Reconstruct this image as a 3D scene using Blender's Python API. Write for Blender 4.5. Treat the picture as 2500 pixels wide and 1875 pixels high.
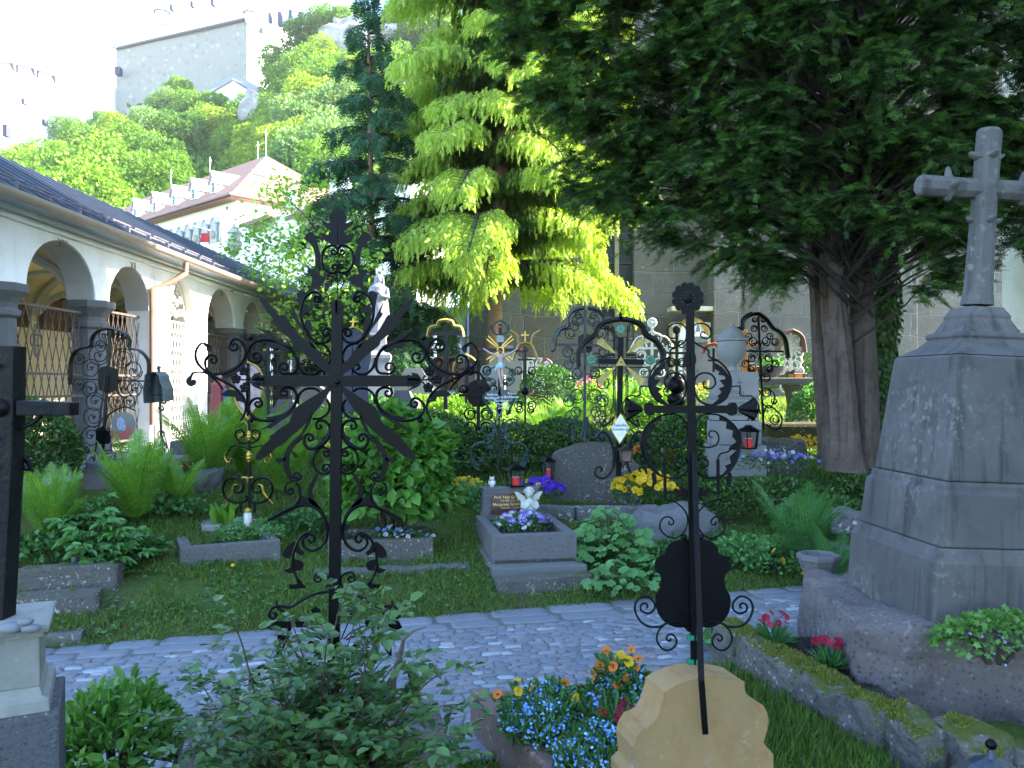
import bpy, bmesh, math, random
import numpy as np
from mathutils import Vector, Matrix, noise
from mathutils.geometry import tessellate_polygon
for o in list(bpy.data.objects): bpy.data.objects.remove(o)
SC = bpy.context.scene
COL = SC.collection
# ---------------------------------------------------------------- camera
F = 2000.0          # focal length in pixels of a 2500 x 1875 picture
CX, CY, EYE = 1250.0, 937.5, 1.6
cam = bpy.data.cameras.new("camera"); camo = bpy.data.objects.new("camera", cam); COL.objects.link(camo)
cam.sensor_width = 36; cam.lens = 36 * F / 2500
camo.location = (0, 0, EYE); camo.rotation_euler = (math.radians(90), 0, 0)
cam.clip_start = 0.05; cam.clip_end = 2000
SC.camera = camo
# ---------------------------------------------------------------- light
SUN_EL = math.radians(31); SUN_AZ = math.radians(5)     # azimuth measured from +X towards +Y
w = bpy.data.worlds.new("World"); SC.world = w; w.use_nodes = True
nt = w.node_tree; bg = nt.nodes["Background"]
sky = nt.nodes.new("ShaderNodeTexSky"); sky.sky_type = 'NISHITA'; sky.sun_disc = False
sky.sun_elevation = SUN_EL; sky.sun_rotation = math.pi/2 - SUN_AZ
sky.air_density = 1.0; sky.dust_density = 0.4; sky.ozone_density = 3.0
nt.links.new(sky.outputs[0], bg.inputs[0]); bg.inputs[1].default_value = 0.15
sl = bpy.data.lights.new("sun", 'SUN'); sl.energy = 4.2; sl.angle = math.radians(0.5); sl.color = (1.0, 0.91, 0.74)
so = bpy.data.objects.new("sun", sl); COL.objects.link(so)
sd = Vector((math.cos(SUN_EL)*math.cos(SUN_AZ), math.cos(SUN_EL)*math.sin(SUN_AZ), math.sin(SUN_EL)))
so.rotation_euler = sd.to_track_quat('Z', 'Y').to_euler(); so.location = (30, 5, 30)
SC.view_settings.view_transform = 'Standard'; SC.view_settings.look = 'None'
SC.view_settings.exposure = 3.25; SC.view_settings.gamma = 1.0
SC.cycles.max_bounces = 6; SC.cycles.transparent_max_bounces = 8
# ---------------------------------------------------------------- helpers
RNG = np.random.default_rng(7); random.seed(7)
def P(px, py, Y): return Vector(((px-CX)/F*Y, Y, EYE-(py-CY)/F*Y))
def lerp(a, b, t): return a+(b-a)*t
def sm(t):
    t = max(0., min(1., t)); return t*t*(3-2*t)
def npz(v): return np.array(v, dtype=float)
def tagk(o, kind): o["kind"] = kind; return o
def tag(o, label, cat, group=None):
    o["label"] = label; o["category"] = cat
    if group: o["group"] = group
    return o
def thing(name, label, cat, loc=(0, 0, 0), rz=0, group=None):
    o = bpy.data.objects.new(name, None); COL.objects.link(o); o.location = loc; o.rotation_euler = (0, 0, rz)
    o.empty_display_size = 0.1
    return tag(o, label, cat, group)
def copy_tree(o, parent=None):
    c = o.copy(); COL.objects.link(c)
    if parent: c.parent = parent
    for ch in list(o.children): copy_tree(ch, c)
    return c
def link(name, me, mat, parent=None):
    o = bpy.data.objects.new(name, me); COL.objects.link(o)
    if mat: me.materials.append(mat)
    if parent: o.parent = parent
    return o
def np_mesh(name, V, T, mat, parent=None, smooth=False, fs=None):
    """V (n,3) vertices, T (m,k) faces of k corners"""
    V = np.asarray(V, dtype=np.float32); T = np.asarray(T, dtype=np.int32); k = T.shape[1]
    me = bpy.data.meshes.new(name)
    me.vertices.add(len(V)); me.vertices.foreach_set("co", V.ravel())
    me.loops.add(T.size); me.loops.foreach_set("vertex_index", T.ravel())
    me.polygons.add(len(T)); me.polygons.foreach_set("loop_start", np.arange(0, T.size, k, dtype=np.int32))
    me.polygons.foreach_set("loop_total", np.full(len(T), k, dtype=np.int32))
    if smooth: me.polygons.foreach_set("use_smooth", np.ones(len(T), dtype=bool))
    me.update(calc_edges=True)
    return link(name, me, mat, parent)
class MB:
    def __init__(s): s.v = []; s.f = []
    def add(s, vs, fs):
        n = len(s.v); s.v += [tuple(v) for v in vs]; s.f += [tuple(i+n for i in f) for f in fs]; return s
    def box(s, c, d, rz=0, taper=1.0, R=None):
        x, y, z = d[0]/2, d[1]/2, d[2]/2; vs = []
        for (sx, sy, sz) in [(-1,-1,-1),(1,-1,-1),(1,1,-1),(-1,1,-1),(-1,-1,1),(1,-1,1),(1,1,1),(-1,1,1)]:
            t = taper if sz > 0 else 1
            v = Vector((sx*x*t, sy*y*t, sz*z))
            if rz: v = Matrix.Rotation(rz, 3, 'Z') @ v
            if R is not None: v = R @ v
            vs.append(v+Vector(c))
        return s.add(vs, [(0,3,2,1),(4,5,6,7),(0,1,5,4),(1,2,6,5),(2,3,7,6),(3,0,4,7)])
    def tube(s, pts, r, n=8, flat=1.0, cap=True, nrm=None):
        """tube along pts; nrm = plane normal, flat = size along nrm relative to size in plane"""
        pts = [Vector(p) for p in pts]; m = len(pts)
        if m < 2: return s
        rs = r if hasattr(r, '__len__') else [r]*m
        vs = []; prev = None
        for i, p in enumerate(pts):
            t = (pts[min(i+1, m-1)]-pts[max(i-1, 0)])
            if t.length < 1e-9: t = Vector((0, 0, 1))
            t.normalize()
            if nrm is not None: a = Vector(nrm)
            else:
                a = prev if prev is not None else (Vector((0, 0, 1)) if abs(t.z) < .9 else Vector((1, 0, 0)))
            a = (a - t*a.dot(t))
            if a.length < 1e-6: a = Vector((1, 0, 0)) - t*t.x
            a.normalize(); prev = a; b = t.cross(a)
            for k in range(n):
                q = 2*math.pi*(k+.5)/n
                vs.append(p + b*(math.cos(q)*rs[i]) + a*(math.sin(q)*rs[i]*flat))
        fs = []
        for i in range(m-1):
            for k in range(n):
                k2 = (k+1) % n; fs.append((i*n+k, i*n+k2, (i+1)*n+k2, (i+1)*n+k))
        if cap: fs += [tuple(reversed(range(n))), tuple(range((m-1)*n, m*n))]
        return s.add(vs, fs)
    def lathe(s, prof, c=(0,0,0), n=16, sq=False, rz=0, axis='Z', lobes=0, la=0.0, a0=0, a1=2*math.pi):
        vs = []; m = len(prof)
        for (r, z) in prof:
            for k in range(n):
                q = a0+(a1-a0)*k/n + rz; rr = r*(1+la*math.cos(lobes*q)) if lobes else r
                v = (rr*math.cos(q), rr*math.sin(q), z)
                if axis == 'X': v = (v[2], v[0], v[1])
                if axis == 'Y': v = (v[0], v[2], v[1])
                vs.append((v[0]+c[0], v[1]+c[1], v[2]+c[2]))
        fs = [(i*n+k, i*n+(k+1) % n, (i+1)*n+(k+1) % n, (i+1)*n+k) for i in range(m-1) for k in range(n)]
        fs += [tuple(reversed(range(n))), tuple(range((m-1)*n, m*n))]
        return s.add(vs, fs)
    def prism(s, pts, origin, ax, ay, depth):
        """outline pts (2d) in plane origin+ax*u+ay*v extruded along depth vector"""
        o = Vector(origin); ax = Vector(ax); ay = Vector(ay); d = Vector(depth)
        A = [o+ax*p[0]+ay*p[1] for p in pts]; n = len(A)
        tri = tessellate_polygon([[Vector((p[0], p[1], 0)) for p in pts]])
        vs = A+[a+d for a in A]
        fs = [tuple(t) for t in tri]+[tuple(i+n for i in reversed(t)) for t in tri]
        fs += [(i, (i+1) % n, (i+1) % n+n, i+n) for i in range(n)]
        return s.add(vs, fs)
    def ball(s, c, r, n=10, sc=(1, 1, 1)):
        prof = [(math.sin(math.pi*i/n)*r, -math.cos(math.pi*i/n)*r) for i in range(n+1)]
        prof[0] = (r*.02, -r); prof[-1] = (r*.02, r)
        vs0 = len(s.v); s.lathe(prof, (0, 0, 0), n=n+4)
        for i in range(vs0, len(s.v)):
            v = s.v[i]; s.v[i] = (v[0]*sc[0]+c[0], v[1]*sc[1]+c[1], v[2]*sc[2]+c[2])
        return s
    def build(s, name, mat, parent=None, smooth=False, bevel=0, fix=True):
        me = bpy.data.meshes.new(name)
        me.from_pydata(s.v, [], s.f); me.update()
        if fix or bevel:
            bm = bmesh.new(); bm.from_mesh(me)
            if bevel:
                bmesh.ops.remove_doubles(bm, verts=bm.verts, dist=1e-5)
                es = [e for e in bm.edges if len(e.link_faces) == 2 and e.calc_face_angle(0) > .5]
                bmesh.ops.bevel(bm, geom=es, offset=bevel, segments=2, profile=.6, affect='EDGES', clamp_overlap=True)
            bmesh.ops.recalc_face_normals(bm, faces=bm.faces); bm.to_mesh(me); bm.free()
        if smooth:
            for p in me.polygons: p.use_smooth = True
            try: me.set_sharp_from_angle(angle=math.radians(40))
            except Exception: pass
        return link(name, me, mat, parent)
def nz(v, s=1.0, o=0.0): return noise.noise(Vector((v[0]*s+o, v[1]*s+o*1.7, v[2]*s-o)))
def rock(name, c, d, mat, parent=None, sub=3, amp=.12, sc=2.2, rz=0, seed=0, boxy=.6, loc=True):
    """irregular boulder / hewn block: subdivided cube pulled towards an ellipsoid and displaced"""
    bm = bmesh.new(); bmesh.ops.create_cube(bm, size=2)
    bmesh.ops.subdivide_edges(bm, edges=bm.edges, cuts=2**sub, use_grid_fill=True)
    R = Matrix.Rotation(rz, 3, 'Z')
    for v in bm.verts:
        p = v.co.copy(); q = p.normalized()*1.15
        p = p*boxy+q*(1-boxy)
        w_ = Vector((p.x*d[0]/2, p.y*d[1]/2, p.z*d[2]/2))
        n1 = noise.noise_vector(w_*sc+Vector((seed, seed*2.3, 5)))*amp + noise.noise_vector(w_*sc*3.1+Vector((seed, 1, seed)))*amp*.4 + noise.noise_vector(w_*sc*9+Vector((seed, 1, seed)))*amp*.14
        v.co = R @ (w_+n1)
        if not loc: v.co += Vector(c)
    me = bpy.data.meshes.new(name); bm.to_mesh(me); bm.free()
    for p in me.polygons: p.use_smooth = True
    o = link(name, me, mat, parent)
    if loc: o.location = c
    return o
# ---------------------------------------------------------------- materials
def _new(name):
    m = bpy.data.materials.new(name); m.use_nodes = True
    return m, m.node_tree, m.node_tree.nodes["Principled BSDF"]
def N(t, k, **kw):
    n = t.nodes.new(k)
    for a, b in kw.items():
        if a[0] == '_': setattr(n, a[1:], b)
        else: n.inputs[a.replace('_', ' ')].default_value = b
    return n
def mixc(t, fac, a, b, blend='MIX'):
    m = t.nodes.new("ShaderNodeMix"); m.data_type = 'RGBA'; m.blend_type = blend
    for i, v in ((0, fac), (6, a), (7, b)):
        if isinstance(v, bpy.types.NodeSocket): t.links.new(v, m.inputs[i])
        elif i == 0: m.inputs[0].default_value = v
        else: m.inputs[i].default_value = (*v, 1) if len(v) == 3 else v
    return m.outputs[2]
def ramp(t, src, lo, hi, inv=False):
    r = t.nodes.new("ShaderNodeMapRange"); t.links.new(src, r.inputs[0])
    r.inputs[1].default_value = lo; r.inputs[2].default_value = hi
    r.inputs[3].default_value = 1 if inv else 0; r.inputs[4].default_value = 0 if inv else 1
    return r.outputs[0]
def coord(t, sc=(1, 1, 1)):
    c = t.nodes.new("ShaderNodeTexCoord"); mp = t.nodes.new("ShaderNodeMapping")
    mp.inputs[3].default_value = sc; t.links.new(c.outputs[3], mp.inputs[0]); return mp.outputs[0]
def tex(t, co, scale, detail=5, rough=.6, kind='n', out=None):
    if kind == 'n':
        n = t.nodes.new("ShaderNodeTexNoise"); n.inputs["Scale"].default_value = scale
        n.inputs["Detail"].default_value = detail; n.inputs["Roughness"].default_value = rough; o = n.outputs[0]
    else:
        n = t.nodes.new("ShaderNodeTexVoronoi"); n.inputs["Scale"].default_value = scale
        if kind == 'e': n.feature = 'DISTANCE_TO_EDGE'
        o = n.outputs[out or 0]
    t.links.new(co, n.inputs["Vector"]); return o
def bump(t, b, h, strength, dist=.01):
    n = t.nodes.new("ShaderNodeBump"); n.inputs[0].default_value = strength; n.inputs[1].default_value = dist
    t.links.new(h, n.inputs[2] if n.inputs[2].name == 'Height' else n.inputs["Height"]); t.links.new(n.outputs[0], b.inputs["Normal"]); return n
def plain(name, c, rough=.6, metal=0, c2=None, sc=8, bmp=.15, spec=.5):
    m, t, b = _new(name); co = coord(t)
    n = tex(t, co, sc, 6, .65)
    b.inputs["Roughness"].default_value = rough; b.inputs["Metallic"].default_value = metal
    b.inputs["Specular IOR Level"].default_value = spec
    c2 = c2 or tuple(x*.7 for x in c)
    t.links.new(mixc(t, ramp(t, n, .35, .65), c2, c), b.inputs["Base Color"])
    if bmp: bump(t, b, tex(t, co, sc*6, 4, .6), bmp, .01)
    return m
def stone(name, c1, c2, c3=None, sc=3, speck=0, spc=None, bmp=.5, lich=0, lc=(.5, .5, .42), moss=0, rough=.9, streak=0):
    m, t, b = _new(name); co = coord(t); b.inputs["Roughness"].default_value = rough
    b.inputs["Specular IOR Level"].default_value = .25
    n = tex(t, co, sc, 8, .65); c = mixc(t, ramp(t, n, .35, .65), c1, c2)
    if c3: c = mixc(t, ramp(t, tex(t, co, sc*2.7, 6, .7), .5, .7), c, c3)
    h = tex(t, co, sc*14, 6, .7)
    c = mixc(t, ramp(t, h, .3, .75), tuple(.72 for _ in c1), (1.12,)*3, 'MULTIPLY') if False else c
    if speck:
        v = t.nodes.new("ShaderNodeTexVoronoi"); v.inputs["Scale"].default_value = speck; t.links.new(co, v.inputs["Vector"])
        sep = t.nodes.new("ShaderNodeSeparateColor"); t.links.new(v.outputs["Color"], sep.inputs[0])
        c = mixc(t, ramp(t, sep.outputs[0], .15, .95), tuple(x*.45 for x in c1), c)
        c = mixc(t, ramp(t, sep.outputs[1], .86, .9), c, spc or (.5, .48, .45))
        c = mixc(t, ramp(t, v.outputs["Distance"], .0, .5), c, tuple(x*.8 for x in c2))
        a = t.nodes.new("ShaderNodeMath"); a.operation = 'ADD'; t.links.new(h, a.inputs[0]); t.links.new(sep.outputs[0], a.inputs[1]); h = a.outputs[0]
    if streak:
        s2 = tex(t, coord(t, (9, 9, .7)), 1.5, 4, .6)
        c = mixc(t, ramp(t, s2, .52, .72), c, tuple(x*streak for x in c1))
    if lich:
        l = tex(t, co, 26, 3, .6); l2 = tex(t, co, 2.1, 3, .5)
        a = t.nodes.new("ShaderNodeMath"); a.operation = 'MULTIPLY'; t.links.new(ramp(t, l, .6-.05*lich, .66), a.inputs[0]); t.links.new(ramp(t, l2, .45, .6), a.inputs[1])
        c = mixc(t, a.outputs[0], c, lc)
    if moss:
        g = t.nodes.new("ShaderNodeNewGeometry"); sp = t.nodes.new("ShaderNodeSeparateXYZ"); t.links.new(g.outputs["Normal"], sp.inputs[0])
        a = t.nodes.new("ShaderNodeMath"); a.operation = 'ADD'; t.links.new(ramp(t, sp.outputs[2], -.2, 2.0), a.inputs[0]); t.links.new(ramp(t, tex(t, co, 7.5, 8, .75), .25, .75), a.inputs[1])
        mc = mixc(t, tex(t, co, 60, 3, .6), (.04, .055, .008), (.13, .15, .025))
        c = mixc(t, ramp(t, a.outputs[0], 1.12-moss*.5, 1.25-moss*.5), c, mc)
    t.links.new(c, b.inputs["Base Color"])
    bump(t, b, h, bmp, .02)
    return m
def leafm(name, c1, c2, trans=.35, rough=.45, tc=None, spec=.4):
    m, t, b = _new(name); g = t.nodes.new("ShaderNodeNewGeometry")
    c = mixc(t, g.outputs["Random Per Island"], c1, c2); t.links.new(c, b.inputs["Base Color"])
    b.inputs["Roughness"].default_value = rough; b.inputs["Specular IOR Level"].default_value = spec
    tr = t.nodes.new("ShaderNodeBsdfTranslucent")
    t.links.new(mixc(t, 1.0, c, tc or (1.5, 1.6, .6), 'MULTIPLY'), tr.inputs[0])
    ms = t.nodes.new("ShaderNodeMixShader"); ms.inputs[0].default_value = trans
    t.links.new(b.outputs[0], ms.inputs[1]); t.links.new(tr.outputs[0], ms.inputs[2])
    t.links.new(ms.outputs[0], t.nodes["Material Output"].inputs[0]); return m
def emis(name, c, s):
    m, t, b = _new(name); b.inputs["Base Color"].default_value = (*c, 1)
    b.inputs["Emission Color"].default_value = (*c, 1); b.inputs["Emission Strength"].default_value = s; return m
def glassy(name, c=(.8, .85, .85), a=.35):
    m, t, b = _new(name); b.inputs["Base Color"].default_value = (*c, 1); b.inputs["Roughness"].default_value = .08
    b.inputs["Alpha"].default_value = a; return m
IRON = plain("black painted iron", (0.00108, 0.00126, 0.0024), .38, .0, (0.0024, 0.0027, 0.0042), 14, .08, spec=.11)
IRONG = plain("grey green painted iron", (0.021, 0.0329, 0.035), .5, .0, (0.0385, 0.056, 0.056), 20, .3, spec=.3)
IRONV = plain("verdigris iron", (0.028, 0.068, 0.064), .55, .0, (0.0104, 0.016, 0.016), 30, .3, spec=.3)
IRONB = plain("weathered bronze iron", (0.00504, 0.00504, 0.00546), .5, .0, (0.0126, 0.01134, 0.01008), 25, .3, spec=.3)
WOODD = plain("dark wood", (0.0042, 0.00455, 0.0063), .6, 0, (0.0126, 0.0112, 0.0105), 9, .5, spec=.15)
GOLD = plain("gilt metal", (0.527, 0.348, 0.072), .3, .75, (0.341, 0.216, 0.036), 20, .1)
WHITEIRON = plain("white painted iron", (.8, .78, .72), .5, 0, (.6, .57, .5), 30, .1)
RED = plain("red glass", (.75, .015, .012), .25, 0, (.6, .01, .01))
REDCANDLE = emis("glowing red grave light", (.5, .008, .008), .05)
AMBER = plain("amber glass", (.85, .28, .02), .2)
WAX = plain("white wax", (.8, .78, .7), .5)
MARB = stone("pale marble", (0.2845, 0.2754, 0.257), (0.2295, 0.2295, 0.2203), sc=4, bmp=.15)
CONG = stone("grey conglomerate", (0.1325, 0.1325, 0.1259), (0.1788, 0.1755, 0.1656), (0.106, 0.09936, 0.09605), sc=5, speck=75, spc=(.26, .25, .24), bmp=.9, lich=.6)
CONG2 = stone("pink grey conglomerate", (0.1907, 0.1792, 0.1734), (0.1561, 0.1532, 0.1561), (0.1445, 0.1156, 0.1098), sc=6, speck=55, spc=(.05, .05, .05), bmp=.5)
CONGD = stone("dark mossy conglomerate", (0.104, 0.096, 0.084), (0.16, 0.148, 0.132), (0.08, 0.072, 0.064), sc=5, speck=60, bmp=1.0, moss=.16, lich=.5)
ROCKM = stone("mossy rubble", (0.1275, 0.1148, 0.102), (0.1955, 0.1785, 0.1615), (0.0765, 0.068, 0.0595), sc=6, speck=44, bmp=1.0, moss=.55)
TUFA = stone("coarse tufa rock", (0.1519, 0.117, 0.1104), (0.243, 0.1998, 0.192), (0.045, 0.036, 0.036), sc=9, speck=42, spc=(0.315, 0.3, 0.3), bmp=1.0, lich=1, lc=(0.27, 0.27, 0.285))
MONU = stone("bluish weathered marble", (0.07325, 0.06868, 0.06551), (0.09988, 0.09483, 0.09045), (0.05494, 0.05151, 0.05198), sc=2.2, bmp=.3, lich=1.0, lc=(0.1415, 0.1431, 0.1211), streak=.45)
SAND = stone("yellow sandstone", (0.2803, 0.1712, 0.06873), (0.2336, 0.1564, 0.07637), (0.2403, 0.124, 0.04837), sc=4, bmp=.12, lich=.4, lc=(0.2803, 0.2362, 0.1629))
SANDP = stone("pale sandstone", (0.48, 0.384, 0.272), (0.4, 0.336, 0.256), sc=5, bmp=.15)
CONC = stone("smooth grey concrete", (0.1238, 0.1265, 0.1238), (0.1423, 0.1423, 0.1397), sc=3, bmp=.15)
WALLW = stone("white lime render", (.80, .80, .79), (.74, .74, .74), (.66, .65, .62), sc=1.0, bmp=.2, streak=.86)
SOIL = stone("dark soil", (.035, .028, .022), (.06, .048, .038), sc=12, speck=60, spc=(.16, .14, .12), bmp=1.0)
def terrain_mat():
    m, t, b = _new("grassy soil"); co = coord(t); b.inputs["Roughness"].default_value = .95; b.inputs["Specular IOR Level"].default_value = .1
    n = tex(t, co, 1.6, 8, .7); n2 = tex(t, co, 38, 5, .7)
    c = mixc(t, ramp(t, n2, .3, .7), (.045, .07, .016), (.10, .15, .035))
    s = mixc(t, ramp(t, n2, .35, .65), (.06, .047, .035), (.12, .10, .08))
    t.links.new(mixc(t, ramp(t, n, .52, .66), c, s), b.inputs["Base Color"])
    bump(t, b, n2, 1.0, .03); return m
GROUND = terrain_mat()
GRAVEL = stone("pale gravel", (.34, .34, .33), (.27, .27, .27), (.22, .21, .2), sc=8, speck=55, spc=(.55, .55, .53), bmp=.8)
MORTAR = stone("path bedding sand", (0.162, 0.1661, 0.1701), (0.1215, 0.1215, 0.1215), sc=9, bmp=.8)
def cobm(name, cs):
    m, t, b = _new(name); g = t.nodes.new("ShaderNodeNewGeometry"); co = coord(t)
    r = t.nodes.new("ShaderNodeValToRGB"); t.links.new(g.outputs["Random Per Island"], r.inputs[0])
    el = r.color_ramp.elements
    while len(el) < len(cs): el.new(.5)
    for i, c in enumerate(cs): el[i].position = i/(len(cs)-1); el[i].color = (*c, 1)
    n = tex(t, co, 22, 6, .7)
    t.links.new(mixc(t, ramp(t, n, .2, .8), mixc(t, 1., r.outputs[0], (.74, .74, .74), 'MULTIPLY'), r.outputs[0]), b.inputs["Base Color"])
    b.inputs["Roughness"].default_value = .62; b.inputs["Specular IOR Level"].default_value = .35
    bump(t, b, tex(t, co, 60, 5, .6), .4, .01); return m
COB = cobm("cobble stones", [(0.1362, 0.1523, 0.1798), (0.1906, 0.2067, 0.2318), (0.1566, 0.1632, 0.1758), (0.2247, 0.2103, 0.2158), (0.1294, 0.1487, 0.1838), (0.2042, 0.2176, 0.2478), (0.177, 0.1813, 0.1998), (0.143, 0.1595, 0.1878), (0.354, 0.3771, 0.4076)])
SLAB = cobm("edge slabs", [(0.1566, 0.1735, 0.2022), (0.1879, 0.2035, 0.228), (0.1691, 0.1801, 0.2059), (0.213, 0.2269, 0.2536)])
LFERN = leafm("fern green", (0.104, 0.221, 0.0234), (0.169, 0.338, 0.0455), .35)
LFERNB = leafm("blue fern green", (0.05, 0.1625, 0.05), (0.1, 0.25, 0.075), .35)
LBOX = leafm("dark box leaf", (0.02612, 0.06531, 0.01188), (0.06531, 0.1425, 0.02612), .25)
LROSE = leafm("rose leaf", (0.02783, 0.07892, 0.02165), (0.08224, 0.1635, 0.03867), .22, .38)
LHYD = leafm("hydrangea leaf", (0.04739, 0.1369, 0.01895), (0.1053, 0.2527, 0.03685), .3, .4)
LALC = leafm("soft lobed leaf", (0.06885, 0.1836, 0.05164), (0.1262, 0.2869, 0.08611), .3, .55)
LIVY = leafm("ground cover leaf", (0.027, 0.08775, 0.0189), (0.07425, 0.189, 0.0405), .25)
LPER = leafm("periwinkle leaf", (0.066, 0.168, 0.03), (0.12, 0.264, 0.054), .3)
LYEW = leafm("yew needle", (0.0131, 0.03536, 0.00975), (0.03931, 0.08133, 0.0195), .22, .6, spec=.15)
LYEWT = leafm("fresh yew tip", (0.0432, 0.1056, 0.01728), (0.0864, 0.1728, 0.0288), .3, .6, spec=.15)
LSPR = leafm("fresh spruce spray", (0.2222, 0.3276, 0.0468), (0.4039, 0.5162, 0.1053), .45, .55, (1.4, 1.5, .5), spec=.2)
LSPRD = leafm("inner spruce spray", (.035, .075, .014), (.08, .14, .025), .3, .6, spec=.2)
LCON = leafm("dark conifer spray", (0.0144, 0.054, 0.024), (0.048, 0.12, 0.048), .25, .55, spec=.2)
LMAP = leafm("light tree leaf", (.12, .25, .03), (.24, .40, .07), .45, .5)
LHILL = [leafm("hill foliage "+n, a, b_, .3, .7, spec=.1) for n, a, b_ in
         (("bright", (.12, .22, .025), (.20, .33, .05)), ("mid", (.09, .18, .025), (.15, .26, .04)),
          ("deep", (.06, .13, .025), (.10, .19, .035)), ("yellow", (.17, .25, .025), (.27, .36, .05)), ("grey", (.11, .20, .07), (.19, .29, .10)))]
GRASSM = leafm("grass blade", (0.05611, 0.1221, 0.01693), (0.1604, 0.2442, 0.04233), .3, .6)
BARK = stone("reddish yew bark", (.10, .072, .058), (.15, .115, .095), (.07, .05, .042), sc=3, bmp=.9, streak=.45)
BARK2 = stone("spruce bark", (.22, .13, .08), (.3, .19, .13), (.15, .09, .06), sc=8, bmp=.9)
BARKT = plain("branch bark", (0.0275, 0.0209, 0.0165), .9, 0, (0.044, 0.033, 0.02475), 12, .5)
STEMG = plain("green stem", (.05, .09, .02), .6)
STEMR = plain("reddish rose stem", (.07, .05, .03), .6)
def flm(name, c1, c2=None): return leafm(name, c1, c2 or tuple(x*.8 for x in c1), .3, .6, (1.1, 1.1, 1.1))
F_YEL = flm("yellow petal", (.72, .50, .008), (.62, .36, .008)); F_ORA = flm("orange petal", (.62, .11, .006), (.62, .19, .01))
F_PUR = flm("deep purple petal", (.06, .02, .35), (.10, .03, .5)); F_VIO = flm("violet petal", (.13, .09, .42), (.22, .18, .55))
F_WHT = flm("white petal", (.5, .5, .58)); F_BLU = flm("pale blue petal", (.12, .22, .6), (.2, .33, .65)); F_RED = flm("crimson petal", (.22, .003, .02), (.34, .008, .045))
F_PNK = flm("pink petal", (.75, .08, .3))
# ---------------------------------------------------------------- foliage builders
def _fan(rad, n, jag, fold=.1):
    V = [(0.45, 0, 0)]
    for k in range(n):
        a = 2*math.pi*k/n; r = .5*(1 if k % 2 == 0 else 1-jag)
        V.append((.45+math.cos(a)*r, math.sin(a)*r, fold*(1 if k % 2 else .4)))
    return np.array(V), np.array([(0, 1+k, 1+(k+1) % n) for k in range(n)])
TPL = {
 'dia': (np.array([(0, 0, 0), (.45, .5, .05), (1, 0, -.08), (.45, -.5, .05)], float), np.array([(0, 1, 2), (0, 2, 3)])),
 'oval': (np.array([(0, 0, 0), (.28, .42, .1), (.7, .38, .1), (1, 0, -.1), (.7, -.38, .1), (.28, -.42, .1)], float), np.array([(0, 1, 2), (0, 2, 3), (0, 3, 4), (0, 4, 5)])),
 'lobe': _fan(.5, 14, .26, .12), 'five': _fan(.5, 10, .45, .1), 'disc': _fan(.5, 6, .0, .0),
}
# a small spray: short central axis with side needles, used for yew and spruce
def _spray(n=5, w=.5, droop=0.0, fine=.10):
    V = []; T = []
    def dia(a, b, wd):
        a = np.array(a); b = np.array(b); d = b-a; s = np.array([-d[1], d[0], 0]); s = s/(np.linalg.norm(s)+1e-9)*wd
        k = len(V); m = a*.55+b*.45
        V.extend([a, m+s, b, m-s]); T.extend([(k, k+1, k+2), (k, k+2, k+3)])
    dia((0, 0, 0), (1, 0, -droop), fine)
    for i in range(n):
        t = (i+.4)/n; L = w*(1-.55*t)
        for sg in (-1, 1): dia((t, 0, -droop*t*t), (t+L*.7, sg*L, -droop*t*t-.12*L), fine)
    return np.array(V, float), np.array(T)
TPL['spray'] = _spray(4, .42, .1, .06); TPL['droop'] = _spray(4, .30, .05, .09); TPL['spray2'] = _spray(5, .5, .12, .07)
def unit(a): return a/(np.linalg.norm(a, axis=1, keepdims=True)+1e-9)
def leaves(name, C, D, U, L, W, mat, parent=None, tpl='oval', smooth=False):
    """C centres (bases), D direction, U approx normal, L length, W width"""
    C = np.asarray(C, float); n = len(C)
    if n == 0: return None
    TV, TF = TPL[tpl]; D = unit(np.asarray(D, float)); U = np.asarray(U, float)
    S = unit(np.cross(U, D)); U = np.cross(D, S); L = np.broadcast_to(L, (n,))[:, None, None]; W = np.broadcast_to(W, (n,))[:, None, None]
    V = C[:, None, :] + D[:, None, :]*TV[None, :, 0:1]*L + S[:, None, :]*TV[None, :, 1:2]*W + U[:, None, :]*TV[None, :, 2:3]*L
    T = TF[None]+(np.arange(n)*len(TV))[:, None, None]
    return np_mesh(name, V.reshape(-1, 3), T.reshape(-1, 3), mat, parent, smooth)
def rdir(n): return unit(RNG.normal(size=(n, 3)))
def ellip(n, c, r, shell=.75, zmin=-1, lump=.18, sc=1.6):
    """points in the outer part of a lumpy ellipsoid plus outward direction"""
    d = rdir(n*3); d = d[d[:, 2] > zmin][:n]; n = len(d)
    lum = np.array([noise.noise(Vector(x)*sc+Vector((c[0], c[1], 3.)))*lump for x in d])
    rr = (shell+(1-shell)*RNG.random(n)**.5)*(1+lum)
    return np.array(c)+d*rr[:, None]*np.array(r), d
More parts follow.
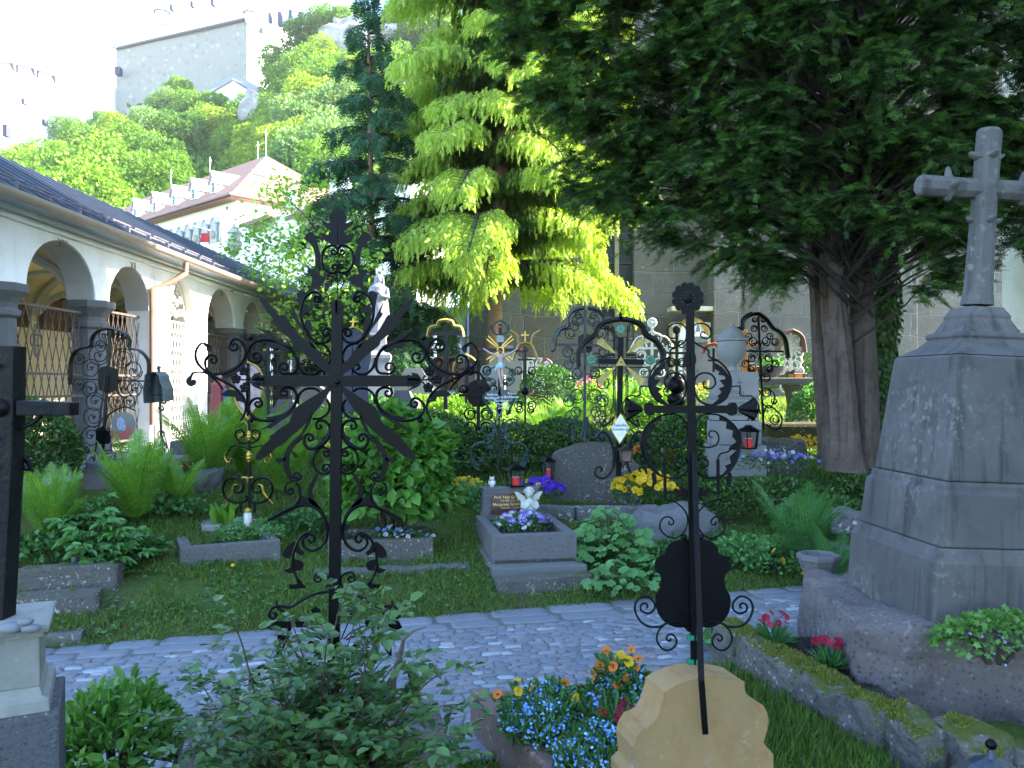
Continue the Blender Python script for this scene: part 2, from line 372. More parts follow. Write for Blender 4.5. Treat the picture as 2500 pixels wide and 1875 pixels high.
def bush(name, label, cat, c, r, n, size, mat, tpl='oval', aspect=.6, group=None, shell=.6, zmin=-.25, up=.4, lump=.25, stems=8, parent=None, sc=1.6, core=None):
    base = (c[0], c[1], c[2]-r[2]*.9)
    t = thing(name, label, cat, base, group=group) if parent is None else parent
    off = np.array((0, 0, r[2]*.9)) if parent is None else np.array(c)
    p, d = ellip(n, off, r, shell, zmin, lump, sc); m = len(p)
    D = unit(d*.6+RNG.normal(size=(m, 3))*.55+np.array((0, 0, up*.5))); U = unit(d*.5+RNG.normal(size=(m, 3))*.45+np.array((0, 0, .9)))
    s = size*(.6+.7*RNG.random(m))
    leaves('leaves', p, D, U, s, s*aspect, mat, t, tpl)
    if stems:
        b = MB()
        for k in range(stems):
            q = off+d[k % m]*np.array(r)*.9; b.tube([(q[0]*.15, q[1]*.15, 0) if parent is None else tuple(off-np.array((0, 0, r[2]))), tuple(lerp(off, q, .45)), tuple(q)], [.012, .008, .003], 5)
        b.build('stems', BARKT, t)
    if core:
        rock('inner_twigs', tuple(off), tuple(x*2*.62 for x in r), core, t, sub=2, amp=min(r)*.2, sc=3/max(r), boxy=.1)
    return t
def fern(label, c, n, L, mat=LFERN, spread=1.0, name='fern', az=None, group='ferns', npair=30, lean=(0, 0), wid=.2):
    t = thing(name, label, 'fern', c, group=group)
    for k in range(n):
        a = (az[0]+(az[1]-az[0])*random.random() if az else 2*math.pi*(k+random.random()*.8)/n)
        l = L*(.7+.4*random.random()); sp = spread*(.35+.75*random.random())
        pts = []
        for i in range(17):
            s = i/16; out = l*sp*(s**1.15)*.75; z = l*(1.0*s-.38*sp*s**2.6)
            pts.append(Vector((math.cos(a)*out+lean[0]*s*l, math.sin(a)*out+lean[1]*s*l, z)))
        P_ = np.array(pts); ts = np.linspace(.12, 1, npair); idx = ts*16; i0 = np.minimum(idx.astype(int), 15); fr = (idx-i0)[:, None]
        B = P_[i0]*(1-fr)+P_[i0+1]*fr; Tn = unit(P_[i0+1]-P_[i0]); side = unit(np.cross(Tn, np.array((0, 0, 1.))+0*Tn)); up = np.cross(side, Tn)
        w_ = l*wid*np.sin(np.pi*np.clip(ts*.93+.05, 0, 1))**.7*(1-.25*ts)+.004
        C = np.concatenate([B, B]); D = np.concatenate([side+Tn*.35-up*.15, -side+Tn*.35-up*.15]); U = np.concatenate([up, up])+RNG.normal(size=(2*npair, 3))*.12
        TPLn = 'pinna'
        leaves('frond', C, D, U, np.concatenate([w_, w_]), l*.05, mat, t, TPLn)
        b = MB().tube(pts, list(np.linspace(.004, .0015, 17)), 4); r_ = b.build('stalk', STEMG, t.children[-1] if False else t)
        r_.parent = t
    return t
def _pinna(n=7):
    V = []; T = []
    V.append((0, 0, 0))
    prev = None
    for i in range(n):
        s = i/(n-1); e = (1-s)*.9+.1
        # serrated lance: each tooth a small triangle each side
        a = s*.93
        k = len(V); V += [(a, 0, 0), (a+.10, .5*e, -.03), (a+.14, 0, 0), (a+.10, -.5*e, -.03)]
        T += [(k, k+1, k+2), (k, k+2, k+3)]
    return np.array(V, float), np.array(T)
TPL['pinna'] = _pinna()
def blossoms(parent, C, size, mat, name='blossom', n_pet=5, centre=None, face=None, tilt=.5, each=True, jit=.25, kind='pansy'):
    """each blossom an own child sharing one mesh"""
    V = []; T = []
    for k in range(n_pet):
        a = 2*math.pi*k/n_pet; u = np.array((math.cos(a), math.sin(a), 0)); s = np.array((-math.sin(a), math.cos(a), 0)); w_ = .62*math.pi/n_pet*1.15
        b = len(V); z = .1
        V += [tuple(u*.05), tuple(u*.35+s*w_*.6+np.array((0, 0, z*.6))), tuple(u*.5+s*w_*.35+np.array((0, 0, z))), tuple(u*.52-s*w_*.35+np.array((0, 0, z))), tuple(u*.35-s*w_*.6+np.array((0, 0, z*.6)))]
        T += [(b, b+1, b+2), (b, b+2, b+3), (b, b+3, b+4)]
    me = bpy.data.meshes.new(name); me.from_pydata([tuple(np.array(v)*size) for v in V], [], T); me.materials.append(mat)
    if centre is not None:
        bm = bmesh.new(); bm.from_mesh(me); n0 = len(bm.faces)
        r = bmesh.ops.create_icosphere(bm, subdivisions=1, radius=size*.11, matrix=Matrix.Translation((0, 0, size*.05)))
        bm.to_mesh(me); bm.free(); me.materials.append(centre)
        for p in me.polygons:
            if p.index >= n0: p.material_index = 1
    f = Vector(face) if face is not None else Vector((0, -.8, .6))
    for c in C:
        o = bpy.data.objects.new(name, me); COL.objects.link(o); o.parent = parent; o.location = c
        d = (f+Vector(RNG.normal(size=3)*tilt)).normalized()
        q = d.to_track_quat('Z', 'Y'); o.rotation_mode = 'XYZ'; o.rotation_euler = (q @ Matrix.Rotation(random.random()*6.3, 3, 'Z').to_quaternion()).to_euler()
        sc = 1+jit*(random.random()*2-1); o.scale = (sc, sc, sc)
def flowerbed(name, label, cat, c, rx, ry, h, fol, nleaf, lsize, flowers, tpl='oval', group=None, asp=.45, rz=0):
    """flowers: list of (mat, count, size, centre mat)"""
    t = thing(name, label, cat, c, rz, group)
    a = RNG.random(nleaf)*2*np.pi; r = np.sqrt(RNG.random(nleaf)); x = np.cos(a)*r*rx; y = np.sin(a)*r*ry
    hh = h*(1-.55*r**2.5); z = hh*RNG.random(nleaf)**.6
    p = np.stack([x, y, z], 1); D = unit(np.stack([np.cos(a)*.5, np.sin(a)*.5, np.full(nleaf, .45)], 1)+RNG.normal(size=(nleaf, 3))*.5); U = unit(RNG.normal(size=(nleaf, 3))*.5+np.array((0, 0, 1)))
    s = lsize*(.6+.6*RNG.random(nleaf)); leaves('leaves', p, D, U, s, s*asp, fol, t, tpl)
    for (m, n, sz, ce) in flowers:
        a = RNG.random(n)*2*np.pi; r = np.sqrt(RNG.random(n)); zz = h*(1-.5*r**2.5)*(.88+.25*RNG.random(n))
        blossoms(t, [(math.cos(a[i])*r[i]*rx, math.sin(a[i])*r[i]*ry, zz[i]) for i in range(n)], sz, m, centre=ce)
    return t
def catmull(pts, n=6):
    pts = [Vector((*p, 0)) if len(p) == 2 else Vector(p) for p in pts]
    if len(pts) < 3: return [tuple(p) for p in pts]
    out = []
    for i in range(len(pts)-1):
        p0 = pts[max(i-1, 0)]; p1 = pts[i]; p2 = pts[i+1]; p3 = pts[min(i+2, len(pts)-1)]
        for k in range(n):
            t = k/n
            out.append(tuple(.5*((2*p1)+(-p0+p2)*t+(2*p0-5*p1+4*p2-p3)*t*t+(-p0+3*p1-3*p2+p3)*t**3)))
    out.append(tuple(pts[-1])); return out
def spiral(p, c, turns, sign, rend=.22, n=None):
    r = math.hypot(p[0]-c[0], p[1]-c[1]); a = math.atan2(p[1]-c[1], p[0]-c[0]); n = n or int(14*turns)+4
    return [(c[0]+math.cos(a+sign*2*math.pi*turns*i/n)*r*lerp(1, rend, i/n), c[1]+math.sin(a+sign*2*math.pi*turns*i/n)*r*lerp(1, rend, i/n)) for i in range(1, n+1)]
class Iron:
    """wrought ironwork traced in picture units, placed as real bars of real size in one upright plane"""
    def __init__(s, root, Y, ax0, ay0, slope=0.0, mat=IRON, depth=.006, k=(0, 0, 1.0), cw=1.5):
        s.cw = cw
        s.root = root; s.Y = Y; s.ax0 = ax0; s.ay0 = ay0; s.sl = slope; s.mat = mat; s.d = depth; s.k = k
    def set(s, ox, oy, k): s.k = (ox, oy, k)
    def uv(s, p):
        x = s.k[0]+s.k[2]*p[0]; y = s.k[1]+s.k[2]*p[1]
        return x-(s.ax0+(y-s.ay0)*s.sl), y
    def w(s, u, y, dy=0):
        v = P(s.ax0+(y-s.ay0)*s.sl+u, y, s.Y) - s.root.location; v.y += dy; return v
    def W(s, n): return n*s.k[2]/F*s.Y
    def curve(s, pts, wd=3.0, end0=None, end1=None, mir=True, name='scroll', taper=0.0, mat=None, dy=0, sub=5, knob=0, fl=1.5):
        b = [p[:2] for p in catmull(pts, sub)]
        if end1: b = b+spiral(b[-1], end1[:2], end1[2] if len(end1) > 2 else 1.1, s._sg(b, end1))
        if end0:
            b = b[::-1]; b = b+spiral(b[-1], end0[:2], end0[2] if len(end0) > 2 else 1.1, s._sg(b, end0)); b = b[::-1]
        n = len(b); r = [s.W(wd)*s.cw/2*(1-taper*abs(2*i/(n-1)-1)) for i in range(n)]
        uv = [s.uv(p) for p in b]
        for sg in ((1, -1) if mir else (1,)):
            m = MB().tube([s.w(sg*u, y, dy) for u, y in uv], r, 6, fl, nrm=(0, 1, 0))
            if knob:
                q = s.w(sg*uv[-1][0], uv[-1][1], dy); m.ball(q, s.W(knob), 6)
            m.build(name, mat or s.mat, s.root, smooth=True)
    def _sg(s, b, e):
        tx, ty = b[-1][0]-b[-2][0], b[-1][1]-b[-2][1]; rx, ry = b[-1][0]-e[0], b[-1][1]-e[1]
        return 1 if rx*ty-ry*tx > 0 else -1
    def plate(s, pts, mir=True, name='leaf', th=None, mat=None, dy=0, bulge=0, smoothn=2):
        pts = [p[:2] for p in catmull(list(pts)+[pts[0]], smoothn)][:-1]
        uv = [s.uv(p) for p in pts]; th = th or 2.2/F*s.Y
        for sg in ((1, -1) if mir else (1,)):
            q = [(s.w(sg*u, y), ) for u, y in uv]; o = Vector((0, dy-th/2, 0))
            out = [(v[0].x, v[0].z) for v in q]
            MB().prism(out, o, (1, 0, 0), (0, 0, 1), (0, th, 0)).build(name, mat or s.mat, s.root)
    def bar(s, x0, y0, x1, y1, wd, dp=None, name='bar', mat=None, dy=0, mir=False):
        (u0, v0), (u1, v1) = s.uv((x0, y0)), s.uv((x1, y1)); wd = s.W(wd); dp = dp if dp else wd*.6
        for sg in ((1, -1) if mir else (1,)):
            a = s.w(sg*u0, v0, dy); b = s.w(sg*u1, v1, dy); d = (b-a).normalized(); nn = Vector((0, 1, 0)); t = d.cross(nn)*wd/2; dd = nn*dp/2
            vs = [a+t+dd, a-t+dd, a-t-dd, a+t-dd, b+t+dd, b-t+dd, b-t-dd, b+t-dd]
            MB().add(vs, [(0,1,2,3),(7,6,5,4),(0,4,5,1),(1,5,6,2),(2,6,7,3),(3,7,4,0)]).build(name, mat or s.mat, s.root, bevel=min(wd, dp)*.08)
    def ball(s, x, y, r, mir=True, name='knob', mat=None, sc=(1, 1, 1), dy=0):
        u, v = s.uv((x, y))
        for sg in ((1, -1) if mir else (1,)):
            MB().ball(s.w(sg*u, v, dy), s.W(r), 8, sc).build(name, mat or s.mat, s.root, smooth=True)
    def flower(s, x, y, r, n=5, mir=True, mat=None, dy=0, name='rosette', petal=.55):
        u, v = s.uv((x, y)); r = s.W(r)
        for sg in ((1, -1) if mir else (1,)):
            m = MB(); c = s.w(sg*u, v, dy)
            for k in range(n):
                a = 2*math.pi*(k+.25)/n; e = Vector((math.cos(a), 0, math.sin(a)))
                m.ball(c+e*r*.58, r*.45*(petal/.55), 6, (1, .35, 1))
            m.ball(c, r*.3, 6, (1, .7, 1)); m.build(name, mat or s.mat, s.root, smooth=True)
def textmesh(name, body, size, loc, mat, parent=None, align='CENTER', rot=(math.radians(90), 0, 0), extrude=.0008, spacing=1.0, bold=0):
    cu = bpy.data.curves.new(name, 'FONT'); cu.body = body; cu.size = size; cu.align_x = align; cu.extrude = extrude; cu.space_line = spacing; cu.offset = bold
    o = bpy.data.objects.new(name, cu); COL.objects.link(o)
    dg = bpy.context.evaluated_depsgraph_get(); me = bpy.data.meshes.new_from_object(o.evaluated_get(dg))
    bpy.data.objects.remove(o); me.name = name
    me.materials.clear()
    r = link(name, me, mat, parent); r.location = loc; r.rotation_euler = rot; return r
def skinfig(name, V, E, R, mat, parent=None, root=0, sub=1):
    me = bpy.data.meshes.new(name); me.from_pydata(V, E, []); o = bpy.data.objects.new(name, me); COL.objects.link(o)
    md = o.modifiers.new('s', 'SKIN'); md.use_smooth_shade = True
    for i, r in enumerate(R):
        sv = me.skin_vertices[0].data[i]; sv.radius = (r, r) if not hasattr(r, '__len__') else r; sv.use_root = (i == root)
    ss = o.modifiers.new('u', 'SUBSURF'); ss.levels = sub; ss.render_levels = sub
    dg = bpy.context.evaluated_depsgraph_get(); m2 = bpy.data.meshes.new_from_object(o.evaluated_get(dg)); m2.name = name
    bpy.data.objects.remove(o)
    for p in m2.polygons: p.use_smooth = True
    m2.materials.clear()
    return link(name, m2, mat, parent)
# ================================================================ THE SETTING
def yedge(x): return 5.75+.30*x
def ynear(x): return 3.5+.12*x+1.05*sm((x-.55)/.6)
def interp(t, K):
    for (a, b), (c, d) in zip(K[:-1], K[1:]):
        if t <= c: return lerp(b, d, sm((t-a)/(c-a)) if False else max(0, (t-a)/(c-a)))
    return K[-1][1]
KC = [(-1, -.01), (0, 0), (.15, .05), (.6, .12), (1.8, .27), (3.2, .44), (5.2, .66), (8, .93), (12, 1.16), (18, 1.30), (60, 1.6)]
KL = [(-1, -.01), (0, 0), (.15, .06), (.5, .19), (1.2, .34), (2.2, .58), (3.0, .66), (8, .70), (60, .9)]
def H(x, y):
    xx = max(-5., min(4., x)); t = y-yedge(xx); s = sm((-x-1.6)/1.8)
    h = lerp(interp(t, KC), interp(t, KL), s)
    tn = ynear(max(-3, min(3, x)))-y
    if tn > 0: h += .03*sm(tn/.3)
    return h+.018*noise.noise(Vector((x*1.3, y*1.3, 0)))*sm(abs(t)*3) * (1 if t > 0 or tn > .1 else 0)
def G(px, py, Y0=1., Y1=60.):
    """ground point seen at picture position (px,py)"""
    y = Y0
    while y < Y1:
        p = P(px, py, y)
        if p.z <= H(p.x, p.y): return Vector((p.x, p.y, H(p.x, p.y)))
        y += .01
    return P(px, py, Y1)
xs = np.concatenate([np.linspace(-220, -12, 16)[:-1], np.linspace(-12, -6, 13)[:-1], np.linspace(-6, 8, 141), np.linspace(8, 16, 12)[1:], np.linspace(16, 260, 16)[1:]])
ys = np.concatenate([np.linspace(-60, 0, 8)[:-1], np.linspace(0, 12, 151), np.linspace(12, 30, 50)[1:], np.linspace(30, 420, 24)[1:]])
V = [(x, y, H(x, y)) for y in ys for x in xs]; nx = len(xs)
T = [(j*nx+i, j*nx+i+1, (j+1)*nx+i+1, (j+1)*nx+i) for j in range(len(ys)-1) for i in range(nx-1)]
tagk(np_mesh("ground", V, T, GROUND, smooth=True), "structure")
# path: bedding sheet, edge slabs and cobbles
V = []; T = []
xx = np.linspace(-4.5, 7, 60)
for x in xx:
    for s in (0, .5, 1): y = lerp(ynear(x)-.02, yedge(x)+.02, s); V.append((x, y, .006+max(0, 0)))
T = [(3*i+j, 3*i+3+j, 3*i+4+j, 3*i+1+j) for i in range(len(xx)-1) for j in range(2)]
tagk(np_mesh("path", V, T, MORTAR), "structure")
def stones(name, items, mat, n=8, ex=.6, jt=.34):
    V = []; T = []
    for (x, y, rx, ry, h, rz, zb) in items:
        b = len(V); ph = random.random()*6; js = [1+jt*(random.random()-.5) for _ in range(n)]
        for ring, (rr, zz) in enumerate(((1, 0), (.95, .7), (.72, .97))):
            for k in range(n):
                a = 2*math.pi*k/n+ph
                cx = math.copysign(abs(math.cos(a))**ex, math.cos(a))*rx*rr*js[k]; cy = math.copysign(abs(math.sin(a))**ex, math.sin(a))*ry*rr*js[k]
                V.append((x+cx*math.cos(rz)-cy*math.sin(rz), y+cx*math.sin(rz)+cy*math.cos(rz), zb+h*zz))
        V.append((x, y, zb+h))
        for ring in range(2):
            for k in range(n):
                k2 = (k+1) % n; q = b+ring*n; T += [(q+k, q+k2, q+n+k2), (q+k, q+n+k2, q+n+k)]
        for k in range(n): T.append((b+2*n+k, b+2*n+(k+1) % n, b+3*n))
    return tagk(np_mesh(name, V, T, mat, smooth=False), "structure")
it = []; random.seed(3)
ang = math.atan(.33)
def pathpt(u, v):   # u along, v across 0..1
    x = u; y = lerp(ynear(x), yedge(x), v); return x, y
row = 0; v = .17
while v < .84:
    u = -4.2+random.random()*.1
    while u < 6.5:
        wd = .026+.04*random.random()**1.5; x, y = pathpt(u+wd, v)
        width = yedge(x)-ynear(x)
        it.append((x, y+.014*(random.random()-.5), wd*1.06, .024+.009*random.random(), .005+.007*random.random(), ang*.7+.3*(random.random()-.5), .004))
        u += wd*2+.001
    v += .050/2.2
stones("cobble_path", it, COB)
it = []
for band in ((-.01, .08), (.085, .155), (.855, .925), (.93, 1.02)):
    u = -4.3+random.random()*.2
    while u < 6.8:
        wd = .13+.11*random.random(); x, y = pathpt(u+wd, (band[0]+band[1])/2); hh = (band[1]-band[0])*(yedge(x)-ynear(x))/2
        it.append((x, y, wd*.99, hh*.99, .008+.004*random.random(), ang*.62+.02*(random.random()-.5), .004)); u += wd*2+.004
stones("path_edge_slabs", it, SLAB, n=16, ex=.3, jt=.05)
# upper path in front of the arcade
V = []; xs2 = np.linspace(0, 1, 9); ys2 = np.linspace(5.5, 25, 60)
for y in ys2:
    x0 = -5.6; x1 = -4.0+.25*math.sin(y*.7)-sm((7.5-y)/2)*.2
    for s in xs2: x = lerp(x0, x1, s); V.append((x, y, H(x, y)+.012))
T = [(j*9+i, j*9+i+1, (j+1)*9+i+1, (j+1)*9+i) for j in range(len(ys2)-1) for i in range(8)]
tagk(np_mesh("arcade_path", V, T, GRAVEL, smooth=True), "structure")

# ---------------------------------------------------------------- arcade of burial vaults
ROOFM = plain("standing seam sheet roof", (.30, .345, .42), .36, .2, (.23, .26, .33), 3, .05)
CREAM = stone("cream vault plaster", (.78, .66, .46), (.70, .58, .40), sc=1.5, bmp=.1)
ORANGE = stone("orange vault plaster", (.62, .25, .10), (.52, .2, .09), sc=1.5, bmp=.1)
GUTM = plain("copper gutter", (.42, .33, .27), .5, .2, (.36, .30, .25), 10, .1)
GREYPL = stone("grey painted border", (.42, .42, .42), (.36, .36, .36), sc=3, bmp=.1)
LATT = plain("rusty lattice bars", (.06, .045, .045), .6, .0, (.11, .085, .075), 20, .2)
arc = thing("burial_arcade", "white rendered arcade of burial vaults with sheet metal roof and iron lattice", "arcade", (-5.3, 6, .7))
AO = arc.location
WX = -5.3; SPR = 2.67; TOP = 3.62; TH = .34
openings = [(6.75, 8.42, .66), (8.94, 10.42, .62), (10.78, 12.0, .56), (14.25, 15.65, .66), (16.15, 17.4, .6), (17.9, 19.2, .6), (19.7, 21.0, .6)]
gate = (12.72, 13.62, .62)
def wallstrip(y0, y1, rise, n=22, spring=SPR):
    """wall above an arched opening"""
    m = MB(); cy = (y0+y1)/2; r = (y1-y0)/2
    ys_ = [cy-r*math.cos(math.pi*i/n) for i in range(n+1)]; zs = [spring+rise*max(0, 1-((y-cy)/r)**2)**.5 for y in ys_]
    vs = []
    for y, z in zip(ys_, zs): vs += [(WX, y, z), (WX, y, TOP), (WX-TH, y, z), (WX-TH, y, TOP)]
    fs = []
    for i in range(n):
        a = 4*i; fs += [(a, a+4, a+5, a+1), (a+2, a+3, a+7, a+6), (a, a+2, a+6, a+4)]
    return [(x-AO.x, y-AO.y, z-AO.z) for x, y, z in vs], fs
wall = MB(); allop = sorted(openings+[gate]); prev = 5.0
for (y0, y1, r) in allop:
    wall.add(*wallstrip(y0, y1, r, spring=SPR)); 
    z0 = SPR if (y0 != gate[0] and prev != gate[1]) else .55
    zb = z0
    wall.box((WX-TH/2-AO.x, (prev+y0)/2-AO.y, (zb+TOP)/2-AO.z), (TH, y0-prev, TOP-zb)); prev = y1
wall.box((WX-TH/2-AO.x, (prev+26)/2-AO.y, (.5+TOP)/2-AO.z), (TH, 26-prev, TOP-.5))
wall.build("wall", WALLW, arc)
MB().box((WX+.05-AO.x, 15.5-AO.y, 3.46-AO.z), (.1, 21, .09)).box((WX+.03-AO.x, 15.5-AO.y, 3.36-AO.z), (.06, 21, .05)).build("cornice", WALLW, arc, bevel=.015)
# grey painted reveals round each arch
for (y0, y1, r) in openings:
    m = MB(); cy = (y0+y1)/2; a = (y1-y0)/2; n = 20; vs = []
    for i in range(n+1):
        q = math.pi*i/n
        for rr, x in ((1, WX-.02), (.985, WX-.02), (.985, WX-TH-.02), (1, WX-TH-.02)):
            vs.append((x-AO.x, cy-a*rr*math.cos(q)-AO.y, SPR+r*rr*math.sin(q)-AO.z))
    fs = []
    for i in range(n):
        for k in range(4): fs.append((4*i+k, 4*i+(k+1) % 4, 4*i+4+(k+1) % 4, 4*i+4+k))
    m.add(vs, fs).build("arch_reveal", GREYPL, arc)
# columns with capitals
for y in (6.55, 8.68, 10.6, 15.9, 17.65, 19.45):
    m = MB(); g = H(-5.4, y)-.1
    m.lathe([(.27, g), (.27, g+.28), (.235, g+.34), (.21, g+.36), (.195, 2.30)], (WX-.17-AO.x, y-AO.y, -AO.z), 8, rz=math.pi/8)
    c = m.build("column", CONG2, arc, bevel=.008)
    MB().lathe([(.195, 2.30), (.235, 2.33), (.235, 2.38), (.2, 2.41), (.205, 2.46), (.25, 2.52), (.31, 2.58), (.31, 2.665)], (WX-.17-AO.x, y-AO.y, -AO.z), 8, rz=math.pi/8).build("capital", CONG2, c, bevel=.006)
MB().box((WX-.17-AO.x, 12.36-AO.y, 1.6-AO.z), (.40, .5, 2.1)).build("pier", CONG2, arc, bevel=.01)
# interior: floor, back wall, vault webs and ribs
MB().box((-6.8-AO.x, 15-AO.y, .62-AO.z), (2.9, 22, .1)).build("floor", GRAVEL, arc)
MB().box((-8.3-AO.x, 15-AO.y, 2.2-AO.z), (.2, 22, 3.2)).build("back_wall", CREAM, arc)
bays = [6.55, 8.68, 10.6, 12.36, 13.98, 15.9, 17.65, 19.45, 21.2]
for a_, b_ in zip(bays[:-1], bays[1:]):
    cy = (a_+b_)/2; hw = (b_-a_)/2; n = 10; vs = []
    for i in range(n+1):
        for j in range(n+1):
            s = 2*i/n-1; u = 2*j/n-1; x = -6.9+s*1.28; y = cy+u*hw
            z = 2.66+.78*max(math.sqrt(max(0, 1-s*s)), math.sqrt(max(0, 1-u*u)))
            vs.append((x-AO.x, y-AO.y, min(z, 3.5)-AO.z))
    fs = [(i*(n+1)+j, i*(n+1)+j+1, (i+1)*(n+1)+j+1, (i+1)*(n+1)+j) for i in range(n) for j in range(n)]
    MB().add(vs, fs).build("vault", CREAM, arc, smooth=True)
    for sg in (1, -1):
        pts = [(-6.9+s*1.28-AO.x, cy+sg*s*hw-AO.y, 2.64+.78*math.sqrt(max(0, 1-s*s))-AO.z) for s in np.linspace(-.98, .98, 15)]
        MB().tube(pts, .07, 6).build("rib", GREYPL, arc, smooth=True)
    # painted orange lunette on the back wall and a dark epitaph
    pts = [(math.cos(math.pi*i/12)*hw*.86, math.sin(math.pi*i/12)*.62) for i in range(13)]
    MB().prism(pts, (-8.19-AO.x, cy-AO.y, 2.55-AO.z), (0, 1, 0), (0, 0, 1), (.02, 0, 0)).build("lunette", ORANGE if cy < 10 else stone("painted dark lunette", (.10, .055, .03), (.22, .12, .05), (.05, .03, .03), sc=4), arc)
    if cy > 11 and cy < 13:
        MB().box((-8.17-AO.x, cy-AO.y, 1.75-AO.z), (.06, hw*1.3, 1.25)).build("epitaph", plain("dark red marble", (.16, .06, .05), .4, 0, (.10, .04, .035), 5, .05), arc, bevel=.02)
# lattice railings: rails and crossing bars, and the iron gate
def lattice(name, y0, y1, z0, z1, rails=(), step=.105, parent=arc, slope=3.2, mat=LATT, r=.008):
    m = MB(); x = WX-.17-AO.x
    h = z1-z0; dy = h/slope; k = y0-dy
    while k < y1:
        for sg in (1, -1):
            a, b = (k, z0), (k+dy, z1)
            if sg < 0: a, b = (k+dy, z0), (k, z1)
            # clip
            def cl(a, b):
                (ya, za), (yb, zb) = a, b
                if ya < y0: za += (zb-za)*(y0-ya)/(yb-ya); ya = y0
                if yb > y1: zb = za+(zb-za)*(y1-ya)/(yb-ya); yb = y1
                return (ya, za), (yb, zb)
            if a[0] > b[0]: a, b = b, a
            if b[0] <= y0+.001 or a[0] >= y1-.001: continue
            a, b = cl(a, b); m.tube([(x+.006*sg, a[0]-AO.y, a[1]-AO.z), (x+.006*sg, b[0]-AO.y, b[1]-AO.z)], r, 4)
        k += step
    o = m.build(name, mat, parent)
    f = MB()
    for z in [z0, z1]+list(rails): f.box((x+.012, (y0+y1)/2-AO.y, z-AO.z), (.02, y1-y0, .03))
    for y in (y0, y1): f.box((x-.012, y-AO.y, (z0+z1)/2-AO.z), (.02, .035, z1-z0))
    f.build("rail", mat, o); return o
for i, (y0, y1, r) in enumerate(openings):
    lo = lattice("lattice_railing", y0-.05, y1+.05, .80, 2.50 if i != 2 else 2.58, rails=(1.45, 1.72), step=.15 if i < 2 else .13, r=.0062)
    if i == 1:
        for yy in (9.35, 10.15):
            q = MB()
            for k in range(4):
                a = k*math.pi/2; q.tube([(WX-.13-AO.x, yy-AO.y+math.cos(a)*.07+.045*math.cos(t_), 2.1-AO.z+math.sin(a)*.12+.07*math.sin(t_)) for t_ in np.linspace(0, 6.28, 11)], .008, 5)
            q.build("quatrefoil", LATT, lo)
gr = lattice("gate", gate[0], gate[1], .75, 2.6, rails=(1.7,), step=.115, slope=2.6, mat=WHITEIRON, r=.009)
# fretwork tympanum of the gate
m = MB(); cy = (gate[0]+gate[1])/2; a = (gate[1]-gate[0])/2; x = WX-.14-AO.x
m.tube([(x, cy-a*.94*math.cos(q)-AO.y, SPR+gate[2]*.94*math.sin(q)-AO.z) for q in np.linspace(0, math.pi, 20)], .018, 5)
for j, (n, rr) in enumerate(((3, .22), (5, .5), (7, .8))):
    for k in range(n):
        q = math.pi*(k+.5)/n; yc = cy-a*rr*math.cos(q); zc = SPR+gate[2]*rr*math.sin(q); R_ = .075
        m.tube([(x, yc-AO.y+R_*(1-.75*t_)*math.cos(t_*9+q), zc-AO.z+R_*(1-.75*t_)*math.sin(t_*9+q)) for t_ in np.linspace(0, 1, 16)], .009, 4)
m.build("tympanum", WHITEIRON, gr)
# roof with standing seams, gutter, snow guards
EX, EZ, RX, RZ = -4.93, 3.505, -7.05, 4.72
roof = MB().add([(EX-AO.x, 4-AO.y, EZ-AO.z), (EX-AO.x, 26-AO.y, EZ-AO.z), (RX-AO.x, 26-AO.y, RZ-AO.z), (RX-AO.x, 4-AO.y, RZ-AO.z),
  (EX-AO.x, 4-AO.y, EZ-.05-AO.z), (EX-AO.x, 26-AO.y, EZ-.05-AO.z), (-9.2-AO.x, 26-AO.y, 3.5-AO.z), (-9.2-AO.x, 4-AO.y, 3.5-AO.z)], [(0,1,2,3),(5,4,7,6),(4,5,1,0),(3,2,6,7),(1,5,6,2),(4,0,3,7)]).build("roof", ROOFM, arc)
sv = Vector((RX-EX, 0, RZ-EZ)); nn = Vector((-sv.z, 0, sv.x)).normalized()*-1
if nn.z < 0: nn = -nn
s_ = MB(); y = 4.2
while y < 26:
    c = Vector(((EX+RX)/2-AO.x, y-AO.y, (EZ+RZ)/2-AO.z))+nn*.02
    s_.tube([Vector((EX-AO.x, y-AO.y, EZ-AO.z))+nn*.018, Vector((RX-AO.x, y-AO.y, RZ-AO.z))+nn*.02], .026, 4); y += .43
s_.build("seams", plain("seam metal", (.05, .055, .07), .5, .2, (.04, .045, .06), 3, .0), roof)
sg_ = MB()
for k, tt in enumerate((.10, .20)):
    y = 4.1
    while y < 25.8:
        p = Vector((EX-AO.x, y-AO.y, EZ-AO.z))+sv*tt+nn*.06
        sg_.tube([p, p+Vector((0, .52, 0))], .014, 5); sg_.box(p+Vector((0, .02, -.03)), (.02, .03, .07)); y += .62
sg_.build("snow_guard", plain("snow guard metal", (.14, .12, .15), .5, .2, (.1, .09, .11)), roof)
g_ = MB(); n = 8
for yy0, yy1 in ((4, 26),):
    vs = []
    for y in np.linspace(yy0, yy1, 24):
        for k in range(n+1):
            q = math.pi+math.pi*k/n; vs.append((EX+.075+math.cos(q)*.075-AO.x, y-AO.y, EZ-.02+math.sin(q)*.075-AO.z-.02*0))
    fs = [(i*(n+1)+k, i*(n+1)+k+1, (i+1)*(n+1)+k+1, (i+1)*(n+1)+k) for i in range(23) for k in range(n)]
    g_.add(vs, fs)
gu = g_.build("gutter", GUTM, arc, smooth=True)
pd = [P(448, 625, 10.0), ]
yy = 12.2
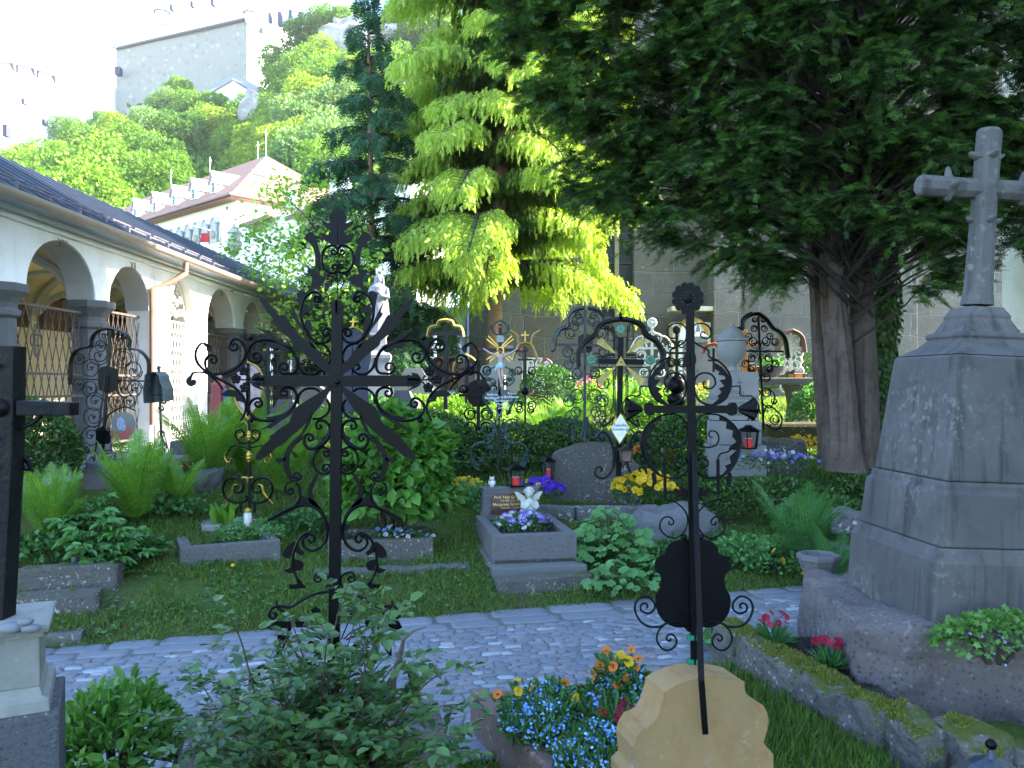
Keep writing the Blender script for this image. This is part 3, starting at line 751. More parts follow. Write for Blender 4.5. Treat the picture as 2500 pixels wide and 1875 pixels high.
MB().tube([(EX+.07-AO.x, yy-AO.y, EZ-.1-AO.z), (EX+.07-AO.x, yy-AO.y, EZ-.25-AO.z), (WX+.25-AO.x, yy-.12-AO.y, EZ-.42-AO.z), (WX+.06-AO.x, yy-.25-AO.y, EZ-.5-AO.z), (WX+.06-AO.x, yy-.25-AO.y, 1.0-AO.z)], .045, 10).build("downpipe", plain("terracotta coloured pipe", (.34, .19, .14), .5), arc, smooth=True)
for tx, y in (("XIII", 9.66), ("XII", 11.45), ("IX", 14.95), ("X", 16.8)):
    textmesh("numeral", tx, .15, (WX+.004-AO.x, y-AO.y, 3.36-.06-AO.z-.1), plain("numeral paint", (.08, .08, .08), .8), arc, rot=(math.radians(90), 0, math.radians(90)))

# ---------------------------------------------------------------- church
BLOCK = None
def ashlar():
    m, t, b = _new("conglomerate ashlar"); co = coord(t); b.inputs["Roughness"].default_value = .95; b.inputs["Specular IOR Level"].default_value = .1
    sx = t.nodes.new("ShaderNodeSeparateXYZ"); t.links.new(co, sx.inputs[0]); cb = t.nodes.new("ShaderNodeCombineXYZ")
    ad = t.nodes.new("ShaderNodeMath"); ad.operation = 'ADD'; t.links.new(sx.outputs[0], ad.inputs[0]); t.links.new(sx.outputs[1], ad.inputs[1])
    nn_ = tex(t, co, 2.5, 3, .6); dd = t.nodes.new("ShaderNodeVectorMath"); dd.operation = 'MULTIPLY_ADD'
    t.links.new(ad.outputs[0], cb.inputs[0]); t.links.new(sx.outputs[2], cb.inputs[1])
    no = t.nodes.new("ShaderNodeTexNoise"); no.inputs["Scale"].default_value = 1.8; t.links.new(co, no.inputs["Vector"])
    t.links.new(no.outputs["Color"], dd.inputs[0]); dd.inputs[1].default_value = (.16, .16, .16); t.links.new(cb.outputs[0], dd.inputs[2])
    br = t.nodes.new("ShaderNodeTexBrick"); t.links.new(dd.outputs[0], br.inputs["Vector"])
    for k, v in (("Scale", 1.0), ("Mortar Size", .022), ("Mortar Smooth", .6), ("Bias", -.1), ("Brick Width", 1.15), ("Row Height", .58)): br.inputs[k].default_value = v
    br.inputs["Color1"].default_value = (.235, .215, .19, 1); br.inputs["Color2"].default_value = (.29, .265, .235, 1); br.inputs["Mortar"].default_value = (.38, .365, .34, 1)
    n1 = tex(t, co, 3, 8, .7); n2 = tex(t, co, 22, 6, .75)
    c = mixc(t, ramp(t, n1, .3, .7), mixc(t, 1., br.outputs[0], (.72, .72, .73), 'MULTIPLY'), br.outputs[0])
    c = mixc(t, ramp(t, n2, .3, .7), mixc(t, 1., c, (.68, .67, .66), 'MULTIPLY'), c)
    c = mixc(t, ramp(t, tex(t, co, 5, 6, .8), .62, .68), c, (.48, .46, .43))
    t.links.new(c, b.inputs["Base Color"]); a = t.nodes.new("ShaderNodeMath"); a.operation = 'SUBTRACT'; t.links.new(n2, a.inputs[0]); t.links.new(br.outputs["Fac"], a.inputs[1])
    bump(t, b, a.outputs[0], .9, .05); return m
ASH = ashlar()
ch = thing("church", "tall grey conglomerate church wall with narrow leaded window behind the graves", "church", (5, 22, 1.2))
def cb_(m, x0, x1, y0, y1, z0, z1): m.box(((x0+x1)/2-5, (y0+y1)/2-22, (z0+z1)/2-1.2), (x1-x0, y1-y0, z1-z0)); return m
wx0, wx1 = P(1470, 0, 22).x, P(1548, 0, 22).x; wz0 = P(0, 775, 22).z
m = MB(); cb_(m, -1.15, wx0, 22, 34, 0, 19); cb_(m, wx1, 16, 22, 34, 0, 19); cb_(m, wx0, wx1, 22, 34, 0, wz0); cb_(m, wx0, wx1, 22, 34, 12, 19); cb_(m, wx0, wx1, 22.55, 34, wz0, 12)
m.build("wall", ASH, ch)
m = MB(); cb_(m, -.35, .25, 21.2, 21.98, 0, 14); cb_(m, 5.2, 5.9, 21.1, 21.98, 0, 13); cb_(m, 9.8, 10.5, 21.2, 21.98, 0, 13)
m.build("buttress", ASH, ch, bevel=.02)
cb_(MB(), .3, 16, 21.8, 21.98, 0, 1.95).build("plinth", ASH, ch, bevel=.04)
lead = plain("leaded window glass", (.045, .055, .075), .25, 0, (.03, .035, .05), 30, .3)
wn = cb_(MB(), wx0, wx1, 22.40, 22.46, wz0, 12).build("window", lead, ch)
wm = (wx0+wx1)/2
m = MB(); cb_(m, wm-.06, wm+.06, 22.25, 22.4, wz0, 12); m.build("mullion", stone("tan mullion stone", (.42, .35, .22), (.34, .28, .2), sc=4), wn, bevel=.01)
m = MB()
for z in np.arange(wz0+.25, 11.5, .62): cb_(m, wx0+.01, wx1-.01, 22.33, 22.38, z, z+.035)
m.build("glazing_bars", plain("window bar", (.16, .11, .11), .6), wn)
m = MB().tube([(-1.28-5, 21.9-22, .2-1.2), (-1.28-5, 21.9-22, 14)], .075, 10)
for z in np.arange(1.6, 12, 1.9): m.lathe([(.09, 0), (.09, .08)], (-1.28-5, -.1, z-1.2), 10)
m.build("downpipe", plain("pale blue downpipe", (.25, .33, .37), .5), ch, smooth=True)
TILE0 = stone("old roof tile", (.2, .12, .1), (.16, .1, .09), sc=4)
MB().add([(-1.6-5, -.4, 19-1.2), (16.6-5, -.4, 17.8), (16.6-5, 12.4, 17.8), (-1.6-5, 12.4, 17.8), (-1.6-5, 6, 25), (16.6-5, 6, 25)], [(0,1,5,4),(2,3,4,5),(0,4,3),(1,2,5),(0,3,2,1)]).build("roof", TILE0, ch)
# framed tomb niche against the church wall (cream surround, seen between crosses)
ni = thing("wall_tomb", "cream framed wall tomb with rounded niche against the church wall", "tomb", (P(1690, 0, 21.2).x, 21.2, 1.3))
mm = stone("cream tomb plaster", (.75, .66, .46), (.62, .54, .4), sc=3, bmp=.1)
MB().box((0, .3, .95), (1.0, .5, 1.9)).box((0, .25, 2.25), (1.1, .6, .12)).build("surround", mm, ni, bevel=.02)
MB().prism([(-.33, 0), (.33, 0), (.33, 1.3)]+[(.33*math.cos(q), 1.3+.33*math.sin(q)) for q in np.linspace(.3, math.pi-.3, 8)]+[(-.33, 1.3)], (0, .02, .4), (1, 0, 0), (0, 0, 1), (0, .04, 0)).build("panel", WALLW, ni)
MB().prism([(.42*math.cos(q), .42*math.sin(q)) for q in np.linspace(0, math.pi, 14)]+[(.33*math.cos(q), .33*math.sin(q)) for q in np.linspace(math.pi, 0, 14)], (0, -.03, 1.6), (1, 0, 0), (0, 0, 1), (0, .08, 0)).build("arch_moulding", GOLD, ni)
# unseen building placed to the right of the graveyard to shade the foreground
wg = thing("shading_building", "plain rendered building out of view, placed to shade the foreground", "building", (9, 2, 0))
MB().box((1.5, -6.6, 7), (7, 32.6, 14)).build("wall", WALLW, wg)
MB().add([(-2.4, -22.4, 14), (5.4, -22.4, 14), (5.4, 10.3, 14), (-2.4, 10.3, 14), (1.5, -22.4, 17.5), (1.5, 10.3, 17.5)], [(0,3,5,4),(1,4,5,2),(0,4,1),(2,5,3),(0,1,2,3)]).build("roof", TILE0, wg)
# low building seen between trees and church
lb = thing("low_building", "low white building with grey roof between the conifers and the church", "building", (-3.5, 30, 1.2))
MB().box((0, 2, 1.0), (7, 4, 2.2)).build("wall", WALLW, lb)
MB().add([(-3.8, -.4, 2.1), (3.8, -.4, 2.1), (3.8, 4.4, 2.1), (-3.8, 4.4, 2.1), (-3.0, 2, 3.4), (3.0, 2, 3.4)], [(0,1,5,4),(2,3,4,5),(0,4,3),(1,2,5),(0,3,2,1)]).build("roof", plain("grey slate", (.11, .13, .16), .6), lb)
MB().box((1.2, -.02, 1.1), (.8, .06, .9)).build("window", lead, lb)

# ---------------------------------------------------------------- monastery house with the red roof
hs = thing("monastery_house", "white monastery house with hipped red tile roof, dormers and loggia arches", "house", (-16.95, 50, 1.4))
HO = hs.location; a_ = Vector((-.74, .67, 0)).normalized(); b_ = Vector((.67, .74, 0)).normalized(); C0 = Vector((-16.95, 50, 13.2))-HO
def hp(u, v, z): return C0+a_*u+b_*v+Vector((0, 0, z))
W_ = 11; L_ = 26
TILE = stone("red roof tile", (.42, .23, .165), (.35, .19, .135), (.48, .29, .21), sc=3, speck=9, spc=(.5, .28, .2), bmp=.3)
m = MB().add([hp(.3, .3, 0), hp(L_, .3, 0), hp(L_, W_-.3, 0), hp(.3, W_-.3, 0), hp(.3, .3, -12.5), hp(L_, .3, -12.5), hp(L_, W_-.3, -12.5), hp(.3, W_-.3, -12.5)], [(0,1,2,3),(0,4,5,1),(1,5,6,2),(2,6,7,3),(3,7,4,0)])
HW = stone("house render", (.78, .76, .72), (.72, .70, .66), sc=.8, bmp=.05); m.build("wall", HW, hs)
o_ = .45
m = MB().add([hp(-o_, -o_, -.1), hp(L_+o_, -o_, -.1), hp(L_+o_, W_+o_, -.1), hp(-o_, W_+o_, -.1), hp(W_/2, W_/2, 4.5), hp(L_, W_/2, 4.5), hp(-o_, -o_, -.3), hp(L_+o_, -o_, -.3), hp(L_+o_, W_+o_, -.3), hp(-o_, W_+o_, -.3)],
   [(0,1,5,4),(2,3,4,5),(3,0,4),(1,2,5),(9,8,7,6),(6,7,1,0),(7,8,2,1),(8,9,3,2),(9,6,0,3)]); rf = m.build("roof", TILE, hs)
BRN = plain("brown gutter", (.16, .07, .05), .5)
MB().tube([hp(L_+o_, -o_-.08, -.15), hp(-o_-.08, -o_-.08, -.15), hp(-o_-.08, W_+o_, -.15)], .11, 6).build("gutter", BRN, rf)
for k, u in enumerate((3.7, 6.4, 9.2, 12.2, 15.4)):
    # dormer on the left roof slope: gabled, small window
    f = u; zb = .85; d = MB(); y0 = .55
    d.add([hp(f-0.341, y0, zb-0.124), hp(f+0.341, y0, zb-0.124), hp(f+0.341, y0, zb+0.589), hp(f-0.341, y0, zb+0.589), hp(f, y0, zb+1.21), hp(f-0.341, 2.1, zb+0.589), hp(f+0.341, 2.1, zb+0.589), hp(f, 2.6, zb+1.21)], [(0,1,2,4,3),(0,3,5),(1,6,2)])
    dm = d.build("dormer", HW, rf)
    MB().add([hp(f-0.465, y0-.15, zb+0.446), hp(f, y0-.15, zb+1.33), hp(f, 2.6, zb+1.33), hp(f-0.465, 2.2, zb+0.446), hp(f+0.465, y0-.15, zb+0.446), hp(f+0.465, 2.2, zb+0.446), hp(f-0.465, y0-.15, zb+0.384), hp(f, y0-.15, zb+1.26), hp(f+0.465, y0-.15, zb+0.384)], [(0,1,2,3),(1,4,5,2),(0,6,7,1),(1,7,8,4)]).build("dormer_roof", stone("pale tile", (.6, .5, .46), (.5, .42, .4), sc=3), dm)
    q = MB().add([hp(f-0.205, y0-.04, zb-0.062), hp(f+0.205, y0-.04, zb-0.062), hp(f+0.205, y0-.04, zb+0.527), hp(f-0.205, y0-.04, zb+0.527), hp(f-0.205, y0+.05, zb-0.062), hp(f+0.205, y0+.05, zb-0.062), hp(f+0.205, y0+.05, zb+0.527), hp(f-0.205, y0+.05, zb+0.527)], [(0,1,2,3),(0,4,5,1),(1,5,6,2),(2,6,7,3),(3,7,4,0)]).build("window", plain("dark pane", (.03, .05, .06), .2), dm)
    MB().add([hp(f-0.031, y0-.08, zb-0.062), hp(f+0.031, y0-.08, zb-0.062), hp(f+0.031, y0-.08, zb+0.527), hp(f-0.031, y0-.08, zb+0.527), hp(f-0.205, y0-.08, zb+0.217), hp(f+0.205, y0-.08, zb+0.217), hp(f+0.205, y0-.08, zb+0.273), hp(f-0.205, y0-.08, zb+0.273)], [(0,1,2,3),(4,5,6,7)]).build("glazing_bars", WHITEIRON, q)
for (v, zz) in ((3.1, 2.1), (6.4, 1.1), (8.8, .6)):
    m = MB().add([hp(zz*1.25-.3, v-.5, zz), hp(zz*1.25-.3, v+.6, zz), hp(zz*1.25+.9, v+.1, zz+.75), hp(zz*1.25+.5, v-.5, zz-.2), hp(zz*1.25+.5, v+.6, zz-.2)], [(0,1,2),(0,2,3),(1,4,2)]); m.build("roof_vent", BRN, rf)
for u, h_ in ((5.5, 1.9), (6.6, 1.2), (13.5, 1.4), (20, 1.6)):
    MB().tube([hp(u, W_/2, 4.4), hp(u, W_/2, 4.5+h_)], .028, 5).ball(hp(u, W_/2, 4.5+h_*.8), .09, 6).build("finial", WHITEIRON, rf)
for k in range(6):
    u = 2.9+k*1.15; zc = -1.45; r = .44
    pts = [(r*math.cos(q), r*math.sin(q)) for q in np.linspace(0, math.pi, 12)]+[(-r, -1.15), (r, -1.15)]
    ar = MB().prism(pts, hp(u, .22, zc), -a_, (0, 0, 1), b_*.06).build("loggia_arch", stone("shaded loggia plaster", (.40, .40, .43), (.36, .36, .39), sc=1), hs)  # flat panel, shade of the open arch put into its grey
    MB().prism([(.54*math.cos(q), .54*math.sin(q)) for q in np.linspace(0, math.pi, 12)]+[(.44*math.cos(q), .44*math.sin(q)) for q in np.linspace(math.pi, 0, 12)], hp(u, .12, zc), -a_, (0, 0, 1), b_*.16).build("arch_hood", HW, ar)
    MB().lathe([(.32, 0), (.36, .05), (.3, .08)], (0, 0, 0), 12).build("x", None) if False else None
    cc = hp(u, .12, zc-.65); MB().ball(cc, .24, 8, (.9, .35, 1.1)).build("medallion", plain("bronze medallion", (.38, .33, .22), .5), ar, smooth=True)
    MB().tube([hp(u-.57, .1, zc-1.15), hp(u-.57, .1, zc)], .07, 8).box(hp(u-.57, .1, zc+.02), (.2, .2, .1)).build("column", stone("grey loggia column", (.3, .3, .31), (.25, .25, .26), sc=3), ar, smooth=False)
fl = thing("flag", "small red and white flag on a pole below the loggia arches", "flag", P(497, 585, 49.5))
MB().tube([(-.9, 0, .9), (.5, -.3, .5)], .03, 5).build("pole", WHITEIRON, fl)
for nm, z0, z1, cm in (("white_band", -.5, -.2, WHITEIRON), ("red_band", -.2, .35, plain("red flag cloth", (.45, .02, .03), .8))):
    MB().add([(x+.1*z, -.2-.06*x, z) for z in (z0, z1) for x in (-.1, .15, .4)]+[(x+.1*z, -.16-.06*x, z) for z in (z0, z1) for x in (-.1, .15, .4)], [(0,1,4,3),(1,2,5,4),(6,9,10,7),(7,10,11,8)]).build(nm, cm, fl)
# lower roofs and walls right of the house
ah = thing("annex_building", "bright white annex wall with thin brown eaves and square chimney below the wood", "building", P(760, 700, 44))
AH = ah.location
def ap(px, py, Y): return P(px, py, Y)-AH
MB().add([ap(560, 560, 47), ap(1000, 430, 40), ap(1000, 930, 40), ap(560, 930, 47), ap(600, 545, 55), ap(1100, 450, 52), ap(1100, 930, 52), ap(600, 930, 55)], [(0,1,2,3),(0,4,5,1),(4,7,6,5),(1,5,6,2),(0,3,7,4)]).build("wall", HW, ah)
for (x0, y0, x1, y1, Y) in ((582, 548, 655, 522, 45), (694, 530, 790, 488, 42.5), (790, 488, 1000, 420, 41)):
    p, q = ap(x0, y0, Y), ap(x1, y1, Y-.8)
    MB().add([p, q, q+Vector((0, 3, .75)), p+Vector((0, 3, .75)), p-Vector((0, 0, .22)), q-Vector((0, 0, .22)), q+Vector((0, 3, .55)), p+Vector((0, 3, .55))], [(0,1,2,3),(7,6,5,4),(0,4,5,1),(1,5,6,2),(3,7,4,0)]).build("eaves", BRN, ah)
MB().box(ap(832, 450, 44), (1.0, 1.0, 2.4)).box(ap(832, 422, 44), (1.15, 1.15, .2)).build("chimney", WALLW, ah)
MB().box(ap(452, 487, 44)*0+ap(712, 487, 42), (.5, .4, .9)).build("dormer", HW, ah)
m = MB().lathe([(.06, -1.9), (.05, -.6), (.2, -.5), (.28, -.3), (.42, .1), (.42, .18), (.34, .22), (.34, .62), (.42, .66), (.15, .95), (.04, 1.2)], ap(572, 600, 44), 10)
m.build("roof_lantern", plain("weathered lantern metal", (.35, .33, .3), .5), ah, smooth=True)

# ---------------------------------------------------------------- fortress hill
OUT = [(-900, 640), (-300, 470), (0, 420), (100, 400), (200, 360), (300, 320), (400, 265), (500, 285), (600, 300), (650, 260), (700, 180), (770, 100), (900, 85), (1000, 45), (1300, -40), (1700, -60)]
def outp(px): return interp(px, OUT) if px > OUT[0][0] else OUT[0][1]
def hillY(f): return 78+105*f
def hillp(px, f):
    py = lerp(660, outp(px), f); return P(px, py, hillY(f)*(1+.0*f))
V = []; ax_ = np.linspace(-900, 1700, 66); nf = 26
for f in np.linspace(0, 1, nf):
    for px in ax_:
        v = hillp(px, f); v.z += noise.noise(v*.06)*3*f*(1-f)*4; V.append(tuple(v))
for k in (1, 2, 3):      # plateau behind the crest
    for px in ax_:
        v = hillp(px, 1); V.append((v.x*(1+.2*k), v.y+40*k, v.z-1*k))
nc = len(ax_); rows = nf+3
T = [(j*nc+i, j*nc+i+1, (j+1)*nc+i+1, (j+1)*nc+i) for j in range(rows-1) for i in range(nc-1)]
HILLM = stone("wooded hillside floor", (.05, .09, .02), (.07, .11, .03), (.16, .15, .12), sc=.3, bmp=.5)
tagk(np_mesh("hill", V, T, HILLM, smooth=True), "structure")
for (px, py, Y, d) in ((640, 262, 150, (7, 3, 5)), (905, 118, 172, (22, 5, 9)), (860, 100, 176, (8, 4, 9)), (968, 132, 172, (14, 5, 10))):
    o = rock("cliff_rock", P(px, py, Y-3), d, stone("pale cliff limestone", (.34, .32, .29), (.22, .21, .2), (.45, .43, .4), sc=.5, bmp=1, streak=.7), sub=3, amp=1.3, sc=.35, seed=px, boxy=.7)
    tag(o, {640: "pale rock outcrop on the wooded slope left of centre", 905: "long grey cliff face below the fortress at the top", 860: "bright rock spur beside the thin pole", 968: "steep dark streaked cliff beside the spruce top"}[px], "cliff")
po = MB().tube([P(893, 145, 165)-P(893, 145, 165), P(893, 20, 165)-P(893, 145, 165)], .25, 6).build("mast", plain("pale mast", (.4, .42, .45), .5)); po.location = P(893, 145, 165)
tag(po, "thin pale mast standing on the cliff below the fortress", "mast")
# fortress
FWALL = stone("fortress rubble wall", (.40, .37, .32), (.33, .31, .27), (.26, .24, .20), sc=.25, speck=.7, spc=(.40, .37, .32), bmp=.9, streak=.72)
FWHT = stone("sunlit fortress render", (.78, .77, .74), (.72, .71, .69), sc=.3, bmp=.1)  # lit faces paler than the bastion wall: sunlight put into the colour
ft = thing("fortress", "huge pale fortress on the hill with grey rubble bastion wall and small turrets", "fortress", P(440, 250, 195)); FO = ft.location
def fp(px, py, Y): return P(px, py, Y)-FO
def quadwall(name, pts, mat, th=6):
    """pts: list of (px,ytop,ybottom,Y) along the wall"""
    m = MB(); vs = []
    for (px, t_, b2, Y) in pts:
        a = fp(px, t_, Y); b = fp(px, b2, Y); b.x = a.x; b.y = a.y
        vs += [a, b, a+Vector((0, th, 0)), b+Vector((0, th, 0))]
    fs = []
    for i in range(len(pts)-1):
        k = 4*i; fs += [(k, k+1, k+5, k+4), (k+2, k+6, k+7, k+3), (k, k+4, k+6, k+2), (k+1, k+3, k+7, k+5)]
    n_ = 4*(len(pts)-1); fs += [(0, 2, 3, 1), (n_, n_+1, n_+3, n_+2)]
    return m.add(vs, fs).build(name, mat, ft)
bw = quadwall("bastion_wall", [(284, 120, 420, 203), (380, 98, 420, 200), (500, 72, 420, 197), (603, 47, 420, 194)], FWALL)
FW2 = FWALL
quadwall("side_wall", [(603.5, 47, 420, 194), (650, 60, 420, 207), (750, 82, 420, 230)], FWHT)
quadwall("side_wall", [(-700, 40, 760, 175), (-50, 165, 760, 186), (145, 195, 760, 193), (284, 215, 760, 204)], FWHT)
quadwall("upper_wall", [(-200, -60, 420, 240), (284, 60, 420, 240), (600, 0, 420, 230), (700, -20, 420, 225), (960, 60, 420, 225), (1010, 60, 420, 235)], FWHT)
m = MB()
for (x0, y0, x1, y1, Y0, Y1) in ((284, 118, 603, 45, 202.5, 193.5),): m.tube([fp(x0, y0, Y0), fp(x1, y1, Y1)], .4, 6)
m.build("string_course", plain("dark cornice", (.12, .11, .13), .8), bw)
m = MB(); p, q = fp(-60, 158, 185), fp(145, 193, 192)
for k in range(9):
    c = p.lerp(q, k/8)+Vector((0, 0, 1.2*math.sin(math.pi*k/8))); m.box(c+Vector((0, -1.2, -.9)), (.35, 1.2, 1.3), taper=2.6) if k % 2 == 0 else None
m.tube([p.lerp(q, k/10)+Vector((0, -1.6, .1+1.2*math.sin(math.pi*k/10))) for k in range(11)], .38, 4); m.build("machicolation", plain("shaded corbel", (.2, .17, .22), .9), ft)  # dark colour carries the shade of the corbels
for (px, py, Y, s) in ((395, 30, 225, 1.1), (277, 98, 202, .6), (610, 32, 193, .8), (150, 112, 230, .5)):
    tr = MB().lathe([(1.1*s, -3*s), (1.6*s, -1.2*s), (1.6*s, 0)], fp(px, py, Y), 8).build("turret", FWHT, ft)
    MB().lathe([(2.1*s, -.1), (1.2*s, .6*s), (.12, 1.9*s), (.08, 3*s)], fp(px, py, Y), 8).build("turret_roof", plain("grey turret roof", (.17, .15, .2), .7), tr)
for (px, py, w2, h2) in ((684, 48, 4, 16), (710, 45, 4, 18), (735, 40, 5, 9), (810, 38, 7, 8), (671, 120, 2, 4), (290, 175, 6, 9), (16, 320, 5, 14), (232, 282, 2, 8), (60, 250, 3, 6), (110, 300, 3, 7), (190, 350, 3, 6), (640, 75, 3, 6), (660, 45, 3, 10), (770, 60, 4, 8), (860, 62, 4, 7), (420, 20, 3, 6), (470, 12, 3, 6), (520, 8, 3, 6)):
    Y = (186.5 if px < 150 else 196) if px < 300 else 224; Y = {671: 208, 290: 201, 640: 203, 60: 187.5, 110: 190.5}.get(px, Y)
    MB().box(fp(px, py, Y-.5), (w2/F*Y*2, 1.6, h2/F*Y*2)).build("window", plain("fortress window", (.05, .05, .09), .8), ft)
# small gatehouse under the bastion
gh = thing("gatehouse", "small white gatehouse with grey pitched roof below the bastion wall", "building", P(590, 270, 172)); GO = gh.location
def gp(px, py, Y): return P(px, py, Y)-GO
MB().add([gp(512, 222, 176), gp(565, 196, 174), gp(625, 232, 168), gp(670, 235, 175), gp(670, 300, 175), gp(625, 300, 168), gp(512, 300, 176), gp(570, 300, 185), gp(570, 200, 185)], [(0,1,2,5,6),(2,3,4,5),(1,8,3,2),(0,6,7,8),(8,7,4,3),(0,8,1)]).build("wall", FWHT, gh)
MB().add([gp(510, 226, 175.5), gp(566, 192, 173.5), gp(572, 180, 186), gp(520, 210, 188), gp(510, 229, 175.5), gp(566, 196, 173.5), gp(628, 229, 167.5), gp(640, 215, 180)], [(0,1,2,3),(4,5,1,0),(1,6,7,2)]).build("roof", plain("grey gatehouse roof", (.25, .25, .3), .7), gh)
# ================================================================ HILL TREES
def tree_proto(name, label, mat, h, r, n, size, seed, tall=1.0):
    t = thing(name, label, "tree", (0, 0, 0), group="broadleaf trees covering the fortress hill")
    random.seed(seed); P_ = []; D_ = []; nb = 13; m = MB()
    m.tube([(0, 0, -2), (.1*r, 0, h*.35), (0, .05*r, h*.7)], [h*.028, h*.02, h*.008], 6)
    for k in range(nb):
        a = 2.4*k; zz = h*(.30+.66*(k+.5)/nb); rr = r*math.sin(math.pi*min(.97, (k+1.5)/(nb+2)))**.7*.62
        c = (math.cos(a)*rr, math.sin(a)*rr, zz); q = r*(.42+.2*random.random())
        m.tube([(0, 0, h*.3), tuple(np.array(c)*.6+np.array((0, 0, h*.1))), c], [h*.012, h*.008, h*.003], 4)
        p, d = ellip(n//nb, c, (q, q, q*.85), .55, -.6, .3, 1.7); P_.append(p); D_.append(d)
    P_ = np.concatenate(P_); D_ = np.concatenate(D_); k = len(P_)
    D = unit(D_+RNG.normal(size=(k, 3))*.6); U = unit(D_*.6+RNG.normal(size=(k, 3))*.6+np.array((0, 0, .5))); s = size*(.6+.8*RNG.random(k))
    cr = leaves("crown", P_, D, U, s, s*.8, mat, t, 'dia')
    m.build("trunk", BARKT, t); return t
HP = [tree_proto("broadleaf_tree", "x", LHILL[i], 13, 5.2, 13000, .40, 40+i) for i in range(5)]
hill_list = [ # px, py of crown centre, prototype, size, label
 (60, 425, 3, .75), (-60, 430, 0, .9), (130, 445, 0, 1.0), (215, 395, 1, .95), (110, 500, 1, 1.1), (250, 470, 0, 1.15), (340, 430, 1, 1.05), (300, 350, 3, .8), (265, 330, 0, .7), (370, 350, 4, .9),
 (440, 235, 0, .62), (405, 275, 4, .7), (470, 290, 1, .8), (530, 285, 0, .75), (450, 370, 2, 1.0), (390, 440, 2, .95), (545, 355, 3, 1.0), (620, 320, 0, 1.0), (585, 400, 1, .9), (500, 340, 1, .85),
 (320, 480, 0, .95), (200, 545, 0, 1.1), (20, 540, 1, 1.1), (390, 490, 1, .9), (690, 330, 0, 1.0), (650, 390, 3, 1.0), (705, 400, 3, .95), (770, 430, 4, 1.05), (740, 340, 4, 1.0), (700, 230, 1, .85),
 (740, 190, 0, .85), (785, 155, 3, .75), (790, 240, 0, 1.0), (840, 300, 4, 1.0), (760, 285, 3, .95), (850, 200, 0, .9), (735, 95, 2, .75), (790, 70, 1, .7), (845, 65, 0, .7), (875, 95, 3, .55),
 (990, 60, 0, .9), (1040, 40, 1, .9), (960, 95, 2, .7), (1010, 110, 2, .8), (950, 200, 0, 1.0), (1000, 250, 4, 1.0), (1080, 90, 0, 1.0), (900, 240, 3, 1.0), (850, 400, 4, 1.1), (930, 330, 0, 1.1), (1020, 350, 0, 1.1),
 (640, 450, 3, .8), (160, 330, 4, .62), (-150, 500, 1, 1.1), (1150, 150, 0, 1.1), (1120, 20, 1, 1.0), (820, 500, 1, 1.0), (900, 460, 4, 1.1), (670, 290, 1, .7), (720, 460, 4, .9), (1100, 300, 0, 1.2), (675, 160, 1, .65)]
KN = ["bright green", "mid green", "deep green", "yellow green", "grey green"]
used = [False]*5; cnt = {}
def hwhere(px, py):
    h_ = "upper" if py < 220 else ("middle" if py < 380 else "lower")
    s_ = "far left of the hillside" if px < 150 else "above the arcade roof" if px < 330 else "above the red roof" if px < 620 else "right of the red roof" if px < 800 else "behind the dark conifer" if px < 960 else "behind the tall spruce"
    return h_, s_
for (px, py, k, s) in hill_list:
    # find the hillside distance where the ground lies a little below this spot
    f = 0.0
    while f < 1.0 and lerp(660, outp(px), f) > py+55*s: f += .01
    g = hillp(px, f); o = HP[k] if not used[k] else copy_tree(HP[k]); used[k] = True
    Y = g.y; zc = P(px, py, Y).z; sc = s*1.12; o.location = (g.x, Y, zc-13*sc*.62); o.scale = (sc, sc, sc); o.rotation_euler = (0, 0, random.random()*6.3)
    h_, s_ = hwhere(px, py); sizew = "small" if s < .76 else "large" if s > 1.02 else "medium"
    cnt.setdefault((sizew, k, h_, s_), []).append((px, py, o))
for (sizew, k, h_, s_), L_ in cnt.items():
    L_.sort(key=lambda q: q[0]); nm = {1: [""], 2: [", left of two", ", right of two"], 3: [", left of three", ", middle of three", ", right of three"]}.get(len(L_)) or [", %s from left" % ("first", "second", "third", "fourth", "fifth", "sixth")[i] for i in range(len(L_))]
    for q, e in zip(L_, nm): q[2]["label"] = f"{sizew} {KN[k]} tree, {h_} slope {s_}{e}"
# seat every remaining gap with undergrowth between the trees
n = 26000; px = RNG.uniform(-300, 1400, n); f = RNG.uniform(0, 1.0, n)
B = np.array([hillp(px[i], f[i]) for i in range(n)]); B[:, 2] += RNG.random(n)*4.5; D = unit(RNG.normal(size=(n, 3))+np.array((0, -.3, .6))); U = unit(RNG.normal(size=(n, 3))+np.array((0, -.5, 1)))
tagk(leaves("hill_undergrowth", B, D, U, 1.5*(.5+RNG.random(n)), 1.1, LHILL[1], None, 'dia'), "stuff")["label"] = "leafy undergrowth covering the hillside"

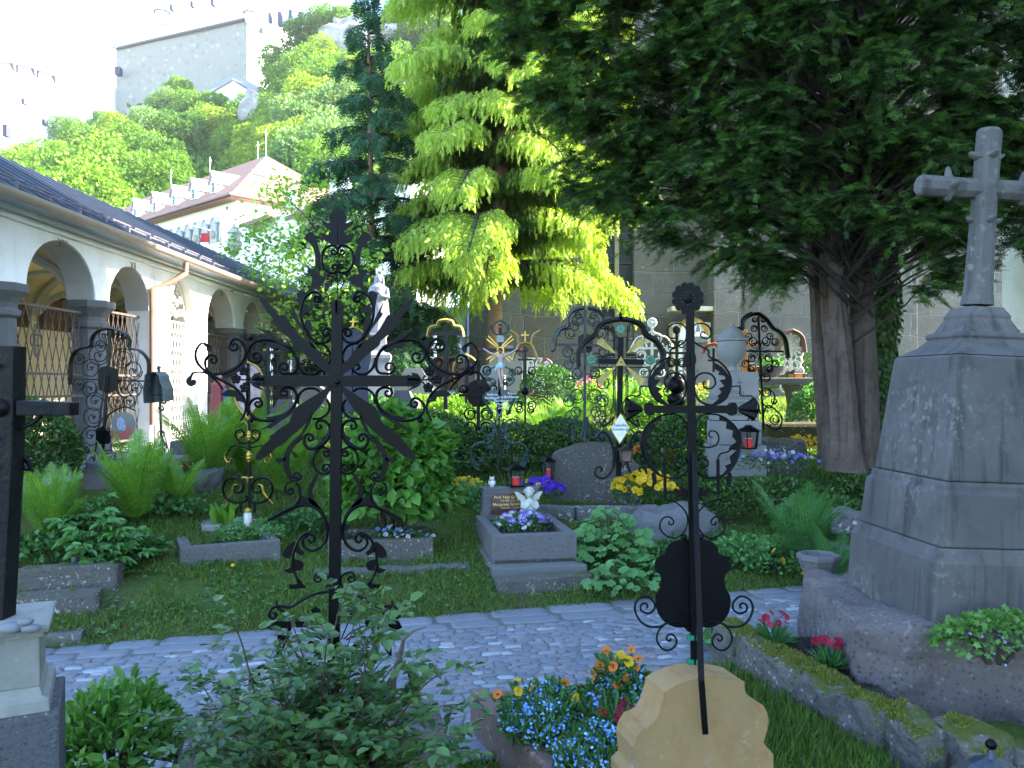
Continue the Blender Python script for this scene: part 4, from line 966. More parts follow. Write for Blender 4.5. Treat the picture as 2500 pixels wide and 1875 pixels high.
# ================================================================ SPRUCE AND CONIFERS
def conifer(name, label, base, h, zlow, rad, mat, matin, nbr, ntw, seed, hang=.5, tw=.16, bark=BARK2, tr=.17, lean=(0, 0), azbias=None, rfun=None, spr='droop', dens=1.0, tiers=0):
    random.seed(seed); rng = np.random.default_rng(seed)
    t = thing(name, label, "tree", base)
    m = MB().tube([(0, 0, -.3), (lean[0]*.3, lean[1]*.3, h*.3), (lean[0], lean[1], h)], [tr, tr*.75, .02], 10)
    trunk = m.build("trunk", bark, t, smooth=True)
    bm_ = MB(); C = []; D = []; U = []; S = []; I = []
    for k in range(nbr):
        s = (k+.5)/nbr
        if tiers:
            ti = k*tiers//nbr; s = (ti+.35+.3*random.random())/tiers; a = 6.283*(k % max(1, nbr//tiers))/max(1, nbr//tiers)+ti*.7+random.random()*.45
        else: a = 2.399*k+random.random()*.6
        z0 = zlow+(h-zlow)*s
        R_ = rad*(min(1, (1-s)*1.9)**.8 if tiers else (1-s)**.8)*(.75+.45*random.random())+.15
        if rfun: R_ *= rfun(a)
        if tiers: R_ *= .9 if ti < 4 else .80
        drop = R_*(.30+.15*random.random()); rise = R_*.18
        pts = []
        for i in range(9):
            q = i/8; wob = .08*R_*math.sin(q*3+k); pts.append(Vector((math.cos(a)*R_*q-math.sin(a)*wob, math.sin(a)*R_*q+math.cos(a)*wob, z0+rise*math.sin(q*2.0)-drop*q*q+lean[0]*0)) + Vector((lean[0]*z0/h, lean[1]*z0/h, 0)))
        bm_.tube(pts, list(np.linspace(.03*R_+.008, .004, 9)), 5)
        nt_ = max(6, int(ntw*R_/rad*1.2))
        for j in range(nt_):
            q = (.06 if tiers else .18)+(.94 if tiers else .82)*(j+random.random())/nt_; i = min(7, int(q*8)); fr = q*8-i; p = pts[i].lerp(pts[i+1], fr); side = (-1 if j % 2 else 1); tl = (.25+.75*math.sin(math.pi*min(1, q*.93)))*R_*.30*(.6+.6*random.random())
            dv = Vector((math.cos(a)*.55-math.sin(a)*side, math.sin(a)*.55+math.cos(a)*side, -.05)).normalized()
            e = p+dv*tl; mid = p.lerp(e, .5)+Vector((0, 0, tl*.08)); e.z -= tl*.25
            bm_.tube([p, mid, e], [.006, .004, .002], 3)
            ns = max(3, int(tl/.055*dens))
            for u in range(ns):
                uu = (u+.5)/ns; c = p.lerp(mid, uu*2) if uu < .5 else mid.lerp(e, uu*2-1)
                hl = hang*(.35+.65*random.random())*((.85+.15*q) if tiers else (.5+.5*q))
                nseg = max(1, int(hl/(tw*.62)))
                for v in range(nseg+1):
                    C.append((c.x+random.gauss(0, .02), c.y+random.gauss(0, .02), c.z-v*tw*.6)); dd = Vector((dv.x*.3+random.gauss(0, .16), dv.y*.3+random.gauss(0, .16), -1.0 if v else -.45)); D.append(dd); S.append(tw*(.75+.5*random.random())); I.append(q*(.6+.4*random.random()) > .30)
    C = np.array(C); D = np.array(D); S = np.array(S); I = np.array(I); n = len(C); U = rng.normal(size=(n, 3))+np.array((0, -.3, .4))
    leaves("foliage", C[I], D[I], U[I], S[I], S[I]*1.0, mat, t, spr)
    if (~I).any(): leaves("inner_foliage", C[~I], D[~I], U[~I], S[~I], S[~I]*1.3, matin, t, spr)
    bm_.build("branches", BARKT, t)
    print(name, n); return t
sb = P(1197, 930, 17.6); sb.z = H(sb.x, 17.6)
conifer("spruce_tree", "tall bright yellow green weeping spruce lit by the sun, centre of the graveyard", sb, 15.5, 2.5, 2.95, LSPR, LSPRD, 112, 36, 11, hang=.44, tw=.125, lean=(.7, 0), dens=1.15, tr=.17, tiers=16)
cb0 = P(915, 930, 17.5); cb0.z = 1.0
conifer("dark_conifer", "dark blue green conifer with ragged thin top, left of the bright spruce", cb0, 9.0, .9, 2.0, LCON, LCON, 48, 24, 5, hang=.22, tw=.24, tr=.1, lean=(-.15, 0), dens=.75, spr='spray')
# light green deciduous tree behind the big cross
mt = thing("young_maple", "airy light green young deciduous tree between the arcade and the dark conifer", "tree", P(800, 980, 16)+Vector((0, 0, -.35)))
MO = mt.location; m = MB(); C = []; D = []; random.seed(21)
m.tube([(0, 0, 0), (.03, 0, 1.2), (-.05, 0, 3.2), (0, 0, 4.4)], [.06, .05, .03, .01], 7)
blobs = [(700, 480, .8), (760, 560, .9), (660, 580, .6), (830, 600, .8), (700, 680, .8), (790, 700, .9), (860, 540, .6), (640, 650, .5), (760, 800, .8), (690, 780, .6), (850, 720, .7), (600, 570, .35), (560, 610, .2), (880, 640, .5), (780, 460, .45), (820, 840, .5), (680, 470, .4), (730, 620, .8), (620, 690, .45), (860, 820, .5)]
for (px, py, w_) in blobs:
    c = P(px, py, 16+random.uniform(-.9, .9))-MO; j = Vector((0, 0, max(.6, c.z-.9)))
    j.z = min(j.z, 4.2); m.tube([j, j.lerp(c, .5)+Vector((0, 0, .1)), c], [.02, .012, .004], 4)
    n = int(330*w_); q = RNG.normal(size=(n, 3))*np.array((.30, .3, .26))*(w_+.25)+np.array(c); C.append(q)
C = np.concatenate(C); n = len(C); s = .095*(.6+.7*RNG.random(n))
leaves("crown", C, RNG.normal(size=(n, 3))+np.array((0, 0, -.4)), RNG.normal(size=(n, 3))*.6+np.array((0, -.2, 1)), s, s*.95, LMAP, mt, 'five'); m.build("trunk", BARKT, mt)

# ================================================================ YEW
ye = thing("yew_tree", "huge dark spreading yew with three reddish trunks beside the stone monument", "tree", (3.9, 9.5, H(3.9, 9.5)-.05))
YO = ye.location; trunks = []
def trunk(pts, r, name="trunk", mat=BARK):
    ph = random.random()*9; m = MB(); P_ = catmull([tuple(Vector(p)-YO) for p in pts], 6); n = 16; vs = []; k_ = len(P_)
    for i, p in enumerate(P_):
        rr = lerp(r[0], r[1], i/(k_-1))*(1+.35*math.exp(-i*.9))
        for k in range(n):
            a = 2*math.pi*k/n; q = rr*(1+.16*math.sin(3*a+ph+i*.12)+.10*math.sin(7*a+ph*2+i*.2)+.06*noise.noise(Vector((a*3, i*.6, ph))))
            vs.append((p[0]+q*math.cos(a), p[1]+q*math.sin(a), p[2]))
    fs = [(i*n+k, i*n+(k+1) % n, (i+1)*n+(k+1) % n, (i+1)*n+k) for i in range(k_-1) for k in range(n)]
    return m.add(vs, fs).build(name, mat, ye, smooth=True)
g0 = YO.z-.1
trunk([P(2040, 1140, 9.6)*1, P(2012, 900, 9.7), P(2000, 700, 9.8), P(1980, 420, 9.9), P(1960, 60, 10)], (.15, .08))
trunk([P(2072, 1150, 9.3), P(2058, 930, 9.35), P(2035, 700, 9.4), P(2030, 480, 9.5), P(2020, 150, 9.6)], (.17, .09))
trunk([P(2112, 1140, 9.5), P(2110, 900, 9.5), P(2100, 650, 9.6), P(2110, 420, 9.7), P(2160, 60, 9.9)], (.15, .08))
iv = thing("ivy_clad_yew", "dark ivy covered trunk just right of the three reddish yew trunks", "tree", (P(2165, 1140, 10).x, 10.2, .6))
# canopy: clumps of sprays hung from real limbs
random.seed(99); poly = [(1280, -260), (1250, 60), (1285, 230), (1335, 270), (1380, 300), (1370, 410), (1400, 480), (1490, 540), (1540, 580), (1650, 590), (1700, 640), (1800, 620), (1850, 660), (1930, 690), (1980, 660), (2080, 640), (2180, 670), (2260, 730), (2330, 660), (2420, 600), (2560, 590), (2760, 560), (2860, -260)]
def inpoly(x, y):
    c = False; n = len(poly)
    for i in range(n):
        x0, y0 = poly[i]; x1, y1 = poly[i-1]
        if (y0 > y) != (y1 > y) and x < (x1-x0)*(y-y0)/(y1-y0)+x0: c = not c
    return c
holes = [(1500, 560, 60), (1570, 90, 45), (1420, 60, 40), (2420, 120, 80), (2330, 60, 60), (2480, 250, 60), (2380, 230, 40), (2250, 130, 40), (2440, 60, 70), (2300, 690, 50), (2230, 740, 50), (1350, 420, 50), (2160, 770, 40), (1700, 560, 30), (2210, 250, 35), (2470, 470, 50), (1960, 130, 30), (1320, 150, 40), (1270, 200, 35), (2390, 600, 50)]
cl = []; tries = 0
while len(cl) < 1300 and tries < 40000:
    tries += 1; px = random.uniform(1120, 2860) if len(cl) < 1080 else random.uniform(2230, 2860); py = random.uniform(-260, 850)
    if not inpoly(px, py): continue
    if len(cl) < 1080 and any((px-h[0])**2+(py-h[1])**2 < h[2]**2*1.1 for h in holes): continue
    ex = abs(px-2060)/900
    Y = random.uniform(7.4+.6*ex, 11.6-1.0*ex)
    if 1965 < px < 2200 and py > 545 and Y < 10.3: continue
    # keep the crown's real outline rounded: clip against a spheroid around the trunks
    c = P(px, py, Y); r3 = math.sqrt(((c.x-3.9)/5.6)**2+((c.y-9.6)/3.6)**2)
    if r3 > 1.12 or c.y > 11.7: continue
    cl.append(c)
# the part of the crown above the frame closes the top
for k in range(230):
    a = random.random()*6.28; r = math.sqrt(random.random()); z = 7.2+2.0*(1-r*r)*random.random()
    cl.append(Vector((3.9+4.9*r*math.cos(a), 9.4+2.2*r*math.sin(a), z)))
print("yew clumps", len(cl))
br = MB(); C = []; D = []; U = []; S = []; tip = []
for c in cl:
    z0 = max(1.9, min(7.5, c.z*.75+.2+random.uniform(-.4, .3))); ax_x = 3.9+random.uniform(-.35, .35)
    st = Vector((ax_x, 9.5, z0))-YO; e = c-YO; mid = st.lerp(e, .5)+Vector((random.gauss(0, .12), random.gauss(0, .12), .09*(e-st).length))*1.0; L = (e-st).length
    if random.random() < .3 and c.x < 6.3: br.tube([st, st.lerp(mid, .6), mid, mid.lerp(e, .5)+Vector((0, 0, .03*L)), e], [.010+.005*L, .008+.004*L, .007+.002*L, .006, .003], 5)
    out = Vector((c.x-3.9, c.y-9.6, 0)); out = out.normalized() if out.length > .3 else Vector((random.gauss(0, 1), random.gauss(0, 1), 0)).normalized()
    sz = random.uniform(.24, .42)
    for b in range(9):        # drooping twigs fanning outwards
        dv = (out*.9+Vector((random.gauss(0, .75), random.gauss(0, .75), random.gauss(-.05, .35)))).normalized(); ln = sz*random.uniform(.7, 1.5)
        p1 = e+dv*ln*.5+Vector((0, 0, ln*.06)); p2 = e+dv*ln+Vector((0, 0, -ln*.2)); br.tube([e, p1, p2], [.004, .003, .0015], 3)
        for q in range(24):
            u = (q+random.random())/24; p = e.lerp(p1, u*2) if u < .5 else p1.lerp(p2, u*2-1); sg = 1 if q % 2 else -1
            sd_ = Vector((-dv.y*sg, dv.x*sg, 0))*.9+dv*.6+Vector((random.gauss(0, .22), random.gauss(0, .22), random.gauss(-.18, .22)))
            C.append(p); D.append(sd_); S.append(random.uniform(.055, .115)); tip.append(u > .6 and random.random() < .55)
C = np.array(C); D = np.array(D); S = np.array(S); tip = np.array(tip); n = len(C); U = RNG.normal(size=(n, 3))*.45+np.array((0, 0, 1.))
leaves("foliage", C[~tip], D[~tip], U[~tip], S[~tip], S[~tip]*1.0, LYEW, ye, 'spray')
leaves("fresh_tips", C[tip], D[tip], U[tip], S[tip], S[tip]*1.0, LYEWT, ye, 'spray'); br.build("limbs", BARKT, ye)
IO = iv.location
MB().tube([P(2170, 1150, 10.2)-IO, P(2165, 900, 10.2)-IO, P(2160, 600, 10.2)-IO, P(2180, 300, 10.2)-IO], [.15, .12, .10, .07], 12).build("trunk", BARK, iv, smooth=True)
n = 3400; a = RNG.random(n)*6.28; z = RNG.random(n)*2.9-.05; r = .14+.07*RNG.random(n)+.03*np.sin(z*4); C = np.stack([np.cos(a)*r+.02, np.sin(a)*r, z], 1)
leaves("ivy", C, np.stack([np.cos(a)*.3, np.sin(a)*.3, -np.ones(n)*.8], 1)+RNG.normal(size=(n, 3))*.3, np.stack([np.cos(a), np.sin(a), .2*np.ones(n)], 1)+RNG.normal(size=(n, 3))*.3, .065*(.6+.7*RNG.random(n)), .055, LBOX, iv, 'oval')
# ================================================================ BIG WROUGHT IRON CROSS
Yc = 2.9
root = thing("grave_cross", "tall black wrought iron cross with leafy rays and scrolls rising from the rose bush", "grave cross", P(815, 1760, Yc))
I = Iron(root, Yc, 824.6, 600, -.009)
I.set(0, 0, 1)
I.bar(824, 742, 814, 1765, 27, .022, "upright")
I.bar(635, 930, 1017, 930, 27, .018, "crossbar", dy=-.004)
I.ball(826, 932, 7, False, "boss", sc=(1, .8, 1), dy=-.02)
I.set(450, 500, .2411)
I.plate([(1450, 1075), (1485, 1035), (1490, 1000), (1510, 980), (1555, 970), (1555, 1100), (1535, 1100), (1520, 1060), (1490, 1050)], name="cap", dy=-.014, smoothn=3)
I.bar(1551, 660, 1553, 985, 11, name="stem")
I.curve([(1555, 455), (1530, 420), (1500, 412), (1445, 430), (1405, 480), (1392, 550), (1405, 620), (1450, 675), (1510, 692), (1552, 672), (1548, 640)], 19, end1=(1518, 632, .9), name="ring")
I.curve([(1555, 455), (1548, 485)], 14, end1=(1512, 474, 1.0), name="scroll")
I.plate([(1556, 412), (1500, 410), (1440, 372), (1390, 332), (1398, 288), (1440, 302), (1478, 300), (1490, 272), (1450, 240), (1400, 196), (1408, 168), (1455, 186), (1482, 178), (1466, 128), (1488, 84), (1530, 42), (1556, 45)], name="top_leaf", dy=-.003)
I.plate([(1225, 312), (1260, 280), (1300, 280), (1332, 322), (1352, 400), (1375, 480), (1386, 540), (1386, 606), (1352, 640), (1337, 700), (1420, 725), (1425, 760), (1400, 802), (1360, 832), (1312, 842), (1285, 880), (1252, 902), (1235, 892), (1270, 850), (1290, 790), (1290, 740), (1262, 700), (1246, 672), (1260, 650), (1318, 648), (1325, 570), (1320, 500), (1300, 432), (1260, 382), (1226, 352)], name="plume")
I.curve([(1385, 940), (1360, 895), (1300, 885), (1230, 930), (1190, 1010), (1180, 1110), (1210, 1220), (1280, 1340), (1350, 1395), (1440, 1390), (1485, 1340)], 20, end0=(1345, 950, 1.2), end1=(1440, 1300, 1.3))
I.plate([(1140, 900), (1190, 870), (1240, 892), (1205, 960), (1192, 1050), (1170, 1090), (1155, 990)])
I.plate([(1228, 1000), (1262, 1030), (1302, 1042), (1280, 1082), (1230, 1092), (1210, 1150), (1192, 1060)])
I.plate([(1220, 1190), (1250, 1158), (1287, 1212), (1275, 1272), (1292, 1330), (1240, 1290)])
RAY = dict(name="ray", dy=-.008)
I.plate([(768, 945), (830, 970), (920, 1060), (970, 1120), (1030, 1115), (1060, 1170), (1090, 1225), (1150, 1310), (1200, 1340), (1280, 1400), (1340, 1450), (1420, 1560), (1500, 1660), (1560, 1790), (1470, 1720), (1300, 1590), (1220, 1510), (1110, 1425), (1098, 1380), (1000, 1300), (930, 1230), (888, 1182), (905, 1160), (850, 1090), (800, 1020)], **RAY)
I.plate([(1075, 990), (1130, 1090), (1165, 1170), (1250, 1330), (1340, 1450), (1290, 1430), (1190, 1260), (1100, 1140), (1084, 1100), (1104, 1085)], **RAY)
I.plate([(735, 1243), (800, 1262), (862, 1278), (900, 1308), (980, 1378), (1100, 1445), (1000, 1418), (900, 1372), (850, 1322)], **RAY)
I.curve([(1460, 1610), (1488, 1540), (1450, 1450), (1390, 1410), (1320, 1405)], 18)
I.curve([(455, 1430), (490, 1370), (550, 1362), (602, 1415), (622, 1500), (585, 1590), (510, 1660), (400, 1712), (300, 1712)], 24, end0=(508, 1432, 1.1), taper=.5)
I.plate([(300, 1700), (400, 1690), (520, 1630), (590, 1560), (640, 1560), (600, 1650), (520, 1710), (430, 1755), (380, 1730)], name="leaf")
I.curve([(775, 1565), (740, 1597), (680, 1585), (648, 1520), (662, 1450), (710, 1392), (790, 1368), (890, 1372), (990, 1402), (1085, 1465), (1132, 1540), (1142, 1640), (1110, 1700), (1045, 1708)], 26, end0=(728, 1538, .9), end1=(1012, 1648, 1.3), taper=.45)
I.plate([(770, 1370), (840, 1368), (980, 1395), (1075, 1460), (1030, 1500), (960, 1450), (880, 1460), (850, 1410)], name="leaf")
I.ball(668, 1345, 30, name="bud")
I.plate([(600, 1410), (640, 1380), (690, 1400), (660, 1460), (640, 1540), (615, 1560)])
I.curve([(1150, 1550), (1172, 1640), (1232, 1705), (1315, 1715), (1375, 1675)], 20, end1=(1335, 1650, .9))
I.set(450, 840, .2411)
I.curve([(60, 345), (95, 292), (180, 285), (262, 310), (380, 368), (480, 420), (562, 490), (612, 570), (622, 660), (592, 740), (568, 770)], 21, taper=.3)
I.plate([(62, 320), (30, 345), (20, 385), (45, 420), (85, 428), (115, 400), (118, 368), (90, 355), (75, 372), (72, 345)], name="drop", smoothn=3)
I.curve([(262, 30), (190, -12), (130, 42), (113, 120), (140, 200), (210, 272), (290, 340), (350, 400), (390, 462)], 20, taper=.3)
I.plate([(190, -5), (240, -2), (275, 30), (278, 60), (250, 82), (225, 62), (225, 35), (200, 15)], name="drop", smoothn=3)
I.curve([(400, 295), (330, 312), (262, 290), (216, 232), (216, 160), (262, 114), (312, 122), (332, 160)], 20, end1=(292, 162, .8), taper=.4)
I.plate([(382, 505), (430, 468), (500, 463), (560, 500), (592, 560), (612, 602), (570, 582), (528, 575), (520, 540), (460, 532), (400, 528)])
I.curve([(790, 600), (762, 552), (702, 560), (652, 620), (660, 690), (720, 752), (820, 776), (932, 762), (1040, 702), (1112, 620), (1136, 540), (1118, 470), (1060, 440), (1000, 452), (975, 492)], 24, end0=(745, 602, .9), end1=(1020, 492, .9), taper=.35)
I.plate([(830, 740), (930, 725), (1040, 680), (1115, 600), (1140, 560), (1130, 640), (1050, 720), (930, 775), (850, 780)])
I.ball(680, 768, 30, name="bud")
I.curve([(1150, 605), (1160, 520), (1222, 460), (1312, 450), (1372, 480)], 18)
I.curve([(1440, 560), (1470, 620), (1450, 700), (1382, 750), (1300, 757)], 18)
I.curve([(1335, 830), (1352, 782), (1420, 778), (1470, 830), (1470, 920), (1420, 1002), (1340, 1048), (1270, 1060), (1220, 1012), (1218, 942), (1260, 910), (1302, 930)], 26, end0=(1370, 832, .8), end1=(1272, 952, .8), taper=.4)
I.plate([(1470, 830), (1475, 930), (1430, 1010), (1330, 1060), (1270, 1072), (1330, 1030), (1400, 980), (1380, 950), (1440, 920)])
I.plate([(725, 1172), (762, 1172), (850, 1130), (945, 1045), (1010, 1012), (1060, 960), (1130, 900), (1200, 840), (1290, 740), (1400, 600), (1490, 460), (1560, 385), (1455, 435), (1350, 505), (1200, 598), (1130, 650), (1090, 738), (1060, 800), (960, 860), (920, 900), (868, 930), (876, 960), (820, 1010), (750, 1100)], **RAY)
I.plate([(750, 882), (840, 830), (930, 770), (1060, 698), (1112, 648), (1100, 702), (980, 782), (882, 852), (850, 848)], **RAY)
I.plate([(1120, 1002), (1190, 900), (1240, 800), (1302, 700), (1280, 800), (1220, 900), (1180, 950)], **RAY)
I.plate([(1190, 905), (1120, 958), (1050, 1038), (1010, 1130), (998, 1222), (1028, 1312), (1060, 1372), (1092, 1388), (1105, 1345), (1075, 1292), (1060, 1202), (1072, 1112), (1130, 1022), (1200, 962)], name="acanthus")
I.plate([(918, 1165), (980, 1148), (1040, 1160), (960, 1212)])
I.plate([(1090, 1080), (1110, 1150), (1155, 1140), (1120, 1095)])
I.curve([(1082, 1388), (1160, 1372), (1182, 1330), (1140, 1300)], 16, end1=(1136, 1338, .8))
I.curve([(1470, 1072), (1402, 1045), (1340, 1080), (1308, 1150), (1320, 1242), (1370, 1302), (1430, 1312), (1472, 1290)], 17, end0=(1440, 1102, 1.2), end1=(1432, 1258, 1.2), name="ring")
I.curve([(1110, 1385), (1040, 1410), (1020, 1470), (1060, 1515)], 16, end1=(1075, 1480, .9))
I.curve([(1130, 1400), (1170, 1460), (1165, 1560), (1110, 1640), (1050, 1690)], 18)
I.plate([(1370, 1310), (1338, 1380), (1298, 1470), (1308, 1542), (1338, 1602), (1375, 1668), (1330, 1660), (1265, 1590), (1250, 1480), (1290, 1390), (1330, 1320)], name="acanthus")
I.set(600, 1200, .3316)
I.curve([(170, 205), (290, 140), (390, 103), (480, 105), (550, 150), (594, 230), (600, 320), (562, 400), (490, 436), (430, 402), (423, 350), (468, 312)], 15, end1=(478, 352, .8))
I.plate([(165, 222), (168, 196), (210, 172), (290, 128), (370, 95), (400, 32), (440, 40), (490, 58), (560, 130), (600, 200), (560, 170), (500, 120), (430, 105), (340, 140), (260, 185), (200, 212)])
I.plate([(590, 230), (560, 250), (535, 235), (560, 275), (595, 290)])
I.curve([(512, 330), (462, 302), (402, 340), (362, 420), (346, 520), (370, 622), (432, 706)], 14)
I.plate([(352, 368), (300, 410), (272, 472), (330, 492), (352, 440), (410, 470), (432, 448), (400, 420), (385, 380)])
I.plate([(340, 480), (328, 560), (272, 576), (330, 604), (355, 590), (380, 582), (412, 576), (428, 532), (395, 505), (365, 500)])
I.plate([(360, 610), (390, 640), (440, 706), (400, 712), (330, 718), (320, 682), (380, 680)])
I.curve([(505, 645), (528, 597), (590, 610), (612, 660), (590, 710)], 11, end0=(536, 640, 1.0))
I.curve([(612, 735), (520, 750), (430, 790), (330, 850), (262, 842), (192, 858), (172, 910)], 15, end1=(205, 905, .8))
I.curve([(232, 800), (232, 848), (290, 900), (320, 980), (312, 1060), (272, 1150), (235, 1210)], 22, taper=.6)
I.plate([(152, 1000), (198, 940), (300, 958), (318, 1010), (250, 1000), (190, 1020)])
I.plate([(235, 1055), (300, 1060), (275, 1105), (240, 1100), (265, 1150), (225, 1210)])
I.flower(515, 880, 36); I.flower(396, 970, 36)
I.curve([(524, 910), (560, 990), (598, 1085)], 7, name="stem"); I.curve([(430, 990), (520, 1030), (578, 1085)], 7, name="stem")
I.curve([(205, 1275), (112, 1290), (55, 1340), (42, 1420), (80, 1520), (150, 1580), (242, 1592)], 26, taper=.5)
I.plate([(40, 1330), (100, 1280), (205, 1262), (180, 1300), (110, 1330), (90, 1420), (60, 1460), (110, 1540), (60, 1500), (32, 1420)])
I.curve([(392, 1112), (450, 1066), (520, 1070), (562, 1092)], 8); I.plate([(450, 1122), (490, 1098), (562, 1212), (500, 1182)])
# flower bunches and calyx at the ends of the crossbar
I.set(450, 840, .2411)
for x, y in ((600, 270), (522, 352), (612, 442)): I.flower(x, y, 54, 5, name="iron_flower")
I.curve([(640, 315), (670, 350)], 11, name="stem"); I.curve([(560, 362), (680, 362)], 11, name="stem"); I.curve([(640, 410), (690, 375)], 11, name="stem")
u, v = I.uv((760, 372))
for sg in (1, -1):
    c = I.w(sg*u, v); m = MB(); pr = [(.004, -.028), (.014, -.022), (.019, -.006), (.017, .012), (.021, .02)]
    vs0 = len(m.v); m.lathe([(r, z*1.0) for r, z in pr], (0, 0, 0), 14, axis='X', lobes=7, la=.16)
    m.v = [(q[0]*sg+c.x, q[1]+c.y, q[2]+c.z) for q in m.v]; m.build("calyx", IRON, root, smooth=True)
I.plate([(690, 340), (720, 300), (790, 292), (745, 335), (810, 345), (745, 372), (830, 395), (745, 405), (820, 470), (740, 445), (690, 410)], name="calyx_leaf", dy=-.01)

# ================================================================ SECOND CROSS WITH PLAQUE ON THE SANDSTONE HEADSTONE
Y2 = 2.55
r2 = thing("grave_cross", "slender black iron cross with round scrolls and dark shield plate on the yellow sandstone headstone", "grave cross", P(1697, 1640, Y2))
J = Iron(r2, Y2, 1683, 850, .017, cw=1.3); J.set(0, 0, 1)
J.bar(1684, 760, 1697, 1642, 20, .014, "upright"); J.bar(1575, 999, 1795, 999, 19, .012, "crossbar", dy=-.003)
J.set(1480, 680, .2411)
u, v = J.uv((825, 200)); c = J.w(u, v, -.003); R_ = J.W(168)
m = MB()
for k in range(12):
    a = 2*math.pi*(k+.5)/12; e = Vector((math.cos(a), 0, math.sin(a))); s_ = Vector((-math.sin(a), 0, math.cos(a)))
    pts = [(e*.30-s_*.05), (e*.62-s_*.19), (e*.9-s_*.21), (e*.93-s_*.10), (e*1.0-s_*.08), (e*.96), (e*1.0+s_*.08), (e*.93+s_*.10), (e*.9+s_*.21), (e*.62+s_*.19), (e*.30+s_*.05)]
    m.prism([(p.x*R_, p.z*R_) for p in pts], c+Vector((0, -.0015*(k % 2), 0)), (1, 0, 0), (0, 0, 1), (0, .003, 0))
m.ball(c, R_*.34, 8, (1, .35, 1)); m.build("sun_rays", IRON, r2)
J.curve([(808, 590), (812, 520), (770, 465), (690, 455), (632, 495), (618, 560), (650, 605), (705, 600)], 15, end1=(690, 560, .6), taper=.3)
J.curve([(822, 540), (800, 630), (720, 690), (650, 728), (645, 790), (560, 832), (482, 902), (435, 1000), (438, 1110), (500, 1222), (600, 1275), (700, 1270), (778, 1212), (806, 1110), (790, 1010), (730, 960), (650, 962), (600, 1004), (588, 1062)], 17, end1=(680, 1050, .55), taper=.15)
J.plate([(600, 850), (520, 895), (462, 965), (435, 1040), (440, 1110), (500, 1222), (600, 1278), (620, 1262), (560, 1215), (575, 1190), (530, 1150), (560, 1110), (500, 1090), (548, 1030), (490, 1020), (500, 985), (560, 975), (545, 940), (590, 915)], name="acanthus")
J.curve([(442, 1096), (345, 1095), (340, 1182), (228, 1192), (172, 1260), (160, 1320), (190, 1382), (262, 1412), (275, 1440)], 12, name="step_scroll")
J.plate([(790, 760), (815, 742), (845, 735), (845, 925), (815, 915), (792, 870), (780, 820)], name="lozenge", dy=-.006, smoothn=3)
J.plate([(380, 1290), (400, 1258), (450, 1258), (490, 1290), (490, 1362), (450, 1390), (400, 1372), (385, 1350)], name="lozenge", dy=-.006)
u, v = J.uv((330, 1325))
for sg in (1, -1):
    c = J.w(sg*u, v); m = MB(); m.lathe([(.006, .012), (.013, 0), (.020, -.016), (.032, -.034), (.030, -.040), (.012, -.036)], (0, 0, 0), 16, axis='X', lobes=8, la=.14)
    m.v = [(q[0]*sg*-1*-1+c.x, q[1]+c.y, q[2]+c.z) for q in m.v]; m.build("bell_end", IRON, r2, smooth=True)
J.curve([(700, 1370), (560, 1385), (440, 1462), (370, 1560), (348, 1660), (356, 1700), (390, 1820), (480, 1950), (600, 2010), (720, 2014), (806, 1950), (818, 1850), (762, 1820), (700, 1840), (694, 1880)], 17, end1=(738, 1880, .7), taper=.15)
J.plate([(560, 1385), (440, 1462), (370, 1560), (348, 1660), (390, 1820), (480, 1950), (560, 1995), (505, 1930), (525, 1895), (460, 1870), (470, 1800), (400, 1740), (480, 1730), (440, 1680), (398, 1650), (440, 1600), (430, 1540), (500, 1520), (490, 1455), (560, 1440)], name="acanthus")
J.curve([(700, 1370), (760, 1405), (806, 1470), (815, 1590), (760, 1690), (690, 1708), (612, 1690), (575, 1630), (592, 1560), (650, 1540)], 14, end1=(640, 1590, .5), taper=.2)
J.curve([(400, 1660), (480, 1750), (590, 1818), (597, 2200), (680, 2250), (760, 2310), (812, 2380), (825, 2460), (790, 2560), (710, 2625), (620, 2610), (555, 2550), (545, 2480), (580, 2424), (640, 2414), (682, 2450)], 14, end1=(648, 2468, .7), taper=.1)
J.bar(592, 1830, 597, 2190, 30, .008, "side_bar", mir=True); J.bar(597, 2166, 1112, 2166, 24, .006, "lower_bar", dy=.002)
J.plate([(720, 2180), (700, 2225), (760, 2205), (800, 2240), (830, 2180)]); J.plate([(800, 2130), (740, 2095), (760, 2150), (700, 2120), (690, 2165), (830, 2165)])
J.plate([(455, 1985), (480, 1960), (510, 2010), (500, 2080), (460, 2130), (470, 2060)])
J.ball(790, 2620, 32)
J.set(1480, 1080, .2411)
J.plate([(858, 985), (760, 992), (682, 1010), (622, 1062), (600, 1130), (540, 1162), (500, 1220), (500, 1300), (548, 1345), (560, 1400), (548, 1480), (508, 1560), (505, 1640), (530, 1740), (600, 1830), (700, 1880), (790, 1880), (860, 1860)], name="shield_plate", dy=.010, th=.004, smoothn=4)
J.set(1480, 1400, .27125)
J.curve([(757, 522), (700, 450), (622, 426), (540, 450), (480, 478), (382, 476), (310, 432), (265, 352), (260, 280), (300, 222), (370, 208), (430, 260), (432, 322), (380, 360), (322, 342)], 16, end1=(352, 300, .8), taper=.1)
J.curve([(520, 462), (470, 520), (455, 600), (500, 672), (560, 692), (620, 652), (632, 592), (590, 547), (548, 562)], 15, end1=(572, 588, .6), taper=.1)
for y in (573, 790):
    for x, w_ in ((758, 55), (822, 36)): J.bar(x-w_/2, y, x+w_/2, y+2, 44, .022, "clamp", mat=plain("green clamp", (.0, .16, .09), .5))
J.bar(712, 893, 862, 900, 10, .05, "foot_plate")
